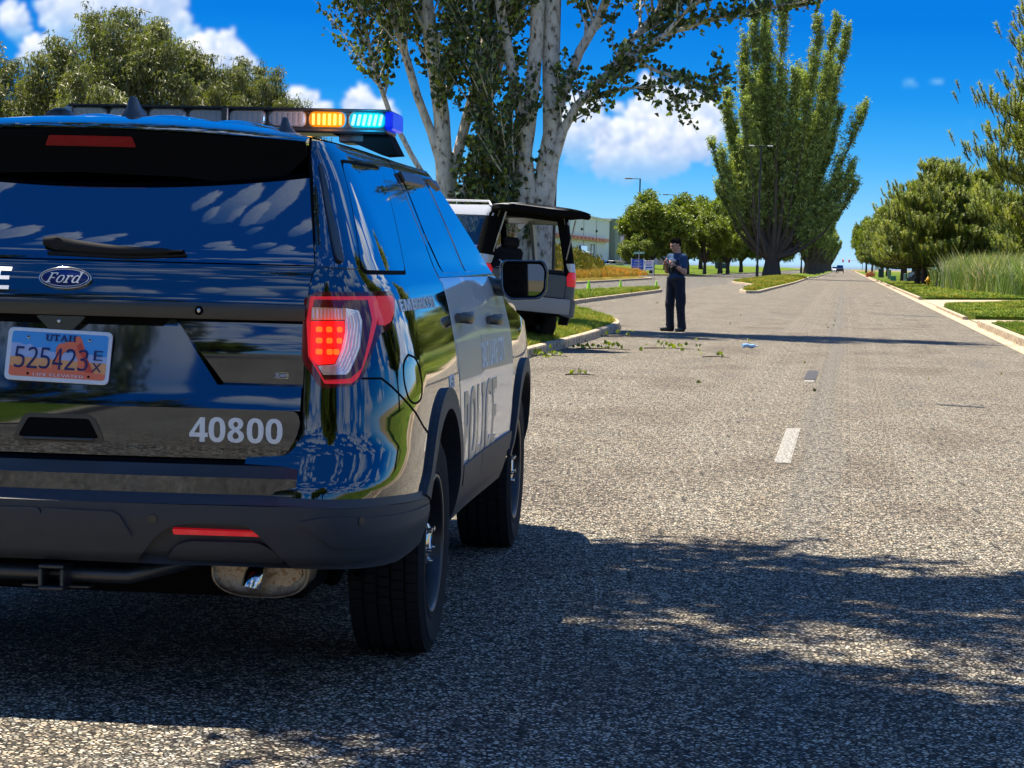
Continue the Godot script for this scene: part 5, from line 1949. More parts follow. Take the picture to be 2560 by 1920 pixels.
func nets(b: B, bones: Array, cell: float, k: float, clip = null) -> void:
	var lo := Vector3.ONE * 1e9
	var hi := -lo
	for q in bones:
		for e in 2:
			var r: float = q[2 + e] + k * 0.3
			lo = lo.min(q[e] - Vector3.ONE * r)
			hi = hi.max(q[e] + Vector3.ONE * r)
	lo -= Vector3.ONE * cell * 2
	hi += Vector3.ONE * cell * 2
	var N := Vector3i(((hi - lo) / cell).ceil()) + Vector3i.ONE
	var val := PackedFloat32Array()
	val.resize(N.x * N.y * N.z)
	val.fill(1.0)
	# fill only near the bones
	for q in bones:
		var r := maxf(q[2], q[3]) + k * 0.5 + cell * 2
		var l3 := Vector3i(((q[0].min(q[1]) - Vector3.ONE * r - lo) / cell).floor()).max(Vector3i.ZERO)
		var h3 := Vector3i(((q[0].max(q[1]) + Vector3.ONE * r - lo) / cell).ceil()).min(N - Vector3i.ONE)
		for x in range(l3.x, h3.x + 1):
			for y in range(l3.y, h3.y + 1):
				for z in range(l3.z, h3.z + 1):
					var i := (x * N.y + y) * N.z + z
					if val[i] == 1.0:
						var p := lo + Vector3(x, y, z) * cell
						var d := field(p, bones, k)
						if clip != null:
							d = maxf(d, clip.call(p))
						val[i] = d
	var at := {}
	var nrm := {}
	var offs := [0, N.y * N.z, N.z, N.y * N.z + N.z, 1, N.y * N.z + 1, N.z + 1, N.y * N.z + N.z + 1]
	for x in N.x - 1:
		for y in N.y - 1:
			for z in N.z - 1:
				var i := (x * N.y + y) * N.z + z
				var inside := 0
				for c in 8:
					if val[i + offs[c]] < 0:
						inside += 1
				if inside == 0 or inside == 8:
					continue
				var sum := Vector3.ZERO
				var n := 0
				for e in [[0, 1], [2, 3], [4, 5], [6, 7], [0, 2], [1, 3], [4, 6], [5, 7], [0, 4], [1, 5], [2, 6], [3, 7]]:
					var a: float = val[i + offs[e[0]]]
					var c: float = val[i + offs[e[1]]]
					if (a < 0) != (c < 0):
						var t := a / (a - c)
						sum += Vector3(e[0] & 1, (e[0] >> 1) & 1, e[0] >> 2).lerp(Vector3(e[1] & 1, (e[1] >> 1) & 1, e[1] >> 2), t)
						n += 1
				at[i] = lo + (Vector3(x, y, z) + sum / n) * cell
				nrm[i] = Vector3(val[i + offs[1]] - val[i] + val[i + offs[7]] - val[i + offs[6]], val[i + offs[2]] - val[i] + val[i + offs[7]] - val[i + offs[5]], val[i + offs[4]] - val[i] + val[i + offs[7]] - val[i + offs[3]]).normalized()
	var step := [N.y * N.z, N.z, 1]
	for i in at:
		for ax in 3:
			var j: int = i + step[ax]
			if (val[i] < 0) == (val[j] < 0):
				continue
			var u: int = step[(ax + 1) % 3]
			var w: int = step[(ax + 2) % 3]
			if not (at.has(i - u) and at.has(i - w) and at.has(i - u - w)):
				continue
			var q := [i, i - u, i - u - w, i - w]
			if val[i] > 0:
				q.reverse()
			b.qn(at[q[0]], at[q[1]], at[q[2]], at[q[3]], nrm[q[0]], nrm[q[1]], nrm[q[2]], nrm[q[3]])

func hand(b: B, wrist: Vector3, dir: Vector3, palm_n: Vector3, thumb_side: float) -> void:
	var d := dir.normalized()
	var s := d.cross(palm_n).normalized() * thumb_side
	var n := palm_n.normalized()
	var bones := [[wrist - d * 0.03, wrist + d * 0.02, 0.026, 0.027]]
	for k in 4:
		var o := (k - 1.5) * 0.019
		var kn := wrist + d * 0.085 - s * o
		var L: float = [0.070, 0.078, 0.072, 0.056][k]
		bones.append([wrist + d * 0.01 - s * o * 0.7, kn, 0.014, 0.0115])
		var m1 := kn + (d * 0.75 + n * 0.65).normalized() * L * 0.45
		var m2 := m1 + (d * 0.25 + n).normalized() * L * 0.33
		bones.append([kn, m1, 0.0105, 0.0092])
		bones.append([m1, m2, 0.0092, 0.0085])
		bones.append([m2, m2 + (n - d * 0.3).normalized() * L * 0.25, 0.0085, 0.0075])
	var t0 := wrist + d * 0.02 + s * 0.028
	var t1 := t0 + (d * 0.6 + s * 0.8).normalized() * 0.038
	var t2 := t1 + (d * 0.9 + n * 0.4 + s * 0.1).normalized() * 0.032
	bones.append([wrist + d * 0.005, t0, 0.017, 0.015])
	bones.append([t0, t1, 0.014, 0.0115])
	bones.append([t1, t2, 0.0105, 0.0085])
	nets(b, bones, 0.0055, 0.010)

func officer() -> void:
	var m := mat("skin", lin(0.50, 0.27, 0.19), 0.5, 0, 0.4)
	m.subsurf_scatter_enabled = true
	m.subsurf_scatter_strength = 0.15
	mat("hair", lin(0.012, 0.009, 0.008), 0.95, 0, 0.1)
	m = mat("shirt_navy", lin(0.022, 0.055, 0.125), 0.85, 0, 0.3)
	m.rim_enabled = true
	m.rim = 0.3
	mat("vest_navy", lin(0.009, 0.014, 0.034), 0.85)
	mat("trouser_navy", lin(0.006, 0.008, 0.020), 0.85)
	mat("leather", lin(0.008, 0.008, 0.009), 0.45)
	mat("phone_black", lin(0.01, 0.01, 0.012), 0.2)
	var P := thing("person", "person in navy uniform looking down at a phone held in both hands", "person", Vector3(-3.24, 0.0, -44.0), 5.0)
	# joints: x along the picture, z towards the camera; the officer faces left and a little to the camera
	var pel := Vector3(0.0, 0.99, 0.0)
	var chest := Vector3(-0.005, 1.29, 0.0)
	var neck := Vector3(0.015, 1.475, 0.0)
	var head := Vector3(-0.022, 1.655, 0.012)
	var shN := Vector3(0.125, 1.425, 0.135)
	var shF := Vector3(-0.115, 1.425, -0.125)
	var elN := Vector3(0.150, 1.155, 0.235)
	var elF := Vector3(-0.175, 1.165, -0.10)
	var wrN := Vector3(-0.055, 1.285, 0.265)
	var wrF := Vector3(-0.215, 1.300, 0.110)
	var hipN := Vector3(0.075, 0.95, 0.075)
	var hipF := Vector3(-0.075, 0.95, -0.065)
	var knN := Vector3(0.095, 0.52, 0.105)
	var knF := Vector3(-0.105, 0.53, -0.055)
	var anN := Vector3(0.135, 0.09, 0.06)
	var anF := Vector3(-0.090, 0.09, -0.07)
	var across := Vector3(0.68, 0, 0.73)
	# body
	var b := B.new()
	var bones := [[pel - across * 0.06, pel + across * 0.06, 0.095, 0.095], [pel + Vector3(0, 0.1, 0), chest, 0.095, 0.11], [chest - across * 0.06, chest + across * 0.06, 0.105, 0.105],
		[neck - Vector3(0, 0.08, 0), neck + Vector3(-0.005, 0.08, 0.004), 0.062, 0.058], [shN, elN, 0.056, 0.043], [shF, elF, 0.056, 0.043], [elN, wrN, 0.044, 0.029], [elF, wrF, 0.044, 0.029],
		[neck - Vector3(0, 0.03, 0), shN, 0.06, 0.055], [neck - Vector3(0, 0.03, 0), shF, 0.06, 0.055], [hipN, knN, 0.085, 0.06], [hipF, knF, 0.085, 0.06], [knN, anN, 0.058, 0.042], [knF, anF, 0.058, 0.042]]
	nets(b, bones, 0.016, 0.035)
	# head: looks left and down
	var f := Vector3(-0.86, -0.30, 0.40).normalized()
	var up := (Vector3.UP - f * f.y).normalized()
	var sd := f.cross(up).normalized()    # the side nearer the camera is -sd or +sd
	if sd.z < 0:
		sd = -sd
	var hb := [[head + up * 0.035 - f * 0.02, head + up * 0.03 + f * 0.025, 0.082, 0.078], [head - up * 0.02 + f * 0.03, head - up * 0.075 + f * 0.055, 0.066, 0.040], [head - up * 0.085 + f * 0.05, head - up * 0.095 + f * 0.062, 0.030, 0.022],
		[head + up * 0.018 + f * 0.092, head - up * 0.020 + f * 0.112, 0.009, 0.014], [head - up * 0.02 + f * 0.105 - sd * 0.01, head - up * 0.02 + f * 0.105 + sd * 0.01, 0.009, 0.009],
		[head + up * 0.03 + f * 0.085 - sd * 0.035, head + up * 0.03 + f * 0.085 + sd * 0.035, 0.014, 0.014], [head - up * 0.055 + f * 0.09 - sd * 0.016, head - up * 0.055 + f * 0.09 + sd * 0.016, 0.010, 0.010],
		[head - up * 0.015 + f * 0.04 - sd * 0.045, head - up * 0.06 + f * 0.04 - sd * 0.03, 0.035, 0.03], [head - up * 0.015 + f * 0.04 + sd * 0.045, head - up * 0.06 + f * 0.04 + sd * 0.03, 0.035, 0.03],
		[head - up * 0.03 - f * 0.02, neck + Vector3(0, 0.06, 0), 0.06, 0.056]]
	for s in [-1, 1]:
		hb.append([head + up * 0.012 - f * 0.012 + sd * 0.078 * s, head - up * 0.03 - f * 0.006 + sd * 0.076 * s, 0.016, 0.010])
	nets(b, hb, 0.006, 0.018)
	hand(b, wrN, Vector3(-0.85, 0.42, -0.25), Vector3(-0.25, 0.1, -0.95), 1.0)
	hand(b, wrF, Vector3(-0.10, 0.62, 0.70), Vector3(0.35, 0.25, 0.65), -1.0)
	part("body", b, M.skin, P)
	# hair
	b = B.new()
	nets(b, [[head + up * 0.055 - f * 0.03, head + up * 0.062 + f * 0.03, 0.080, 0.072], [head + up * 0.0 - f * 0.045, head + up * 0.05 - f * 0.035, 0.070, 0.082], [head + up * 0.10 + f * 0.0, head + up * 0.10 + f * 0.05, 0.036, 0.026]], 0.007, 0.03, func(p):
		var q: Vector3 = p - head
		return maxf(q.dot(f) - 0.085, (0.068 if q.dot(f) > 0.03 else -0.03 if q.dot(f) < -0.03 else 0.0) - q.dot(up)))
	part("hair", b, M.hair, P)
	b = B.new()
	for s in [-1, 1]:
		var c: Vector3 = head + up * 0.014 + f * 0.104 + sd * 0.033 * s
		var ring := []
		for k in 13:
			var a := TAU * k / 12
			ring.append(c + sd * 0.026 * cos(a) + up * 0.017 * sin(a) - f * 0.006 * absf(cos(a)))
		var rr := []
		for k in 13:
			rr.append(0.0022)
		b.tube(ring, rr, 5, false)
		b.tube([c + sd * 0.026 * s, head + up * 0.02 + f * 0.05 + sd * 0.082 * s, head + up * 0.012 - f * 0.01 + sd * 0.086 * s], [0.002, 0.002, 0.002], 5)
	part("glasses", b, M.phone_black, P)
	# shirt with short sleeves, vest, trousers, boots
	b = B.new()
	var slN := shN.lerp(elN, 0.78)
	var slF := shF.lerp(elF, 0.78)
	bones = [[pel + Vector3(0, 0.05, 0) - across * 0.055, pel + Vector3(0, 0.05, 0) + across * 0.055, 0.125, 0.125], [pel + Vector3(0, 0.1, 0), chest, 0.145, 0.155], [chest - across * 0.065, chest + across * 0.065, 0.142, 0.142],
		[neck - Vector3(0, 0.05, 0), shN, 0.075, 0.068], [neck - Vector3(0, 0.05, 0), shF, 0.075, 0.068], [shN, slN, 0.070, 0.074], [shF, slF, 0.070, 0.074], [neck - Vector3(0, 0.06, 0), neck + Vector3(0.0, 0.015, 0.0), 0.078, 0.07]]
	nets(b, bones, 0.013, 0.045, func(p):
		var cN: float = (p - slN).dot((elN - shN).normalized()) if p.distance_to(elN) < 0.17 else -1.0
		var cF: float = (p - slF).dot((elF - shF).normalized()) if p.distance_to(elF) < 0.17 else -1.0
		return maxf(maxf(cN, cF), maxf(0.985 - p.y, p.y - 1.515)))
	part("shirt", b, M.shirt_navy, P)
	b = B.new()
	bones = [[pel + Vector3(0, 0.14, 0), chest, 0.150, 0.160], [chest - across * 0.06, chest + across * 0.06, 0.150, 0.150]]
	nets(b, bones, 0.013, 0.05, func(p): return maxf(1.10 - p.y, p.y - 1.375))
	var vest := part("vest", b, M.vest_navy, P)
	b = B.new()
	for q in [Vector3(-0.14, 1.22, 0.10), Vector3(-0.09, 1.20, 0.14), Vector3(-0.16, 1.28, 0.06)]:
		b.box(q, Vector3(0.055, 0.09, 0.05), 0.012, Basis(Vector3.UP, 0.6))
	part("pouch", b, M.leather, vest)
	b = B.new()
	b.box(Vector3(0.055, 1.385, 0.165), Vector3(0.045, 0.055, 0.01), 0.004, Basis(Vector3.UP, -0.3))
	part("badge", b, M.silver_plastic, P)
	b = B.new()
	bones = [[pel - across * 0.06, pel + across * 0.06, 0.128, 0.128], [hipN, knN, 0.108, 0.088], [hipF, knF, 0.108, 0.088], [knN, anN, 0.086, 0.078], [knF, anF, 0.086, 0.076], [anN + Vector3(0, 0.03, 0), anN - Vector3(0, 0.03, 0), 0.075, 0.08], [anF + Vector3(0, 0.03, 0), anF - Vector3(0, 0.03, 0), 0.074, 0.078],
		[hipN.lerp(knN, 0.55) + Vector3(0.055, 0, 0.04), hipN.lerp(knN, 0.85) + Vector3(0.055, 0, 0.04), 0.05, 0.055]]
	nets(b, bones, 0.014, 0.035, func(p): return maxf(p.y - 1.045, 0.045 - p.y))
	part("trousers", b, M.trouser_navy, P)
	b = B.new()
	bones = [[pel + Vector3(0, 0.035, 0) - across * 0.06, pel + Vector3(0, 0.035, 0) + across * 0.06, 0.137, 0.137]]
	nets(b, bones, 0.013, 0.03, func(p): return absf(p.y - 1.028) - 0.026)
	var belt := part("belt", b, M.leather, P)
	b = B.new()
	b.box(Vector3(0.15, 0.985, 0.10), Vector3(0.06, 0.14, 0.09), 0.02)
	part("holster", b, M.leather, belt)
	for e in [[anN, Vector3(-0.55, 0, 0.83)], [anF, Vector3(-0.95, 0, 0.25)]]:
		b = B.new()
		var a: Vector3 = e[0]
		var d: Vector3 = e[1].normalized()
		nets(b, [[a - d * 0.04 - Vector3(0, 0.045, 0), a + d * 0.16 - Vector3(0, 0.05, 0), 0.05, 0.043], [a + Vector3(0, 0.06, 0), a - Vector3(0, 0.04, 0), 0.056, 0.055], [a - Vector3(0, 0.02, 0), a + d * 0.09 - Vector3(0, 0.045, 0), 0.05, 0.045]], 0.010, 0.03, func(p): return 0.002 - p.y)
		part("boot", b, M.leather, P)
	b = B.new()
	nets(b, [[wrN.lerp(elN, 0.10), wrN.lerp(elN, 0.20), 0.036, 0.037]], 0.008, 0.01)
	part("watch", b, M.leather, P)
	var ph := thing("phone", "black phone held up in the officer's hands", "phone", Vector3.ZERO)
	b = B.new()
	b.box(Vector3.ZERO, Vector3(0.078, 0.155, 0.011), 0.004)
	part("case", b, M.phone_black, ph)
	b = B.new()
	b.box(Vector3(0, 0, 0.0065), Vector3(0.07, 0.145, 0.001))
	part("screen", b, M.phone_black, ph)
	ph.transform = P.transform * Transform3D(Basis(Vector3.UP, 1.0) * Basis(Vector3.RIGHT, -0.95), Vector3(-0.205, 1.395, 0.205))

# ---- plants --------------------------------------------------------------------------------------------------------
func leaf_mesh(l: float, w: float, fold := 0.25) -> ArrayMesh:
	var b := B.new()
	var p := [Vector3(0, 0, 0), Vector3(w * 0.42, l * 0.22, w * fold), Vector3(w * 0.5, l * 0.42, w * fold), Vector3(0, l, -w * 0.1), Vector3(-w * 0.5, l * 0.42, w * fold), Vector3(-w * 0.42, l * 0.22, w * fold), Vector3(0, l * 0.4, 0)]
	for k in 6:
		b.tri(p[6], p[k], p[(k + 1) % 6])
	return b.mesh()

# a spray of n leaves filling a ball of radius r
func spray_mesh(n: int, r: float, l: float, w: float, droop: float, sd: int) -> ArrayMesh:
	var g := RandomNumberGenerator.new()
	g.seed = sd
	var b := B.new()
	for k in n:
		var c := Vector3(g.randf_range(-1, 1), g.randf_range(-1, 1), g.randf_range(-1, 1))
		if c.length() > 1:
			c = c.normalized() * g.randf()
		c *= r
		var d := (Vector3(g.randfn(), g.randfn() - droop, g.randfn())).normalized()
		var s := d.cross(Vector3(g.randfn(), g.randfn(), g.randfn())).normalized() * w * 0.5
		var nn := s.cross(d).normalized() * w * 0.2
		var ll := l * g.randf_range(0.7, 1.25)
		b.tri(c, c + d * ll * 0.45 + s + nn, c + d * ll)
		b.tri(c, c + d * ll, c + d * ll * 0.45 - s + nn)
	return b.mesh()

# a shoot of long needles round an upright axis
func needle_mesh(n: int, l: float, w: float, length: float, sd: int) -> ArrayMesh:
	var g := RandomNumberGenerator.new()
	g.seed = sd
	var b := B.new()
	for k in n:
		var c := Vector3(0, length * (float(k) / n), 0)
		var a := k * 2.4 + g.randf()
		var out := Vector3(cos(a), g.randf_range(0.5, 1.3), sin(a)).normalized()
		var s := out.cross(Vector3.UP).normalized() * w
		b.tri(c - s, c + s, c + out * l * g.randf_range(0.8, 1.1))
	b.tube([Vector3(0, -0.1, 0), Vector3(0, length, 0)], [0.012, 0.006], 3)
	return b.mesh()

func random_basis(g: RandomNumberGenerator, s: float) -> Basis:
	return Basis(Quaternion(Vector3(g.randfn(), g.randfn(), g.randfn()).normalized(), g.randf() * TAU)).scaled(Vector3.ONE * s)

func limb(b: B, g: RandomNumberGenerator, p: Vector3, d: Vector3, l: float, r: float, pull: Vector3, segs: int, sides: int, wob := 0.08) -> Array:
	var path := [p]
	var rad := [r]
	for k in segs:
		d = (d + pull / segs + Vector3(g.randfn(), g.randfn(), g.randfn()) * wob).normalized()
		p += d * l / segs
		path.append(p)
		rad.append(maxf(r * (1.0 - 0.85 * (k + 1) / segs), 0.0025))
	b.tube(path, rad, sides, false)
	return path

func along(path: Array, t: float) -> Array:
	var f := t * (path.size() - 1)
	var i := mini(int(f), path.size() - 2)
	return [path[i].lerp(path[i + 1], f - i), (path[i + 1] - path[i]).normalized()]

# side branches, twigs and leaves along a stem
func clothe(b: B, g: RandomNumberGenerator, stem: Array, from: float, spacing: float, bl: float, twig_gap: float, leaf_gap: float, leaves: Array, size: float, pull := Vector3(0, 0.5, 0), angle := 0.72) -> void:
	var length := 0.0
	for k in stem.size() - 1:
		length += stem[k].distance_to(stem[k + 1])
	var n := int(length * (1.0 - from) / spacing)
	for k in n:
		var t := from + (1.0 - from) * (k + g.randf()) / n
		var s := along(stem, minf(t, 0.999))
		var az := g.randf() * TAU
		var out := Vector3(cos(az), 0, sin(az))
		var d: Vector3 = (s[1] * cos(angle) + out * sin(angle)).normalized()
		var l := bl * g.randf_range(0.55, 1.15) * lerpf(1.0, 0.55, t)
		var br := limb(b, g, s[0], d, l, 0.012 + 0.010 * l, pull, 6, 4)
		var nt := int(l / twig_gap)
		for j in nt:
			var q := along(br, clampf(0.15 + 0.85 * (j + g.randf()) / nt, 0, 0.999))
			var a2 := g.randf() * TAU
			var d2: Vector3 = (q[1] + Vector3(cos(a2), 0.2, sin(a2)) * 0.8).normalized()
			var tl := g.randf_range(0.25, 0.6)
			var tw := limb(b, g, q[0], d2, tl, 0.006, pull * 0.6, 2, 3)
			var nl := int(tl / leaf_gap) + 1
			for i in nl:
				var e := along(tw, clampf((i + g.randf()) / nl, 0, 0.999))
				leaves.append(Transform3D(random_basis(g, size * g.randf_range(0.7, 1.2)), e[0] + Vector3(g.randfn(), g.randfn(), g.randfn()) * 0.05))

func near_poplar(called: String, label: String, stems: Array, base: Vector3, sd: int) -> Node3D:
	var t := thing(called, label, "tree", base, 0, "poplars along the median")
	var g := RandomNumberGenerator.new()
	g.seed = sd
	var wood := B.new()
	var leaves := []
	for s in stems:
		var path := []
		var q: Array = s[0]
		for k in range(0, q.size(), 2):
			path.append(Vector3(q[k], q[k + 1], s[3] * (q[k + 1] - 2.0) * 0.12 + s[4]) - Vector3(base.x, base.y, 0))
		if s[5] > 0:   # grows on above
			var d: Vector3 = (path[-1] - path[-2]).normalized()
			for k in int(s[5]):
				d = (d + Vector3(g.randfn() * 0.06, 0.15, g.randfn() * 0.06)).normalized()
				path.append(path[-1] + d * 1.0)
		var rad := []
		for k in path.size():
			rad.append(lerpf(s[1], s[2], pow(float(k) / (path.size() - 1), 0.6)) * 0.72)
		wood.tube(path, rad, 10)
		clothe(wood, g, path, s[6], s[7] * (0.5 if s.size() < 10 else 0.75), s[8] * (1.5 if s.size() < 10 else 0.95), 0.15, 0.062, leaves, 1.0, s[9] if s.size() > 9 else Vector3(0, 0.55, 0))
	part("trunk", wood, M.pale_bark, t)
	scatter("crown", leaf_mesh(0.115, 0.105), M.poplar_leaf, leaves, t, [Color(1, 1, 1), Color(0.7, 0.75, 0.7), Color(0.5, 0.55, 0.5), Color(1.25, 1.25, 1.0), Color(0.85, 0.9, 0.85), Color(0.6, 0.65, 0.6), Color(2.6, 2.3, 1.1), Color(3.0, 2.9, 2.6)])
	return t

func far_poplar(called: String, label: String, H: float, R: float, n: int, sd: int, at: Vector3, fan := 0.6, plumes := []) -> Node3D:
	var t := thing(called, label, "tree", at, 0, "poplars along the median")
	var g := RandomNumberGenerator.new()
	g.seed = sd
	var wood := B.new()
	var leaves := []
	for k in n:
		var az := TAU * (k + g.randf_range(-0.3, 0.3)) / n * 2.618
		var rr := R * sqrt(float(k) / n) * g.randf_range(0.8, 1.1)
		var hh := H * (1.0 - 0.62 * pow(rr / R, 2.0)) * g.randf_range(0.72, 1.06)
		if plumes.size():
			var pm: Array = plumes[k % plumes.size()]
			var deep := g.randf_range(-0.75, 0.75) * R * (1.0 - 0.5 * absf(pm[0]) / R)
			var first := k < plumes.size()
			hh = pm[1] * (1.0 if first else g.randf_range(0.5, 0.95))
			var side: float = pm[0] * (1.0 if first else g.randf_range(0.35, 1.0))
			rr = Vector2(side, deep * (0.6 if first else 1.0)).length()
			az = Vector2(side, deep * (0.6 if first else 1.0)).angle()
		var path := []
		var out := Vector3(cos(az), 0, sin(az))
		for i in 9:
			var s := float(i) / 8
			path.append(out * (0.3 + (rr - 0.3) * pow(s, fan)) + Vector3(g.randfn() * 0.12, 1.6 + (hh - 1.6) * s, g.randfn() * 0.12))
		var rad := []
		for i in 9:
			rad.append(lerpf(0.24 + 0.12 * (1.0 - rr / R), 0.03, pow(i / 8.0, 0.7)))
		wood.tube(path, rad, 7)
		# short steep shoots all along the stem carry the leaves
		for i in int(hh * 4.4):
			var sp := 0.12 + 0.88 * pow(g.randf(), 0.65)
			var e := along(path, minf(sp, 0.999))
			var a := g.randf() * TAU
			var l := (1.1 + R * 0.22) * pow(1.06 - sp, 0.45) * g.randf_range(0.6, 1.25)
			var d := Vector3(cos(a) * 0.55, 1.0, sin(a) * 0.55).normalized()
			for q in 12:
				var t2 := (q + g.randf()) / 12.0
				leaves.append(Transform3D(random_basis(g, g.randf_range(0.6, 1.15) * (1.1 - 0.45 * t2)), e[0] + d * l * t2 + Vector3(0, 0.25 * l * t2 * t2, 0) + Vector3(g.randfn(), g.randfn(), g.randfn()) * 0.13))
	wood.tube([Vector3(0, -0.3, 0), Vector3(0, 0.6, 0), Vector3(0, 3.2, 0)], [1.0, 0.72, 0.62], 12)
	for k in 7:
		var a := TAU * k / 7
		wood.tube([Vector3(cos(a) * 0.75, -0.2, sin(a) * 0.75), Vector3(cos(a) * 0.5, 1.2, sin(a) * 0.5), Vector3(cos(a) * 0.6, 4.0, sin(a) * 0.6)], [0.32, 0.25, 0.2], 7)
	part("trunk", wood, M.rough_bark, t)
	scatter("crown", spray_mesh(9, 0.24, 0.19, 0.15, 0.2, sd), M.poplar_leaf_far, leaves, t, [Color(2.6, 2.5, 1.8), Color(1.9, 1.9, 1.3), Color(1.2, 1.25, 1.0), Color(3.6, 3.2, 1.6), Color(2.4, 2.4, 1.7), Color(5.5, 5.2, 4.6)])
	return t

func round_tree(called: String, label: String, cat: String, H: float, R: float, trunk: float, n: int, sd: int, at: Vector3, leaf: Material, spray: ArrayMesh, group: String, tall := 0.5) -> Node3D:
	var t := thing(called, label, cat, at, 0, group)
	var g := RandomNumberGenerator.new()
	g.seed = sd
	var wood := B.new()
	var leaves := []
	wood.tube([Vector3(0, -0.2, 0), Vector3(0.05, trunk * 0.5, 0), Vector3(-0.05, trunk, 0.05)], [R * 0.07, R * 0.055, R * 0.05], 9)
	var mid := trunk + (H - trunk) * tall
	var blobs := int(26)
	for k in blobs:
		var u := g.randf_range(-0.85, 1)
		var a := g.randf() * TAU
		var q := sqrt(1 - u * u)
		var f := g.randf_range(0.45, 0.85)
		var c := Vector3(cos(a) * q * R * f, mid + u * (H - mid) * f if u > 0 else mid + u * (mid - trunk) * f, sin(a) * q * R * f)
		var rr := R * g.randf_range(0.2, 0.34)
		var st := Vector3(0, trunk * g.randf_range(0.8, 1.0), 0)
		wood.tube([st, st.lerp(c, 0.5) + Vector3(0, 0.1 * R, 0), c], [R * 0.03, R * 0.02, R * 0.008], 5, false)
		for i in n / blobs:
			var d := Vector3(g.randfn(), g.randfn() * 0.9, g.randfn()).normalized() * rr * pow(g.randf(), 0.35)
			leaves.append(Transform3D(random_basis(g, g.randf_range(0.7, 1.3)), c + d))
	part("trunk", wood, M.rough_bark, t)
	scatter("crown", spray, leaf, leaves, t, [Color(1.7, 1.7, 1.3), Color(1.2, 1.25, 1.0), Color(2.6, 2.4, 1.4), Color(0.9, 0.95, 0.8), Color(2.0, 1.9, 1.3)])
	return t

func willow(called: String, label: String, H: float, R: float, n: int, sd: int, at: Vector3) -> Node3D:
	var t := thing(called, label, "tree", at, 0, "willows behind the police car")
	var g := RandomNumberGenerator.new()
	g.seed = sd
	var wood := B.new()
	var leaves := []
	for k in n:
		var a := g.randf() * TAU
		var rr := R * sqrt(g.randf())
		var top := H * (1.0 - 0.5 * pow(rr / R, 2.2)) * g.randf_range(0.8, 1.04)
		var path := [Vector3(g.randfn() * 0.2, 0.4, g.randfn() * 0.2), Vector3(cos(a) * rr * 0.4, top * 0.45, sin(a) * rr * 0.4), Vector3(cos(a) * rr * 0.85, top * 0.85, sin(a) * rr * 0.85), Vector3(cos(a) * rr, top, sin(a) * rr)]
		wood.tube(path, [0.11, 0.06, 0.025, 0.008], 5, false)
		for i in 190:
			var s := 0.30 + 0.70 * sqrt(g.randf())
			var e := along(path, minf(s, 0.999))
			var w := 0.75 * (1.08 - s) + 0.12
			leaves.append(Transform3D(Basis(Vector3.UP, g.randf() * TAU).scaled(Vector3.ONE * g.randf_range(0.7, 1.2)), e[0] + Vector3(g.randfn(), g.randfn() * 0.8, g.randfn()) * w))
	part("trunk", wood, M.rough_bark, t)
	scatter("crown", spray_mesh(13, 0.26, 0.20, 0.042, 1.1, sd), M.willow_leaf, leaves, t, [Color(1.4, 1.4, 1.3), Color(0.8, 0.85, 0.8), Color(1.8, 1.8, 1.6), Color(1.1, 1.15, 1.0), Color(2.2, 2.1, 1.9)])
	return t

func pine(called: String, label: String, H: float, R: float, clear: float, sd: int, at: Vector3, dens := 1.0, size := 1.0, group := "pines on the right verge") -> Node3D:
	var t := thing(called, label, "tree", at, 0, group)
	var g := RandomNumberGenerator.new()
	g.seed = sd
	var wood := B.new()
	var tufts := []
	wood.tube([Vector3(0, -0.2, 0), Vector3(0.03, clear, 0), Vector3(-0.06, H * 0.6, 0.05), Vector3(0, H * 0.97, 0)], [0.036 * H, 0.028 * H, 0.016 * H, 0.02], 9)
	var y := clear * 0.8
	while y < H * 0.97:
		var s := (y - clear * 0.8) / (H - clear * 0.8)
		var reach := R * (1.0 - pow(s, 1.7)) * lerpf(0.84, 1.0, minf(s * 4, 1)) + 0.3
		var n := 9
		for k in n:
			var a := TAU * (k + g.randf()) / n
			var l := reach * g.randf_range(0.80, 1.04)
			var br := limb(wood, g, Vector3(0, y + g.randf_range(-0.2, 0.2), 0), Vector3(cos(a), lerpf(0.05, 0.42, s), sin(a)).normalized(), l, 0.018 + 0.012 * l, Vector3(0, 0.32, 0), 5, 4, 0.06)
			var m := int(l * 7.5 * dens)
			for i in m:
				var q := along(br, clampf(0.25 + 0.75 * (i + g.randf()) / m, 0, 0.999))
				var a2 := g.randf() * TAU
				var side := Vector3(cos(a2), g.randf_range(-0.1, 0.5), sin(a2)) * g.randf_range(0.05, 0.20 * l + 0.15)
				var up: Vector3 = (Vector3.UP * 1.5 + side.normalized() * 0.6 + q[1] * 0.3 + Vector3(g.randfn(), g.randfn(), g.randfn()) * 0.2).normalized()
				var x: Vector3 = up.cross(Vector3(g.randfn(), 0.1, g.randfn())).normalized()
				var sc := size * g.randf_range(0.75, 1.25)
				tufts.append(Transform3D(Basis(x, up, x.cross(up)).scaled(Vector3.ONE * sc), q[0] + side))
		y += 0.42 + 0.02 * H
	part("trunk", wood, M.rough_bark, t)
	scatter("crown", needle_mesh(48, 0.14, 0.012, 0.27, sd), M.pine_needle, tufts, t, [Color(1.6, 1.65, 1.2), Color(1.0, 1.1, 0.9), Color(2.2, 2.1, 1.2), Color(1.3, 1.35, 1.0), Color(2.7, 2.4, 1.3)])
	return t

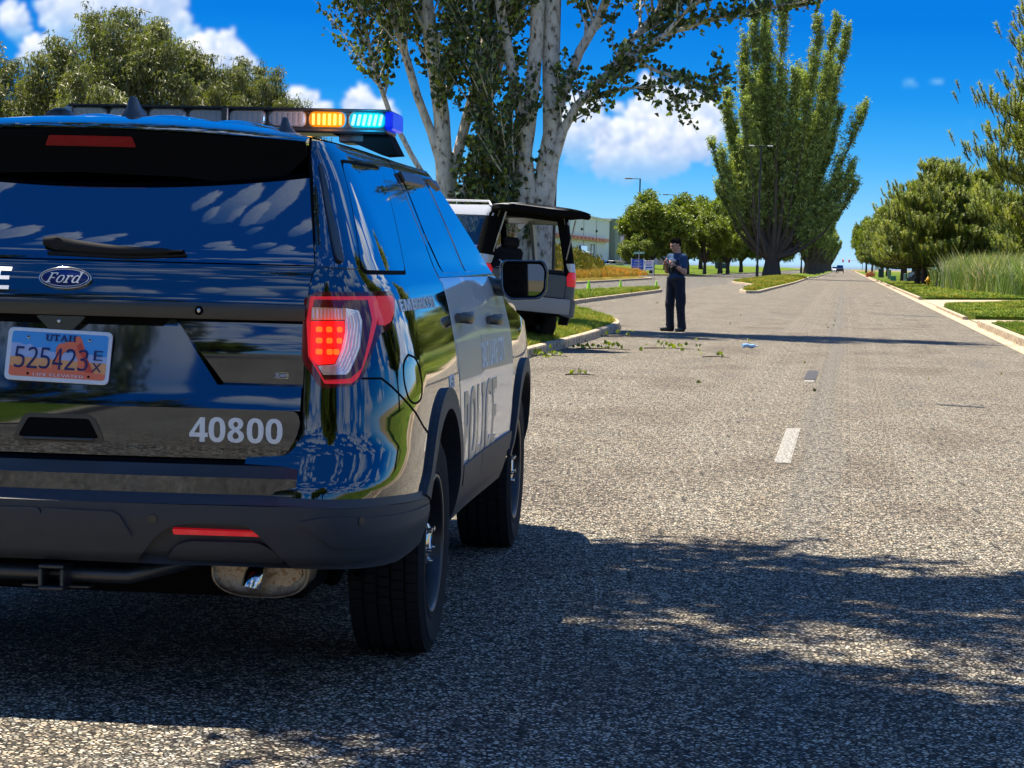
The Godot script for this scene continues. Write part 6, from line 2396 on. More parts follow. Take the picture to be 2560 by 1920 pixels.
func tuft_mesh(n: int, h: float, w: float, lean: float, sd: int) -> ArrayMesh:
	var g := RandomNumberGenerator.new()
	g.seed = sd
	var b := B.new()
	for k in n:
		var a := g.randf() * TAU
		var o := Vector3(cos(a), 0, sin(a)) * g.randf() * h * 0.7
		var d := Vector3(cos(a * 3.1), 0, sin(a * 3.1)) * lean * h * g.randf_range(0.3, 1.0)
		var s := Vector3(cos(a * 1.7), 0, sin(a * 1.7)) * w
		var hh := h * g.randf_range(0.6, 1.1)
		var m := o + d * 0.35 + Vector3(0, hh * 0.6, 0)
		var e := o + d + Vector3(0, hh, 0)
		b.tri(o - s, o + s, m + s * 0.7)
		b.tri(o - s, m + s * 0.7, m - s * 0.7)
		b.tri(m - s * 0.7, m + s * 0.7, e)
	return b.mesh()

func blades(called: String, ring: PackedVector2Array, within: Rect2, per_m2: float, mesh: ArrayMesh, m: Material, h: Callable, sd: int, tints: Array, s0 := 0.7, s1 := 1.3, sparse := 0.0) -> void:
	var g := RandomNumberGenerator.new()
	g.seed = sd
	var places := []
	var shades := []
	var nz := noise(sd, 0.4, 3)
	var nd := noise(sd + 100, 0.16, 3)
	for k in int(within.get_area() * per_m2):
		var p := within.position + Vector2(g.randf(), g.randf()) * within.size
		if not Geometry2D.is_point_in_polygon(p, ring):
			continue
		var q := nz.get_noise_2d(p.x, p.y)
		if q < sparse - 1.0 + g.randf() * 0.3:
			continue
		var s := g.randf_range(s0, s1) * (1.0 + 0.5 * q)
		var dry := clampf(nd.get_noise_2d(p.x, p.y) * 1.6 + 0.25 * g.randfn(), 0.0, 1.0)
		var tint: Color = tints[g.randi() % tints.size()]
		shades.append(tint.lerp(Color(tint.r * 1.7, tint.g * 1.15, tint.b * 1.2), dry))
		places.append(Transform3D(Basis(Vector3.UP, g.randf() * TAU).scaled(Vector3(s, s, s)), Vector3(p.x, h.call(p) - 0.01, p.y)))
	scatter(called, mesh, m, places, self, shades)

func plants() -> void:
	# the poplars the grey car ran into; stems as [x, y pairs], radii, then depth and how the branches grow
	var Z := 0.0
	var left := [
		[[-7.75, 0.0, -7.76, 1.2, -7.80, 2.63, -7.85, 3.35, -7.90, 4.07, -8.07, 5.15, -8.23, 6.13, -8.34, 7.03], 0.30, 0.13, 0.3, Z, 7, 0.26, 0.26, 1.5],
		[[-7.70, 1.0, -7.72, 2.73, -7.57, 3.44, -7.41, 4.17, -7.19, 4.98, -7.08, 5.96, -7.00, 7.04], 0.17, 0.10, -0.6, Z, 6, 0.3, 0.24, 1.5],
		[[-7.80, 1.5, -7.88, 3.08, -8.08, 3.71, -8.37, 4.42, -8.62, 5.22, -8.92, 6.13, -9.12, 6.93], 0.15, 0.07, 0.5, Z, 5, 0.35, 0.22, 1.35],
		[[-7.72, 1.2, -7.45, 2.6, -7.22, 3.4, -7.05, 4.2, -6.8, 5.2, -6.66, 6.4], 0.12, 0.05, -0.9, Z, 4, 0.35, 0.24, 1.3],
		[[-7.80, 1.6, -8.05, 2.6, -8.5, 3.3, -8.95, 4.1, -9.3, 5.0, -9.6, 6.2], 0.10, 0.04, -0.2, Z, 3, 0.4, 0.22, 1.1],
	]
	var right := [
		[[-6.26, 0.0, -6.28, 2.39, -6.30, 3.11, -6.20, 3.83, -6.14, 4.55, -6.07, 5.53, -6.06, 7.04], 0.26, 0.14, 0.2, Z, 7, 0.45, 0.26, 1.4],
		[[-5.90, 0.0, -5.88, 2.40, -5.83, 3.12, -5.73, 3.76, -5.77, 4.55, -5.82, 5.54, -5.84, 7.04], 0.33, 0.17, -0.3, Z, 7, 0.45, 0.26, 1.4],
		[[-6.05, 0.6, -6.07, 2.40, -6.19, 3.29, -6.32, 4.10, -6.52, 4.99, -6.72, 5.97, -6.84, 7.04], 0.18, 0.10, 0.8, Z, 6, 0.4, 0.24, 1.4],
		[[-5.85, 1.6, -5.69, 3.22, -5.51, 3.84, -5.27, 4.29, -4.79, 4.84, -4.26, 5.29, -3.56, 5.70, -2.68, 6.01, -1.81, 6.20, -0.89, 6.36], 0.20, 0.03, 0.1, Z, 0, 0.22, 0.17, 1.15, Vector3(0.25, 0.12, 0)],
		[[-5.80, 2.4, -5.75, 3.76, -5.55, 4.56, -5.26, 5.37, -4.92, 5.99, -4.58, 6.88], 0.16, 0.09, -0.5, Z, 6, 0.3, 0.2, 1.5],
		[[-6.2, 0.8, -6.26, 2.39, -6.60, 3.20, -6.80, 3.91, -7.01, 4.71], 0.10, 0.03, 0.9, Z, 2, 0.2, 0.2, 1.2],
		[[-4.26, 5.29, -3.81, 5.02, -3.36, 4.86, -2.91, 4.65, -2.47, 4.79], 0.07, 0.012, 0.3, Z, 0, 0.15, 0.13, 0.9, Vector3(0.2, -0.15, 0)],
		[[-5.2, 4.4, -4.4, 4.65, -3.7, 4.75, -3.2, 4.3], 0.06, 0.012, -0.3, Z, 0, 0.2, 0.15, 0.6, Vector3(0.2, -0.25, 0)],
		[[-4.79, 4.84, -4.3, 5.6, -3.7, 6.3, -3.2, 7.2], 0.09, 0.04, -0.8, Z, 3, 0.15, 0.2, 1.4],
		[[-3.56, 5.70, -3.1, 6.2, -2.4, 6.7, -1.5, 7.1], 0.06, 0.02, 0.6, Z, 1, 0.1, 0.2, 1.2],
		[[-6.5, 0.2, -6.65, 1.2, -6.85, 2.3, -7.0, 3.0], 0.05, 0.02, 0.6, Z, 0, 0.2, 0.12, 0.8],
		[[-6.4, 0.2, -6.5, 1.4, -6.55, 2.4, -6.6, 3.4], 0.05, 0.02, 1.0, Z, 0, 0.2, 0.11, 0.8],
		[[-6.6, 0.2, -6.95, 1.0, -7.15, 1.8, -7.3, 2.6], 0.05, 0.02, 0.2, Z, 0, 0.2, 0.12, 0.7],
	]
	var pl := near_poplar("poplar_tree", "pale-barked poplar rising just above the police car's side windows", left, Vector3(-7.75, 0.1, -44.0), 11)
	var pr := near_poplar("poplar_tree", "many-stemmed pale poplar behind the raised tailgate, one limb reaching over the road", right, Vector3(-6.05, 0.1, -44.0), 12)
	# the rest of the row, beside and behind the camera: they shade the road and stand in the reflections
	copy(pr, Vector3(-6.3, 0.1, -10.8), 4, "poplar beside the police car, casting the mottled shade on the road")
	copy(pr, Vector3(-6.1, 0.1, -10.4), -42, "poplar left of the police car's tail, limb towards the camera", Vector3.ONE * 1.14)
	copy(pl, Vector3(-11.0, 0.1, -19.0), 40, "slender poplar left of the police car's bonnet")
	copy(pr, Vector3(-9.5, 0.1, 9.0), -25, "poplar on the median just behind the camera")
	copy(pl, Vector3(-8.0, 0.1, 24.0), 160, "poplar farther back on the median behind the camera")
	copy(pr, Vector3(-6.8, 0.1, 33.0), 200, "last poplar on the median behind the camera")
	# poplars down the median
	var fc := far_poplar("poplar_tree", "tall fan-shaped poplar with many plumes behind the thin black lamp post", 30.5, 8.3, 58, 21, Vector3(-7.6, 0.45, -236.0), 0.6, [[-6.4, 13.0], [-5.2, 18.5], [-3.7, 24.0], [-1.6, 29.5], [0.4, 28.5], [-2.6, 27.0], [4.0, 25.5], [5.8, 26.0], [7.0, 25.0], [9.0, 17.5], [8.2, 11.5]])
	var fd := far_poplar("poplar_tree", "dense upright poplar behind the second median lamp post", 15.5, 4.0, 16, 22, Vector3(-5.4, 0.3, -338.0), 0.7)
	var row := ["second upright poplar of the far median row", "third upright poplar of the far median row", "fourth upright poplar of the far median row", "fifth upright poplar of the far median row", "last upright poplar of the far median row before the crossing", "poplar of the far median row nearest the horizon"]
	for k in 6:
		copy(fd, Vector3(-5.2 + 0.3 * sin(k * 2.0), 0.3, -375.0 - 40.0 * k - 6.0 * k * k), 60.0 * k, row[k], Vector3.ONE * [1.0, 0.9, 1.05, 0.95, 1.0, 1.0][k])
	# willows behind the police car
	var wi := willow("willow_tree", "broad grey-green willow behind the middle of the light bar", 9.6, 5.6, 70, 31, Vector3(-26.3, 0.2, -80.0))
	copy(wi, Vector3(-32.5, 0.2, -78.0), 70, "grey-green willow at the left edge behind the roof", Vector3(0.9, 0.93, 0.9))
	copy(wi, Vector3(-22.0, 0.2, -82.0), 200, "smaller willow behind the amber end of the light bar", Vector3(0.66, 0.84, 0.66))
	# trees round the car park on the left
	var spray := spray_mesh(12, 0.36, 0.26, 0.15, 0.25, 41)
	var rt := round_tree("ash_tree", "dark green round tree behind the blue sign", "tree", 7.6, 4.2, 1.4, 5200, 42, Vector3(-19.6, 0.4, -232.0), M.ash_leaf, spray, "trees by the car park", 0.5)
	var spots := [[-17.0, -246, 1.02, "tallest round tree left of the officer's head"], [-14.6, -238, 0.72, "bright green tree right behind the officer's shoulder"], [-20.6, -262, 0.9, "round tree left of the green street sign"], [-13.4, -262, 0.86, "round tree with a slim trunk beside the dumpster"], [-15.8, -290, 1.2, "tall tree behind the officer, loose crown"], [-20.8, -330, 1.3, "shady tree behind the dumpster"], [-16.0, -352, 1.2, "grey-green tree right behind the dumpster"], [-13.2, -385, 1.2, "dark tree between dumpster and fan-shaped poplar"], [-12.6, -430, 1.2, "far tree seen under the fan-shaped poplar"], [-20.9, -228, 0.5, "small tree at the left end of the car park trees"]]
	for k in spots.size():
		var s: Array = spots[k]
		copy(rt, Vector3(s[0], 0.4, s[1]), 47.0 * k, s[3], Vector3(s[2], s[2] * (1.0 + 0.08 * sin(k * 1.9)), s[2]))
	# pines on the right
	var bp := pine("pine_tree", "big pine cut by the right edge of the picture, tallest on the right", 12.8, 4.7, 2.5, 51, Vector3(8.4, 0.1, -74.0), 4.2, 1.15)
	var pn := pine("pine_tree", "pine with a thick leaning trunk beside the yellow hydrant", 7.9, 4.8, 1.9, 52, Vector3(6.1, 0.15, -151.0), 2.6, 1.5)
	var pines := [[5.7, -170, 0.92, "second pine from the hydrant, slim dark trunk"], [5.45, -178, 0.9, "third pine from the hydrant, hidden behind the second"], [9.5, -166, 1.0, "pine behind the reeds"], [12.5, -140, 0.85, "pine between the reeds and the big pine"], [6.2, -205, 0.9, "pine behind the green cabinet"], [5.6, -232, 0.85, "pine behind the utility boxes"], [6.6, -262, 0.95, "pine left of the utility boxes"], [7.5, -300, 1.0, "pine beside the speed sign"], [9.5, -330, 1.05, "pine behind the speed sign"], [6.2, -350, 0.95, "pine far down the right verge"]]
	for k in pines.size():
		var s: Array = pines[k]
		copy(pn, Vector3(s[0], 0.15, s[1]), 70.0 * k, s[3], Vector3.ONE * s[2])
	copy(bp, Vector3(9.6, 0.1, -80.0), 130, "tall pine just behind the big one at the right edge", Vector3.ONE * 0.98)
	copy(bp, Vector3(9.0, 0.1, 12.0), 50, "pine on the right verge behind the camera")
	copy(bp, Vector3(10.0, 0.1, 26.0), 150, "farther pine on the right verge behind the camera")
	copy(bp, Vector3(11.0, 0.1, 48.0), 90, "pine far behind the camera on the right")
	copy(fd, Vector3(-7.5, 0.1, 62.0), 30, "poplar far behind the camera on the median")
	copy(fd, Vector3(-7.0, 0.1, 84.0), 130, "farthest poplar behind the camera on the median")
	copy(rt, Vector3(-20.0, 0.1, 70.0), 30, "round tree behind the camera beyond the side road")
	copy(rt, Vector3(-26.0, 0.1, 95.0), 130, "farther round tree behind the camera beyond the side road")
	copy(bp, Vector3(13.0, 0.1, -28.0), 250, "pine on the right verge outside the picture")
	for k in 4:
		var s: Array = [[6.0, -410, 1.3, "green broadleaf tree at the far end of the right verge"], [7.0, -450, 1.55, "second green broadleaf tree at the far right"], [5.6, -500, 1.6, "third green broadleaf tree at the far right"], [5.0, -580, 1.7, "last green broadleaf tree by the far crossing"]][k]
		copy(rt, Vector3(s[0], 0.2, s[1]), 80.0 * k, s[3], Vector3(s[2] * 0.62, s[2], s[2] * 0.62))
	copy(rt, Vector3(14.5, 0.1, -128.0), 20, "blue-green tree behind the reeds", Vector3.ONE * 0.42)
	# grass
	var gr := tuft_mesh(9, 0.085, 0.004, 0.7, 61)
	var green := [Color(1, 1, 1), Color(0.75, 0.85, 0.7), Color(1.3, 1.2, 1.0), Color(0.9, 1, 0.8), Color(1.7, 1.45, 1.1)]
	blades("median_grass", ring_inset(ISLAND_A, 0.17), Rect2(-10.2, -68, 6.2, 42), 190.0, gr, M.grass, func(p): return lawn_height(p, ISLAND_A, 0.10), 62, green)
	blades("median_grass", ring_inset(ISLAND_A, 0.17), Rect2(-10.2, -106, 2.3, 38), 120.0, tuft_mesh(9, 0.14, 0.008, 0.7, 63), M.grass, func(p): return lawn_height(p, ISLAND_A, 0.10), 64, green)
	blades("median_grass", ring_inset(ISLAND_C, 0.2), Rect2(-8.5, -262, 5.0, 156), 22.0, tuft_mesh(9, 0.11, 0.014, 0.7, 65), M.grass, func(p): return lawn_height(p, ISLAND_C, 0.30), 66, [Color(1.2, 1.05, 1), Color(1.5, 1.15, 1), Color(1.0, 1, 0.8), Color(2.2, 1.5, 1.3)])
	for k in 3:
		var box: Rect2 = [Rect2(3.5, -70, 9, 34), Rect2(3.5, -110, 16, 50), Rect2(3.5, -205, 18, 106)][k]
		var ring: PackedVector2Array = LAWNS[k]
		blades("lawn_grass", ring, box, [70.0, 60.0, 16.0][k], tuft_mesh(9, [0.07, 0.085, 0.11][k], [0.006, 0.008, 0.014][k], 0.7, 67 + k), M.grass, func(p): return lawn_height(p, ring, 0.10), 70 + k, green)
	# reeds, weeds, dry grass
	var reeds := poly([6.9, -163, 6.6, -126, 8.3, -110.5, 30, -128, 40, -170, 12, -185])
	blades("reeds", reeds, Rect2(6.4, -185, 20, 76), 16.0, tuft_mesh(16, 1.55, 0.022, 0.5, 75), M.reed, func(p): return 0.15, 76, [Color(1, 1, 1), Color(0.8, 0.95, 0.6), Color(1.3, 1.25, 1.1), Color(0.9, 1.1, 0.5)], 0.8, 1.2)
	blades("reed_plumes", reeds, Rect2(6.4, -185, 20, 76), 5.0, tuft_mesh(7, 1.75, 0.03, 0.6, 77), M.reed_plume, func(p): return 0.15, 78, [Color(1, 1, 1), Color(0.8, 0.85, 0.8)], 0.85, 1.15)
	var bank := poly([-15.5, -100, -15.5, -182, -24, -187, -34, -187, -40, -150, -30, -100])
	blades("dry_grass", poly([-15.5, -95, -15.5, -178, -17.2, -186, -23, -187, -18.5, -150, -17.2, -95]), Rect2(-23, -187, 8, 92), 30.0, tuft_mesh(12, 0.34, 0.016, 0.6, 81), M.dry_grass, func(p): return 0.3 + 0.25 * clampf((-15.5 - p.x) / 3.0, 0, 1), 82, [Color(1, 1, 1), Color(1.2, 1.0, 0.8), Color(0.8, 0.85, 0.8)])
	blades("weeds", poly([-17.0, -100, -17.0, -158, -19.5, -178, -36, -180, -40, -100]), Rect2(-40, -180, 23, 80), 9.0, spray_mesh(16, 0.5, 0.34, 0.10, -0.5, 83), M.weeds, func(p): return 0.45 + 1.1 * clampf((-17.2 - p.x) / 1.6, 0, 1) * clampf((p.y + 178.0) / 20.0, 0, 1), 84, [Color(1, 1, 1), Color(0.8, 0.9, 0.7), Color(1.5, 1.3, 0.9), Color(1.1, 1, 0.7)], 0.7, 1.5)
	# fallen leaves and broken twigs on the road by the kerb
	var g := RandomNumberGenerator.new()
	g.seed = 90
	for q in [[-3.5, -33.6, 30, 0.42, "broken leafy twig in the gutter beside the police car's front wheel"], [-2.6, -34.6, 26, 0.40, "broken leafy twig on the road below the crashed car's wheel"], [-2.95, -25.8, 5, 0.18, "lone twig with two leaves on the asphalt near the lane"], [-1.75, -32.0, 6, 0.2, "small twig on the asphalt in front of the officer"], [-3.7, -39.6, 8, 0.5, "leaf scraps on the road behind the crashed car"], [-4.0, -30.6, 24, 0.35, "leafy twig lying on the kerb by the police car"]]:
		var tw := thing("fallen_twig", q[4], "twig", Vector3(q[0], 0.0, q[1]), 0, "storm litter on the road")
		var b := B.new()
		b.tube([Vector3(-q[3], 0.02, 0.05), Vector3(0, 0.03, 0), Vector3(q[3] * 0.9, 0.02, -0.04)], [0.010, 0.008, 0.004], 5)
		part("stem", b, M.rough_bark, tw)
		var pl2 := []
		for k in q[2]:
			pl2.append(Transform3D(random_basis(g, g.randf_range(0.45, 0.8)), Vector3(g.randfn() * q[3] * 0.5, 0.03 + absf(g.randfn()) * 0.05 * q[3] * 2.0, g.randfn() * q[3] * 0.4)))
		scatter("leaves", leaf_mesh(0.105, 0.095), M.ash_leaf, pl2, tw, [Color(1.5, 1.5, 1.2), Color(1, 1, 1), Color(2.4, 2.2, 1.2)])
	var far := []
	for k in 26:
		var p := Vector2(g.randf_range(-4.0, 2.4), -g.randf_range(22, 60))
		far.append(Transform3D(random_basis(g, g.randf_range(0.4, 0.8)), Vector3(p.x + g.randfn() * 0.3, 0.025, p.y)))
	scatter("fallen_leaves", leaf_mesh(0.085, 0.07), M.ash_leaf, far, self, [Color(1.6, 1.5, 1.0), Color(0.7, 0.7, 0.6)])

# ---- street furniture, signs, buildings, other vehicles ----------------------------------------------------------------
func small_car(label: String, at: Vector3, turn: float, paint: Material, truck := false, group := "cars in the car park") -> Node3D:
	var c := thing("parked_car", label, "car", at, turn, group)
	var side := rounded(poly([-2.2, 0.28, -2.25, 0.62, -2.1, 0.85, -1.1, 0.95, 0.9, 0.97, 2.0, 0.92, 2.2, 0.75, 2.22, 0.3]), 0.14, 3) if not truck else rounded(poly([-2.6, 0.4, -2.65, 0.9, -2.5, 1.1, -1.3, 1.18, 2.7, 1.15, 2.75, 0.45]), 0.12, 3)
	var cab := rounded(poly([-1.15, 0.93, -0.45, 1.42, 0.75, 1.45, 1.55, 1.0, 1.5, 0.9]), 0.12, 3) if not truck else rounded(poly([-1.35, 1.1, -0.75, 1.82, 0.7, 1.84, 0.85, 1.1]), 0.12, 3)
	var b := B.new()
	var X := Transform3D(Basis(Vector3.UP, PI / 2), Vector3(0.89, 0, 0))
	b.prism(side, 1.78, X, 0.07)
	part("body", b, paint, c)
	b = B.new()
	b.prism(cab, 1.5, X.translated_local(Vector3(0, 0, -0.14)), 0.10)
	part("cabin", b, M.dark_glass, c)
	b = B.new()
	b.box(Vector3(0, 1.45 if not truck else 1.84, -0.15 if not truck else 0.0), Vector3(1.2, 0.04, 1.1), 0.02)
	part("roof", b, paint, c)
	for s in [-1, 1]:
		for z in [-1.38, 1.36]:
			b = B.new()
			b.lathe([[0.0, 0.1], [0.2, 0.1], [0.21, 0.09], [0.32, 0.1], [0.33, 0.08], [0.33, -0.1]], 18, Transform3D(Basis(Vector3.BACK, -s * PI / 2), Vector3(s * 0.82, 0.33, z)))
			part("wheel", b, M.rubber, c)
		b = B.new()
		b.box(Vector3(s * 0.72, 0.72, 2.18), Vector3(0.26, 0.16, 0.06), 0.02)
		part("tail_lamp", b, M.lamp_red, c)
		b = B.new()
		b.box(Vector3(s * 0.68, 0.68, -2.2), Vector3(0.3, 0.14, 0.06), 0.02)
		part("headlamp", b, M.lamp_clear, c)
	return c

func lot_light(label: String, at: Vector3, h: float) -> void:
	var t := thing("car_park_light", label, "lamp post", at, 0, "tall lights over the car park")
	var b := B.new()
	b.tube([Vector3(0, 0, 0), Vector3(0, h, 0)], [0.10, 0.07], 8)
	part("pole", b, M.black_steel, t)
	b = B.new()
	b.box(Vector3(-0.55, h - 0.03, 0), Vector3(1.1, 0.07, 0.07), 0.01)
	part("arm", b, M.black_steel, t)
	b = B.new()
	b.box(Vector3(-1.2, h - 0.02, 0), Vector3(0.75, 0.12, 0.4), 0.03)
	part("lamp_head", b, M.black_steel, t)

func lamp_post(label: String, at: Vector3, h: float, r: float, arms := true) -> void:
	var t := thing("lamp_post", label, "lamp post", at, 0)
	var b := B.new()
	b.tube([Vector3(0, -0.1, 0), Vector3(0, 0.9, 0), Vector3(0, 0.95, 0), Vector3(0, h, 0)], [r * 1.5, r * 1.4, r, r * 0.75], 10)
	part("pole", b, M.black_steel, t)
	if arms:
		for s in [-1, 1]:
			b = B.new()
			b.box(Vector3(s * 0.42, h - 0.05, 0), Vector3(0.7, 0.05, 0.05), 0.01)
			var arm := part("arm", b, M.black_steel, t)
			b = B.new()
			b.box(Vector3(s * 0.85, h - 0.05, 0), Vector3(0.5, 0.10, 0.26), 0.02)
			part("lamp_head", b, M.galvanised, t)

func wall_box(b: B, x0: float, x1: float, y0: float, y1: float, z0: float, z1: float, bev := 0.0) -> void:
	b.box(Vector3((x0 + x1) / 2, (y0 + y1) / 2, (z0 + z1) / 2), Vector3(absf(x1 - x0), absf(y1 - y0), absf(z1 - z0)), bev)

func surroundings() -> void:
	mat("lime", lin(0.36, 0.80, 0.012), 0.5)
	mat("sign_blue", lin(0.012, 0.075, 0.42), 0.4)
	mat("sign_white", lin(0.70, 0.70, 0.70), 0.5)
	mat("sign_red", lin(0.45, 0.03, 0.03), 0.5)
	mat("sign_green", lin(0.01, 0.24, 0.13), 0.4)
	mat("dumpster_green", lin(0.012, 0.05, 0.045), 0.6)
	mat("box_green", lin(0.03, 0.17, 0.09), 0.6)
	mat("box_grey", lin(0.16, 0.24, 0.20), 0.6)
	mat("hydrant_yellow", lin(0.62, 0.36, 0.015), 0.5)
	mat("magenta", lin(0.62, 0.008, 0.13), 0.4)
	mat("paint_white", lin(0.72, 0.72, 0.72), 0.3)
	mat("paint_dark", lin(0.02, 0.022, 0.028), 0.25)
	mat("paint_steel_blue", lin(0.12, 0.18, 0.28), 0.3)
	mat("paint_red", lin(0.35, 0.02, 0.02), 0.3)
	var m := mat("store_wall", lin(0.82, 0.80, 0.76), 0.9)
	tri_map(m, tex(noise(101, 0.02, 4), 256, [0.2, 0.5, 0.8], [Color(0.88, 0.88, 0.86), Color.WHITE, Color(0.94, 0.95, 0.96)]), 0.12)
	mat("store_pier", lin(0.25, 0.26, 0.20), 0.9)
	mat("store_orange", lin(0.7, 0.24, 0.1), 0.7)
	mat("office_wall", lin(0.52, 0.50, 0.60), 0.9)
	mat("block_wall", lin(0.34, 0.31, 0.28), 0.95)
	mat("rust_leaf", lin(0.45, 0.12, 0.03), 0.7)
	mat("bottle_plastic", lin(0.30, 0.50, 0.75), 0.1)
	# traffic cones
	var cone_names := ["lime traffic cone nearest the crashed car", "middle of the three lime traffic cones", "lime traffic cone just left of the officer"]
	var first: Node3D = null
	var cp := [Vector3(-11.23, 0.0, -100.2), Vector3(-10.07, 0.0, -102.7), Vector3(-8.75, 0.0, -106.4)]
	for k in 3:
		if k == 0:
			first = thing("traffic_cone", cone_names[0], "traffic cone", cp[0], 10, "lime cones across the side road")
			var b := B.new()
			b.box(Vector3(0, 0.015, 0), Vector3(0.30, 0.03, 0.30), 0.008)
			part("base", b, M.lime, first)
			b = B.new()
			b.lathe([[0.115, 0.03], [0.105, 0.05], [0.028, 0.46], [0.022, 0.475], [0.0, 0.475]], 20)
			part("body", b, M.lime, first)
		else:
			copy(first, cp[k], 25.0 * k, cone_names[k])
	# lamp posts
	lamp_post("thin black lamp post in front of the fan-shaped poplar", Vector3(-7.95, 0.4, -207.0), 11.7, 0.10)
	lamp_post("black lamp post farther down the median", Vector3(-7.36, 0.3, -380.0), 8.6, 0.13)
	lamp_post("dark steel pole behind the pale poplar's leaning limb", Vector3(-6.2, 0.1, -48.0), 8.5, 0.085, false)
	lot_light("tallest car park light, left of the round trees", Vector3(-21.5, 0, -237), 10.0)
	lot_light("middle car park light above the round trees", Vector3(-21.8, 0, -290), 10.0)
	lot_light("car park light closest to the fan-shaped poplar", Vector3(-21.6, 0, -314), 10.0)
	# the big shop and the office behind
	var b := B.new()
	wall_box(b, -100, -58, 0, 11.2, -560, -300)
	var shop := thing("shop_building", "long white windowless shop building with an orange band", "building", Vector3.ZERO)
	part("wall", b, M.store_wall, shop)
	for k in 9:
		b = B.new()
		wall_box(b, -57.99, -57.9, 0.2, 11.0, -322.0 - 26 * k, -321.88 - 26 * k)
		part("wall_joint", b, M.block_wall, shop)
	b = B.new()
	wall_box(b, -58.2, -57.6, 11.2, 11.5, -561, -299)
	part("coping", b, M.store_wall, shop)
	b = B.new()
	wall_box(b, -58.1, -57.2, 5.9, 6.7, -552, -340)
	var band := part("orange_band", b, M.store_orange, shop)
	for k in 26:
		b = B.new()
		wall_box(b, -57.2, -57.1, 6.08, 6.52, -352.0 - 7.4 * k - 3.0, -352.0 - 7.4 * k)
		part("band_panel", b, M.sign_red, band)
	for k in 6:
		b = B.new()
		wall_box(b, -58.0, -57.6, 8.0, 8.5, -380.0 - 30 * k, -378.8 - 30 * k)
		part("wall_lamp", b, M.black_steel, shop)
	for k in 5:
		b = B.new()
		wall_box(b, -58.0, -57.5, 0, 4.6, -360.0 - 34 * k - 12, -360.0 - 34 * k)
		part("entrance", b, M.dark_glass, shop)
	b = B.new()
	wall_box(b, -64, -56.6, 0, 11.9, -574, -560.2)
	part("end_pier", b, M.store_pier, shop)
	var office := thing("office_building", "blue-grey building with a dark name sign behind the shop", "building", Vector3.ZERO)
	b = B.new()
	wall_box(b, -80, -50, 0, 10.8, -730, -700)
	part("wall", b, M.office_wall, office)
	b = B.new()
	wall_box(b, -80.3, -49.7, 10.8, 11.2, -730.3, -699.6)
	part("coping", b, M.office_wall, office)
	for k in 8:
		b = B.new()
		wall_box(b, -79.0 + 3.6 * k, -76.4 + 3.6 * k, 1.0, 4.2, -700.0, -699.85)
		part("window", b, M.dark_glass, office)
	b = B.new()
	wall_box(b, -80, -50, 5.6, 5.9, -700.0, -699.9)
	part("wall_joint", b, M.block_wall, office)
	part("name_sign", letters("Centra", "Droid Serif", 1.05, 3.5, 0.2, func(x, y, z): return Vector3(-70.9 + x, 10.0 + y, -699.9 + z), true), M.plate_navy, office)
	b = B.new()
	wall_box(b, -71.0, -68.2, 9.15, 9.3, -700.0, -699.8)
	part("sign_line", b, M.plate_navy, office)
	# car park
	var tr := thing("trailer", "magenta box trailer with a white roof in the car park", "trailer", Vector3(-50.0, 0, -433))
	b = B.new()
	wall_box(b, -1.7, 1.6, 0.9, 2.75, -3.0, 3.0, 0.04)
	part("box", b, M.magenta, tr)
	b = B.new()
	wall_box(b, -1.75, 1.65, 2.75, 3.05, -3.05, 3.05, 0.05)
	part("roof", b, M.paint_white, tr)
	for s in [-1.4, 1.3]:
		for z in [-1.8, 2.0]:
			b = B.new()
			b.lathe([[0.0, 0.12], [0.42, 0.12], [0.45, 0.08], [0.45, -0.12]], 18, Transform3D(Basis(Vector3.BACK, PI / 2), Vector3(s, 0.45, z)))
			part("wheel", b, M.rubber, tr)
	small_car("white pickup parked left of the magenta trailer", Vector3(-53.0, 0, -425), 60, M.paint_white, true)
	small_car("white car parked right of the magenta trailer", Vector3(-45.2, 0, -398), 75, M.paint_white)
	small_car("white pickup in the car park behind the weeds", Vector3(-44.6, 0, -412), 80, M.paint_white, true)
	small_car("dark car in the car park between two white ones", Vector3(-43.0, 0, -404), 85, M.paint_dark)
	small_car("steel-blue car in the car park behind the low wall", Vector3(-41.0, 0, -404), 70, M.paint_steel_blue)
	small_car("white car behind the gap in the low wall", Vector3(-38.2, 0, -384), 100, M.paint_white)
	small_car("red car behind the stone pier", Vector3(-37.0, 0, -398), 80, M.paint_red)
	# low block wall with two piers, built of courses
	var wall := thing("low_wall", "low block wall with two stone piers beside the weeds", "wall", Vector3.ZERO)
	b = B.new()
	wall_box(b, -38.6, -36.7, 0, 0.75, -366.4, -366.0, 0.02)
	part("wall_panel", b, M.block_wall, wall)
	b = B.new()
	wall_box(b, -38.6, -36.7, 0.75, 0.86, -366.5, -365.9, 0.02)
	part("cap", b, M.concrete, wall)
	for q in [[-39.25, 1.5], [-36.1, 1.2]]:
		for k in 5:
			b = B.new()
			wall_box(b, q[0] - 0.6, q[0] + 0.6, q[1] / 5 * k + 0.01, q[1] / 5 * (k + 1) - 0.01, -366.8, -365.6, 0.03)
			part("pier_course", b, M.block_wall, wall)
		b = B.new()
		wall_box(b, q[0] - 0.66, q[0] + 0.66, q[1], q[1] + 0.1, -366.86, -365.54, 0.02)
		part("cap", b, M.concrete, wall)
	var posts := thing("post_pair", "pair of tall black posts at the edge of the car park", "posts", Vector3(-40.1, 0, -362))
	for x in [-0.28, 0.22]:
		b = B.new()
		b.box(Vector3(x, 2.0, 0), Vector3(0.14, 4.0, 0.14), 0.01)
		part("post", b, M.black_steel, posts)
	b = B.new()
	b.box(Vector3(-0.03, 3.9, 0), Vector3(0.7, 0.12, 0.12), 0.01)
	part("crossbar", b, M.black_steel, posts)
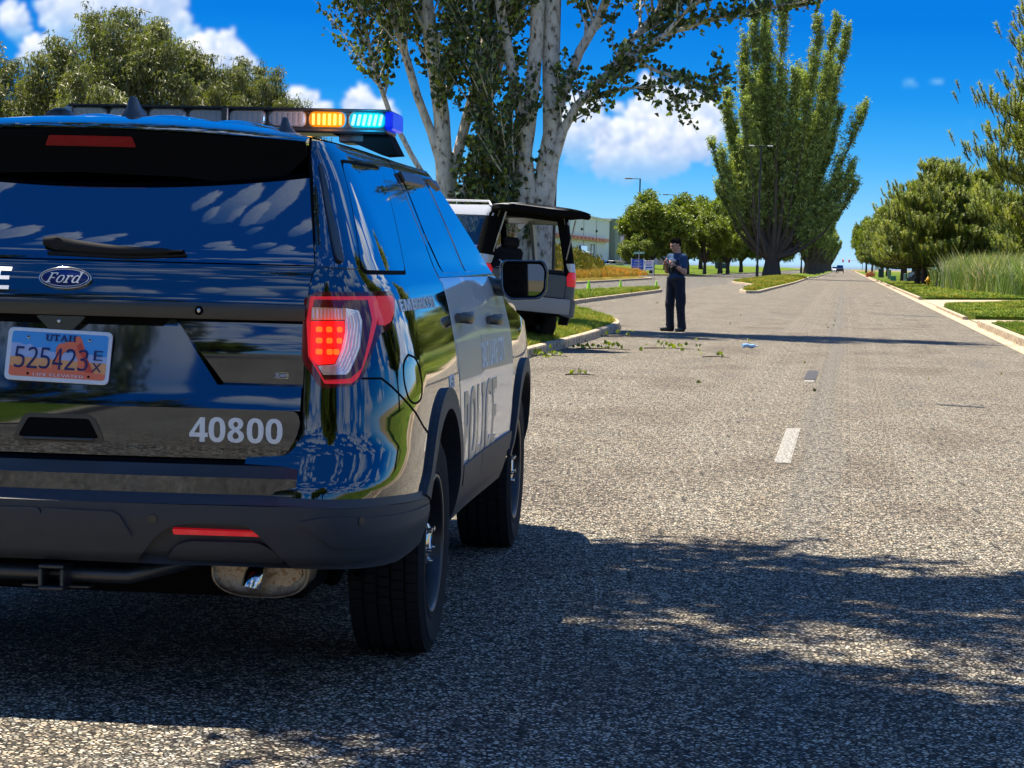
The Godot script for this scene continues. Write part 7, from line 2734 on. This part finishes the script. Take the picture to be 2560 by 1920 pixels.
	# property signs
	var bs := thing("property_sign", "blue property sign on white posts in the dry grass", "sign", Vector3(-19.24, -0.05, -212), 6)
	for x in [-0.57, 0.57]:
		b = B.new()
		b.box(Vector3(x, 0.85, 0), Vector3(0.09, 1.7, 0.09), 0.01)
		part("post", b, M.sign_white, bs)
	b = B.new()
	b.box(Vector3(0, 1.12, 0.05), Vector3(1.06, 1.02, 0.03), 0.005)
	var pnl := part("panel", b, M.sign_blue, bs)
	for q in [["AVAILABLE", 0.10, 0.56, 1.47], ["COMMERCIAL LAND", 0.05, 0.80, 1.24], ["FOR SALE", 0.05, 0.5, 1.15], ["801.578.5500", 0.11, 0.84, 0.99], ["colliers", 0.07, 0.5, 0.76]]:
		if q[0] == "colliers":
			continue
		part("sign_lettering", letters(q[0], "Droid Sans", q[1], q[2], 0.008, func(x, y, z): return Vector3(x - 0.02, q[3] + y, 0.066 + z), true), M.sign_white, pnl)
	b = B.new()
	b.box(Vector3(-0.12, 0.76, 0.068), Vector3(0.52, 0.07, 0.006))
	part("sign_bar", b, M.sign_white, pnl)
	var ws := thing("property_sign", "white property sign with a red heading beside the blue one", "sign", Vector3(-18.42, -0.08, -215), -14)
	for x in [-0.40, 0.42]:
		b = B.new()
		b.box(Vector3(x, 0.8, 0), Vector3(0.08, 1.6, 0.08), 0.01)
		part("post", b, M.sign_white, ws)
	b = B.new()
	b.box(Vector3(0, 1.12, 0.05), Vector3(0.82, 0.92, 0.03), 0.005, Basis(Vector3.BACK, 0.07))
	pnl = part("panel", b, M.sign_white, ws)
	part("sign_lettering", letters("FOR SALE", "Droid Sans", 0.12, 0.62, 0.008, func(x, y, z): return Vector3(x, 1.46 + y + x * 0.07, 0.066 + z), true), M.sign_red, pnl)
	for q in [[0.62, 1.25, 0.05, "sign_blue"], [0.5, 1.14, 0.04, "black_steel"], [0.66, 0.92, 0.13, "sign_blue"]]:
		b = B.new()
		b.box(Vector3(0, q[1], 0.068), Vector3(q[0], q[2], 0.006), 0.0, Basis(Vector3.BACK, 0.07))
		part("sign_bar", b, M[q[3]], pnl)
	# street name sign
	var sn := thing("street_sign", "green street name sign on a post before the round trees", "street sign", Vector3(-17.15, -0.42, -190), 4)
	b = B.new()
	b.tube([Vector3(0, 0, 0), Vector3(0, 2.75, 0)], [0.035, 0.035], 8)
	part("post", b, M.galvanised, sn)
	b = B.new()
	b.box(Vector3(0.0, 2.5, 0.05), Vector3(0.95, 0.21, 0.012), 0.003, Basis(Vector3.BACK, 0.06))
	var blade := part("name_blade", b, M.sign_green, sn)
	for q in [[-0.34, 0.14], [-0.1, 0.2], [0.16, 0.22], [0.37, 0.1]]:
		b = B.new()
		b.box(Vector3(q[0], 2.5 + q[0] * 0.06, 0.058), Vector3(q[1], 0.085, 0.003))
		part("name_word", b, M.sign_white, blade)
	b = B.new()
	b.box(Vector3(0.0, 2.68, 0.0), Vector3(0.012, 0.16, 0.6), 0.003)
	part("cross_blade", b, M.sign_green, sn)
	# dumpster
	var du := thing("dumpster", "dark green dumpster on the far lawn behind the officer", "dumpster", Vector3(-17.35, 0.62, -322), 4)
	b = B.new()
	b.prism(poly([-0.98, 1.2, 0.98, 1.2, 0.86, 0.12, -0.92, 0.12]), 1.4, Transform3D(Basis(), Vector3(0, 0, 0.7)), 0.02)
	part("container", b, M.dumpster_green, du)
	b = B.new()
	b.box(Vector3(0, 1.24, 0), Vector3(2.06, 0.08, 1.5), 0.03)
	part("lid", b, M.box_grey, du)
	part("lettering", letters("ACE DISP.", "Droid Sans", 0.22, 1.0, 0.01, func(x, y, z): return Vector3(x, 0.88 + y, 0.702 + z), true), M.sign_white, du)
	for x in [-0.7, 0.7]:
		b = B.new()
		b.box(Vector3(x, 0.06, 0.4), Vector3(0.12, 0.12, 0.12), 0.02)
		part("foot", b, M.black_steel, du)
	# hydrant
	var hy := thing("fire_hydrant", "yellow fire hydrant on the right lawn before the pine trunks", "fire hydrant", Vector3(5.42, 0.2, -154.5))
	b = B.new()
	b.lathe([[0.16, 0.0], [0.16, 0.04], [0.11, 0.05], [0.105, 0.42], [0.14, 0.44], [0.14, 0.47], [0.12, 0.48], [0.10, 0.56], [0.04, 0.62], [0.035, 0.66], [0.0, 0.66]], 20)
	part("barrel", b, M.hydrant_yellow, hy)
	for q in [[Vector3(-1, 0, 0), 0.055], [Vector3(1, 0, 0), 0.055], [Vector3(-0.3, 0, 0.95), 0.075]]:
		b = B.new()
		b.tube([q[0] * 0.08 + Vector3(0, 0.36, 0), q[0] * 0.2 + Vector3(0, 0.36, 0)], [q[1], q[1]], 12)
		part("outlet_cap", b, M.hydrant_yellow, hy)
	# cabinets on the right lawn
	for q in [["utility_pedestal", "slim grey-green utility pedestal nearest the pine trunks", Vector3(5.7, 0.2, -226), Vector3(0.24, 0.68, 0.24), "box_grey"], ["utility_cabinet", "low bright green utility cabinet on the right lawn", Vector3(4.45, 0.2, -220), Vector3(0.55, 0.42, 0.5), "box_green"], ["utility_pedestal", "grey pedestal behind the low green cabinet", Vector3(5.0, 0.2, -270), Vector3(0.42, 0.98, 0.36), "box_grey"], ["utility_cabinet", "tall dark cabinet on the right lawn left of the pedestals", Vector3(4.5, 0.2, -300), Vector3(0.7, 1.05, 0.5), "dumpster_green"]]:
		var t := thing(q[0], q[1], "utility box", q[2])
		b = B.new()
		b.box(Vector3(0, q[3].y / 2, 0), q[3], 0.03)
		part("cabinet", b, M[q[4]], t)
		b = B.new()
		b.box(Vector3(0, q[3].y + 0.012, 0), Vector3(q[3].x + 0.05, 0.04, q[3].z + 0.05), 0.015)
		part("lid", b, M[q[4]], t)
		b = B.new()
		b.box(Vector3(0, -0.03, 0), Vector3(q[3].x + 0.1, 0.08, q[3].z + 0.1), 0.01)
		part("plinth", b, M.concrete, t)
	# speed sign and white board
	var sp := thing("speed_sign", "white speed limit sign on a post at the right kerb", "road sign", Vector3(4.63, 0.05, -400), 0)
	b = B.new()
	b.tube([Vector3(0, 0, 0), Vector3(0, 2.8, 0)], [0.05, 0.05], 6)
	part("post", b, M.galvanised, sp)
	b = B.new()
	b.box(Vector3(0, 2.42, 0.06), Vector3(0.66, 0.84, 0.01), 0.003)
	pnl = part("panel", b, M.sign_white, sp)
	for q in [["SPEED", 0.11, 0.46, 2.72], ["LIMIT", 0.11, 0.40, 2.56], ["45", 0.30, 0.40, 2.24]]:
		part("sign_lettering", letters(q[0], "Droid Sans", q[1], q[2], 0.004, func(x, y, z): return Vector3(x, q[3] + y, 0.066 + z), true), M.black_steel, pnl)
	var wb := thing("board_sign", "white board on legs below the speed limit sign", "sign", Vector3(5.35, -0.22, -400), -8)
	b = B.new()
	b.box(Vector3(0, 1.62, 0.03), Vector3(1.05, 0.75, 0.03), 0.005)
	part("panel", b, M.sign_white, wb)
	for x in [-0.42, 0.42]:
		b = B.new()
		b.box(Vector3(x, 0.9, 0), Vector3(0.07, 1.8, 0.05), 0.005)
		part("leg", b, M.black_steel, wb)
	# rust-coloured shrub
	var sh := thing("shrub", "rust-orange shrub beside the white board on the right verge", "shrub", Vector3(3.45, 0.1, -330))
	b = B.new()
	var g := RandomNumberGenerator.new()
	g.seed = 8
	var lv := []
	for k in 6:
		var a := TAU * k / 6
		b.tube([Vector3(0, 0, 0), Vector3(cos(a) * 0.5, 0.55, sin(a) * 0.4)], [0.03, 0.01], 5)
	for k in 220:
		var d := Vector3(g.randfn(), absf(g.randfn()), g.randfn()).normalized() * pow(g.randf(), 0.4)
		lv.append(Transform3D(random_basis(g, 1.0), d * Vector3(0.75, 0.75, 0.5)))
	part("stems", b, M.rough_bark, sh)
	scatter("foliage", spray_mesh(7, 0.12, 0.12, 0.07, 0.0, 3), M.rust_leaf, lv, sh)
	# signal at the far crossing
	var ts := thing("traffic_signal", "red traffic signal on a mast arm at the far crossing", "traffic light", Vector3(9.0, 0, -1300))
	b = B.new()
	b.tube([Vector3(0, 0, 0), Vector3(0, 6.5, 0)], [0.2, 0.16], 8)
	part("pole", b, M.galvanised, ts)
	b = B.new()
	b.tube([Vector3(0, 5.4, 0), Vector3(-13, 5.7, 0)], [0.14, 0.09], 6)
	part("mast_arm", b, M.galvanised, ts)
	for x in [-10.9, -7.5]:
		b = B.new()
		b.box(Vector3(x, 5.0, 0), Vector3(0.9, 1.6, 0.3), 0.05)
		var head := part("signal_head", b, M.sign_red, ts)
		b = B.new()
		b.ball(Vector3(x, 5.5, 0.2), Vector3(0.3, 0.3, 0.1))
		part("signal_lamp", b, M.brake_glow, head)
	small_car("dark pickup far down the road under the signal", Vector3(-1.5, 0, -560), 0, M.paint_dark, true, "traffic far down the road")
	small_car("white car far down the road in the median-side lane", Vector3(-2.75, 0, -590), 0, M.paint_white, false, "traffic far down the road")
	# right-hand side beyond the reeds
	var ho := thing("white_house", "white building behind the reeds at the right edge", "building", Vector3(16.5, 0, -215), -10)
	b = B.new()
	wall_box(b, -4.2, 6, 0, 4.4, -8, 0)
	part("wall", b, M.paint_white, ho)
	b = B.new()
	b.prism(poly([-4.8, 4.3, 6.6, 4.3, 1.0, 6.4]), 8.6, Transform3D(Basis(), Vector3(0, 0, 0.3)))
	part("roof", b, M.box_grey, ho)
	for q in [[-3.2, -1.2], [0.0, 2.2], [3.2, 5.2]]:
		b = B.new()
		wall_box(b, q[0], q[1], 1.6, 3.6, 0.0, 0.06, 0.01)
		var w := part("window", b, M.block_wall, ho)
		b = B.new()
		wall_box(b, q[0] + 0.1, q[1] - 0.1, 1.7, 3.5, 0.06, 0.07)
		part("pane", b, M.dark_glass, w)
	small_car("white car parked behind the pine trunks on the right", Vector3(9.2, 0.1, -262), 80, M.paint_white, false, "cars behind the pines")
	small_car("second white car behind the pines, farther right", Vector3(15.0, 0.2, -268), 85, M.paint_white, false, "cars behind the pines")
	small_car("dark car on the far walk behind the hydrant", Vector3(7.6, -0.25, -201), 70, M.paint_dark, false, "cars behind the pines")
	# crushed bottle on the road
	var bo := thing("plastic_bottle", "crushed light blue plastic bottle lying on the road", "bottle", Vector3(-1.5, 0.035, -36.4), 35)
	b = B.new()
	b.tube([Vector3(-0.11, 0, 0), Vector3(-0.10, 0, 0), Vector3(-0.03, 0.012, 0), Vector3(0.03, -0.005, 0.01), Vector3(0.09, 0, 0), Vector3(0.12, 0, 0), Vector3(0.15, 0, 0)], [0.028, 0.034, 0.027, 0.03, 0.034, 0.014, 0.013], 12)
	part("body", b, M.bottle_plastic, bo)
	b = B.new()
	b.tube([Vector3(0.145, 0, 0), Vector3(0.168, 0, 0)], [0.016, 0.016], 10)
	part("cap", b, M.sign_white, bo)
	# marker post on the median nose
	var mk := thing("marker_post", "short dark marker post on the second median nose", "post", Vector3(-4.8, 0.25, -306))
	b = B.new()
	b.tube([Vector3(0, 0, 0), Vector3(0, 0.95, 0)], [0.06, 0.05], 6)
	part("post", b, M.black_steel, mk)
	b = B.new()
	b.box(Vector3(0, 0.8, 0.06), Vector3(0.16, 0.3, 0.01), 0.002)
	part("reflector_panel", b, M.black_steel, mk)

func _ready() -> void:
	rng.seed = 5
	setup()
	materials()
	ground()
	police_car()
	crashed_car()
	officer()
	plants()
	surroundings()
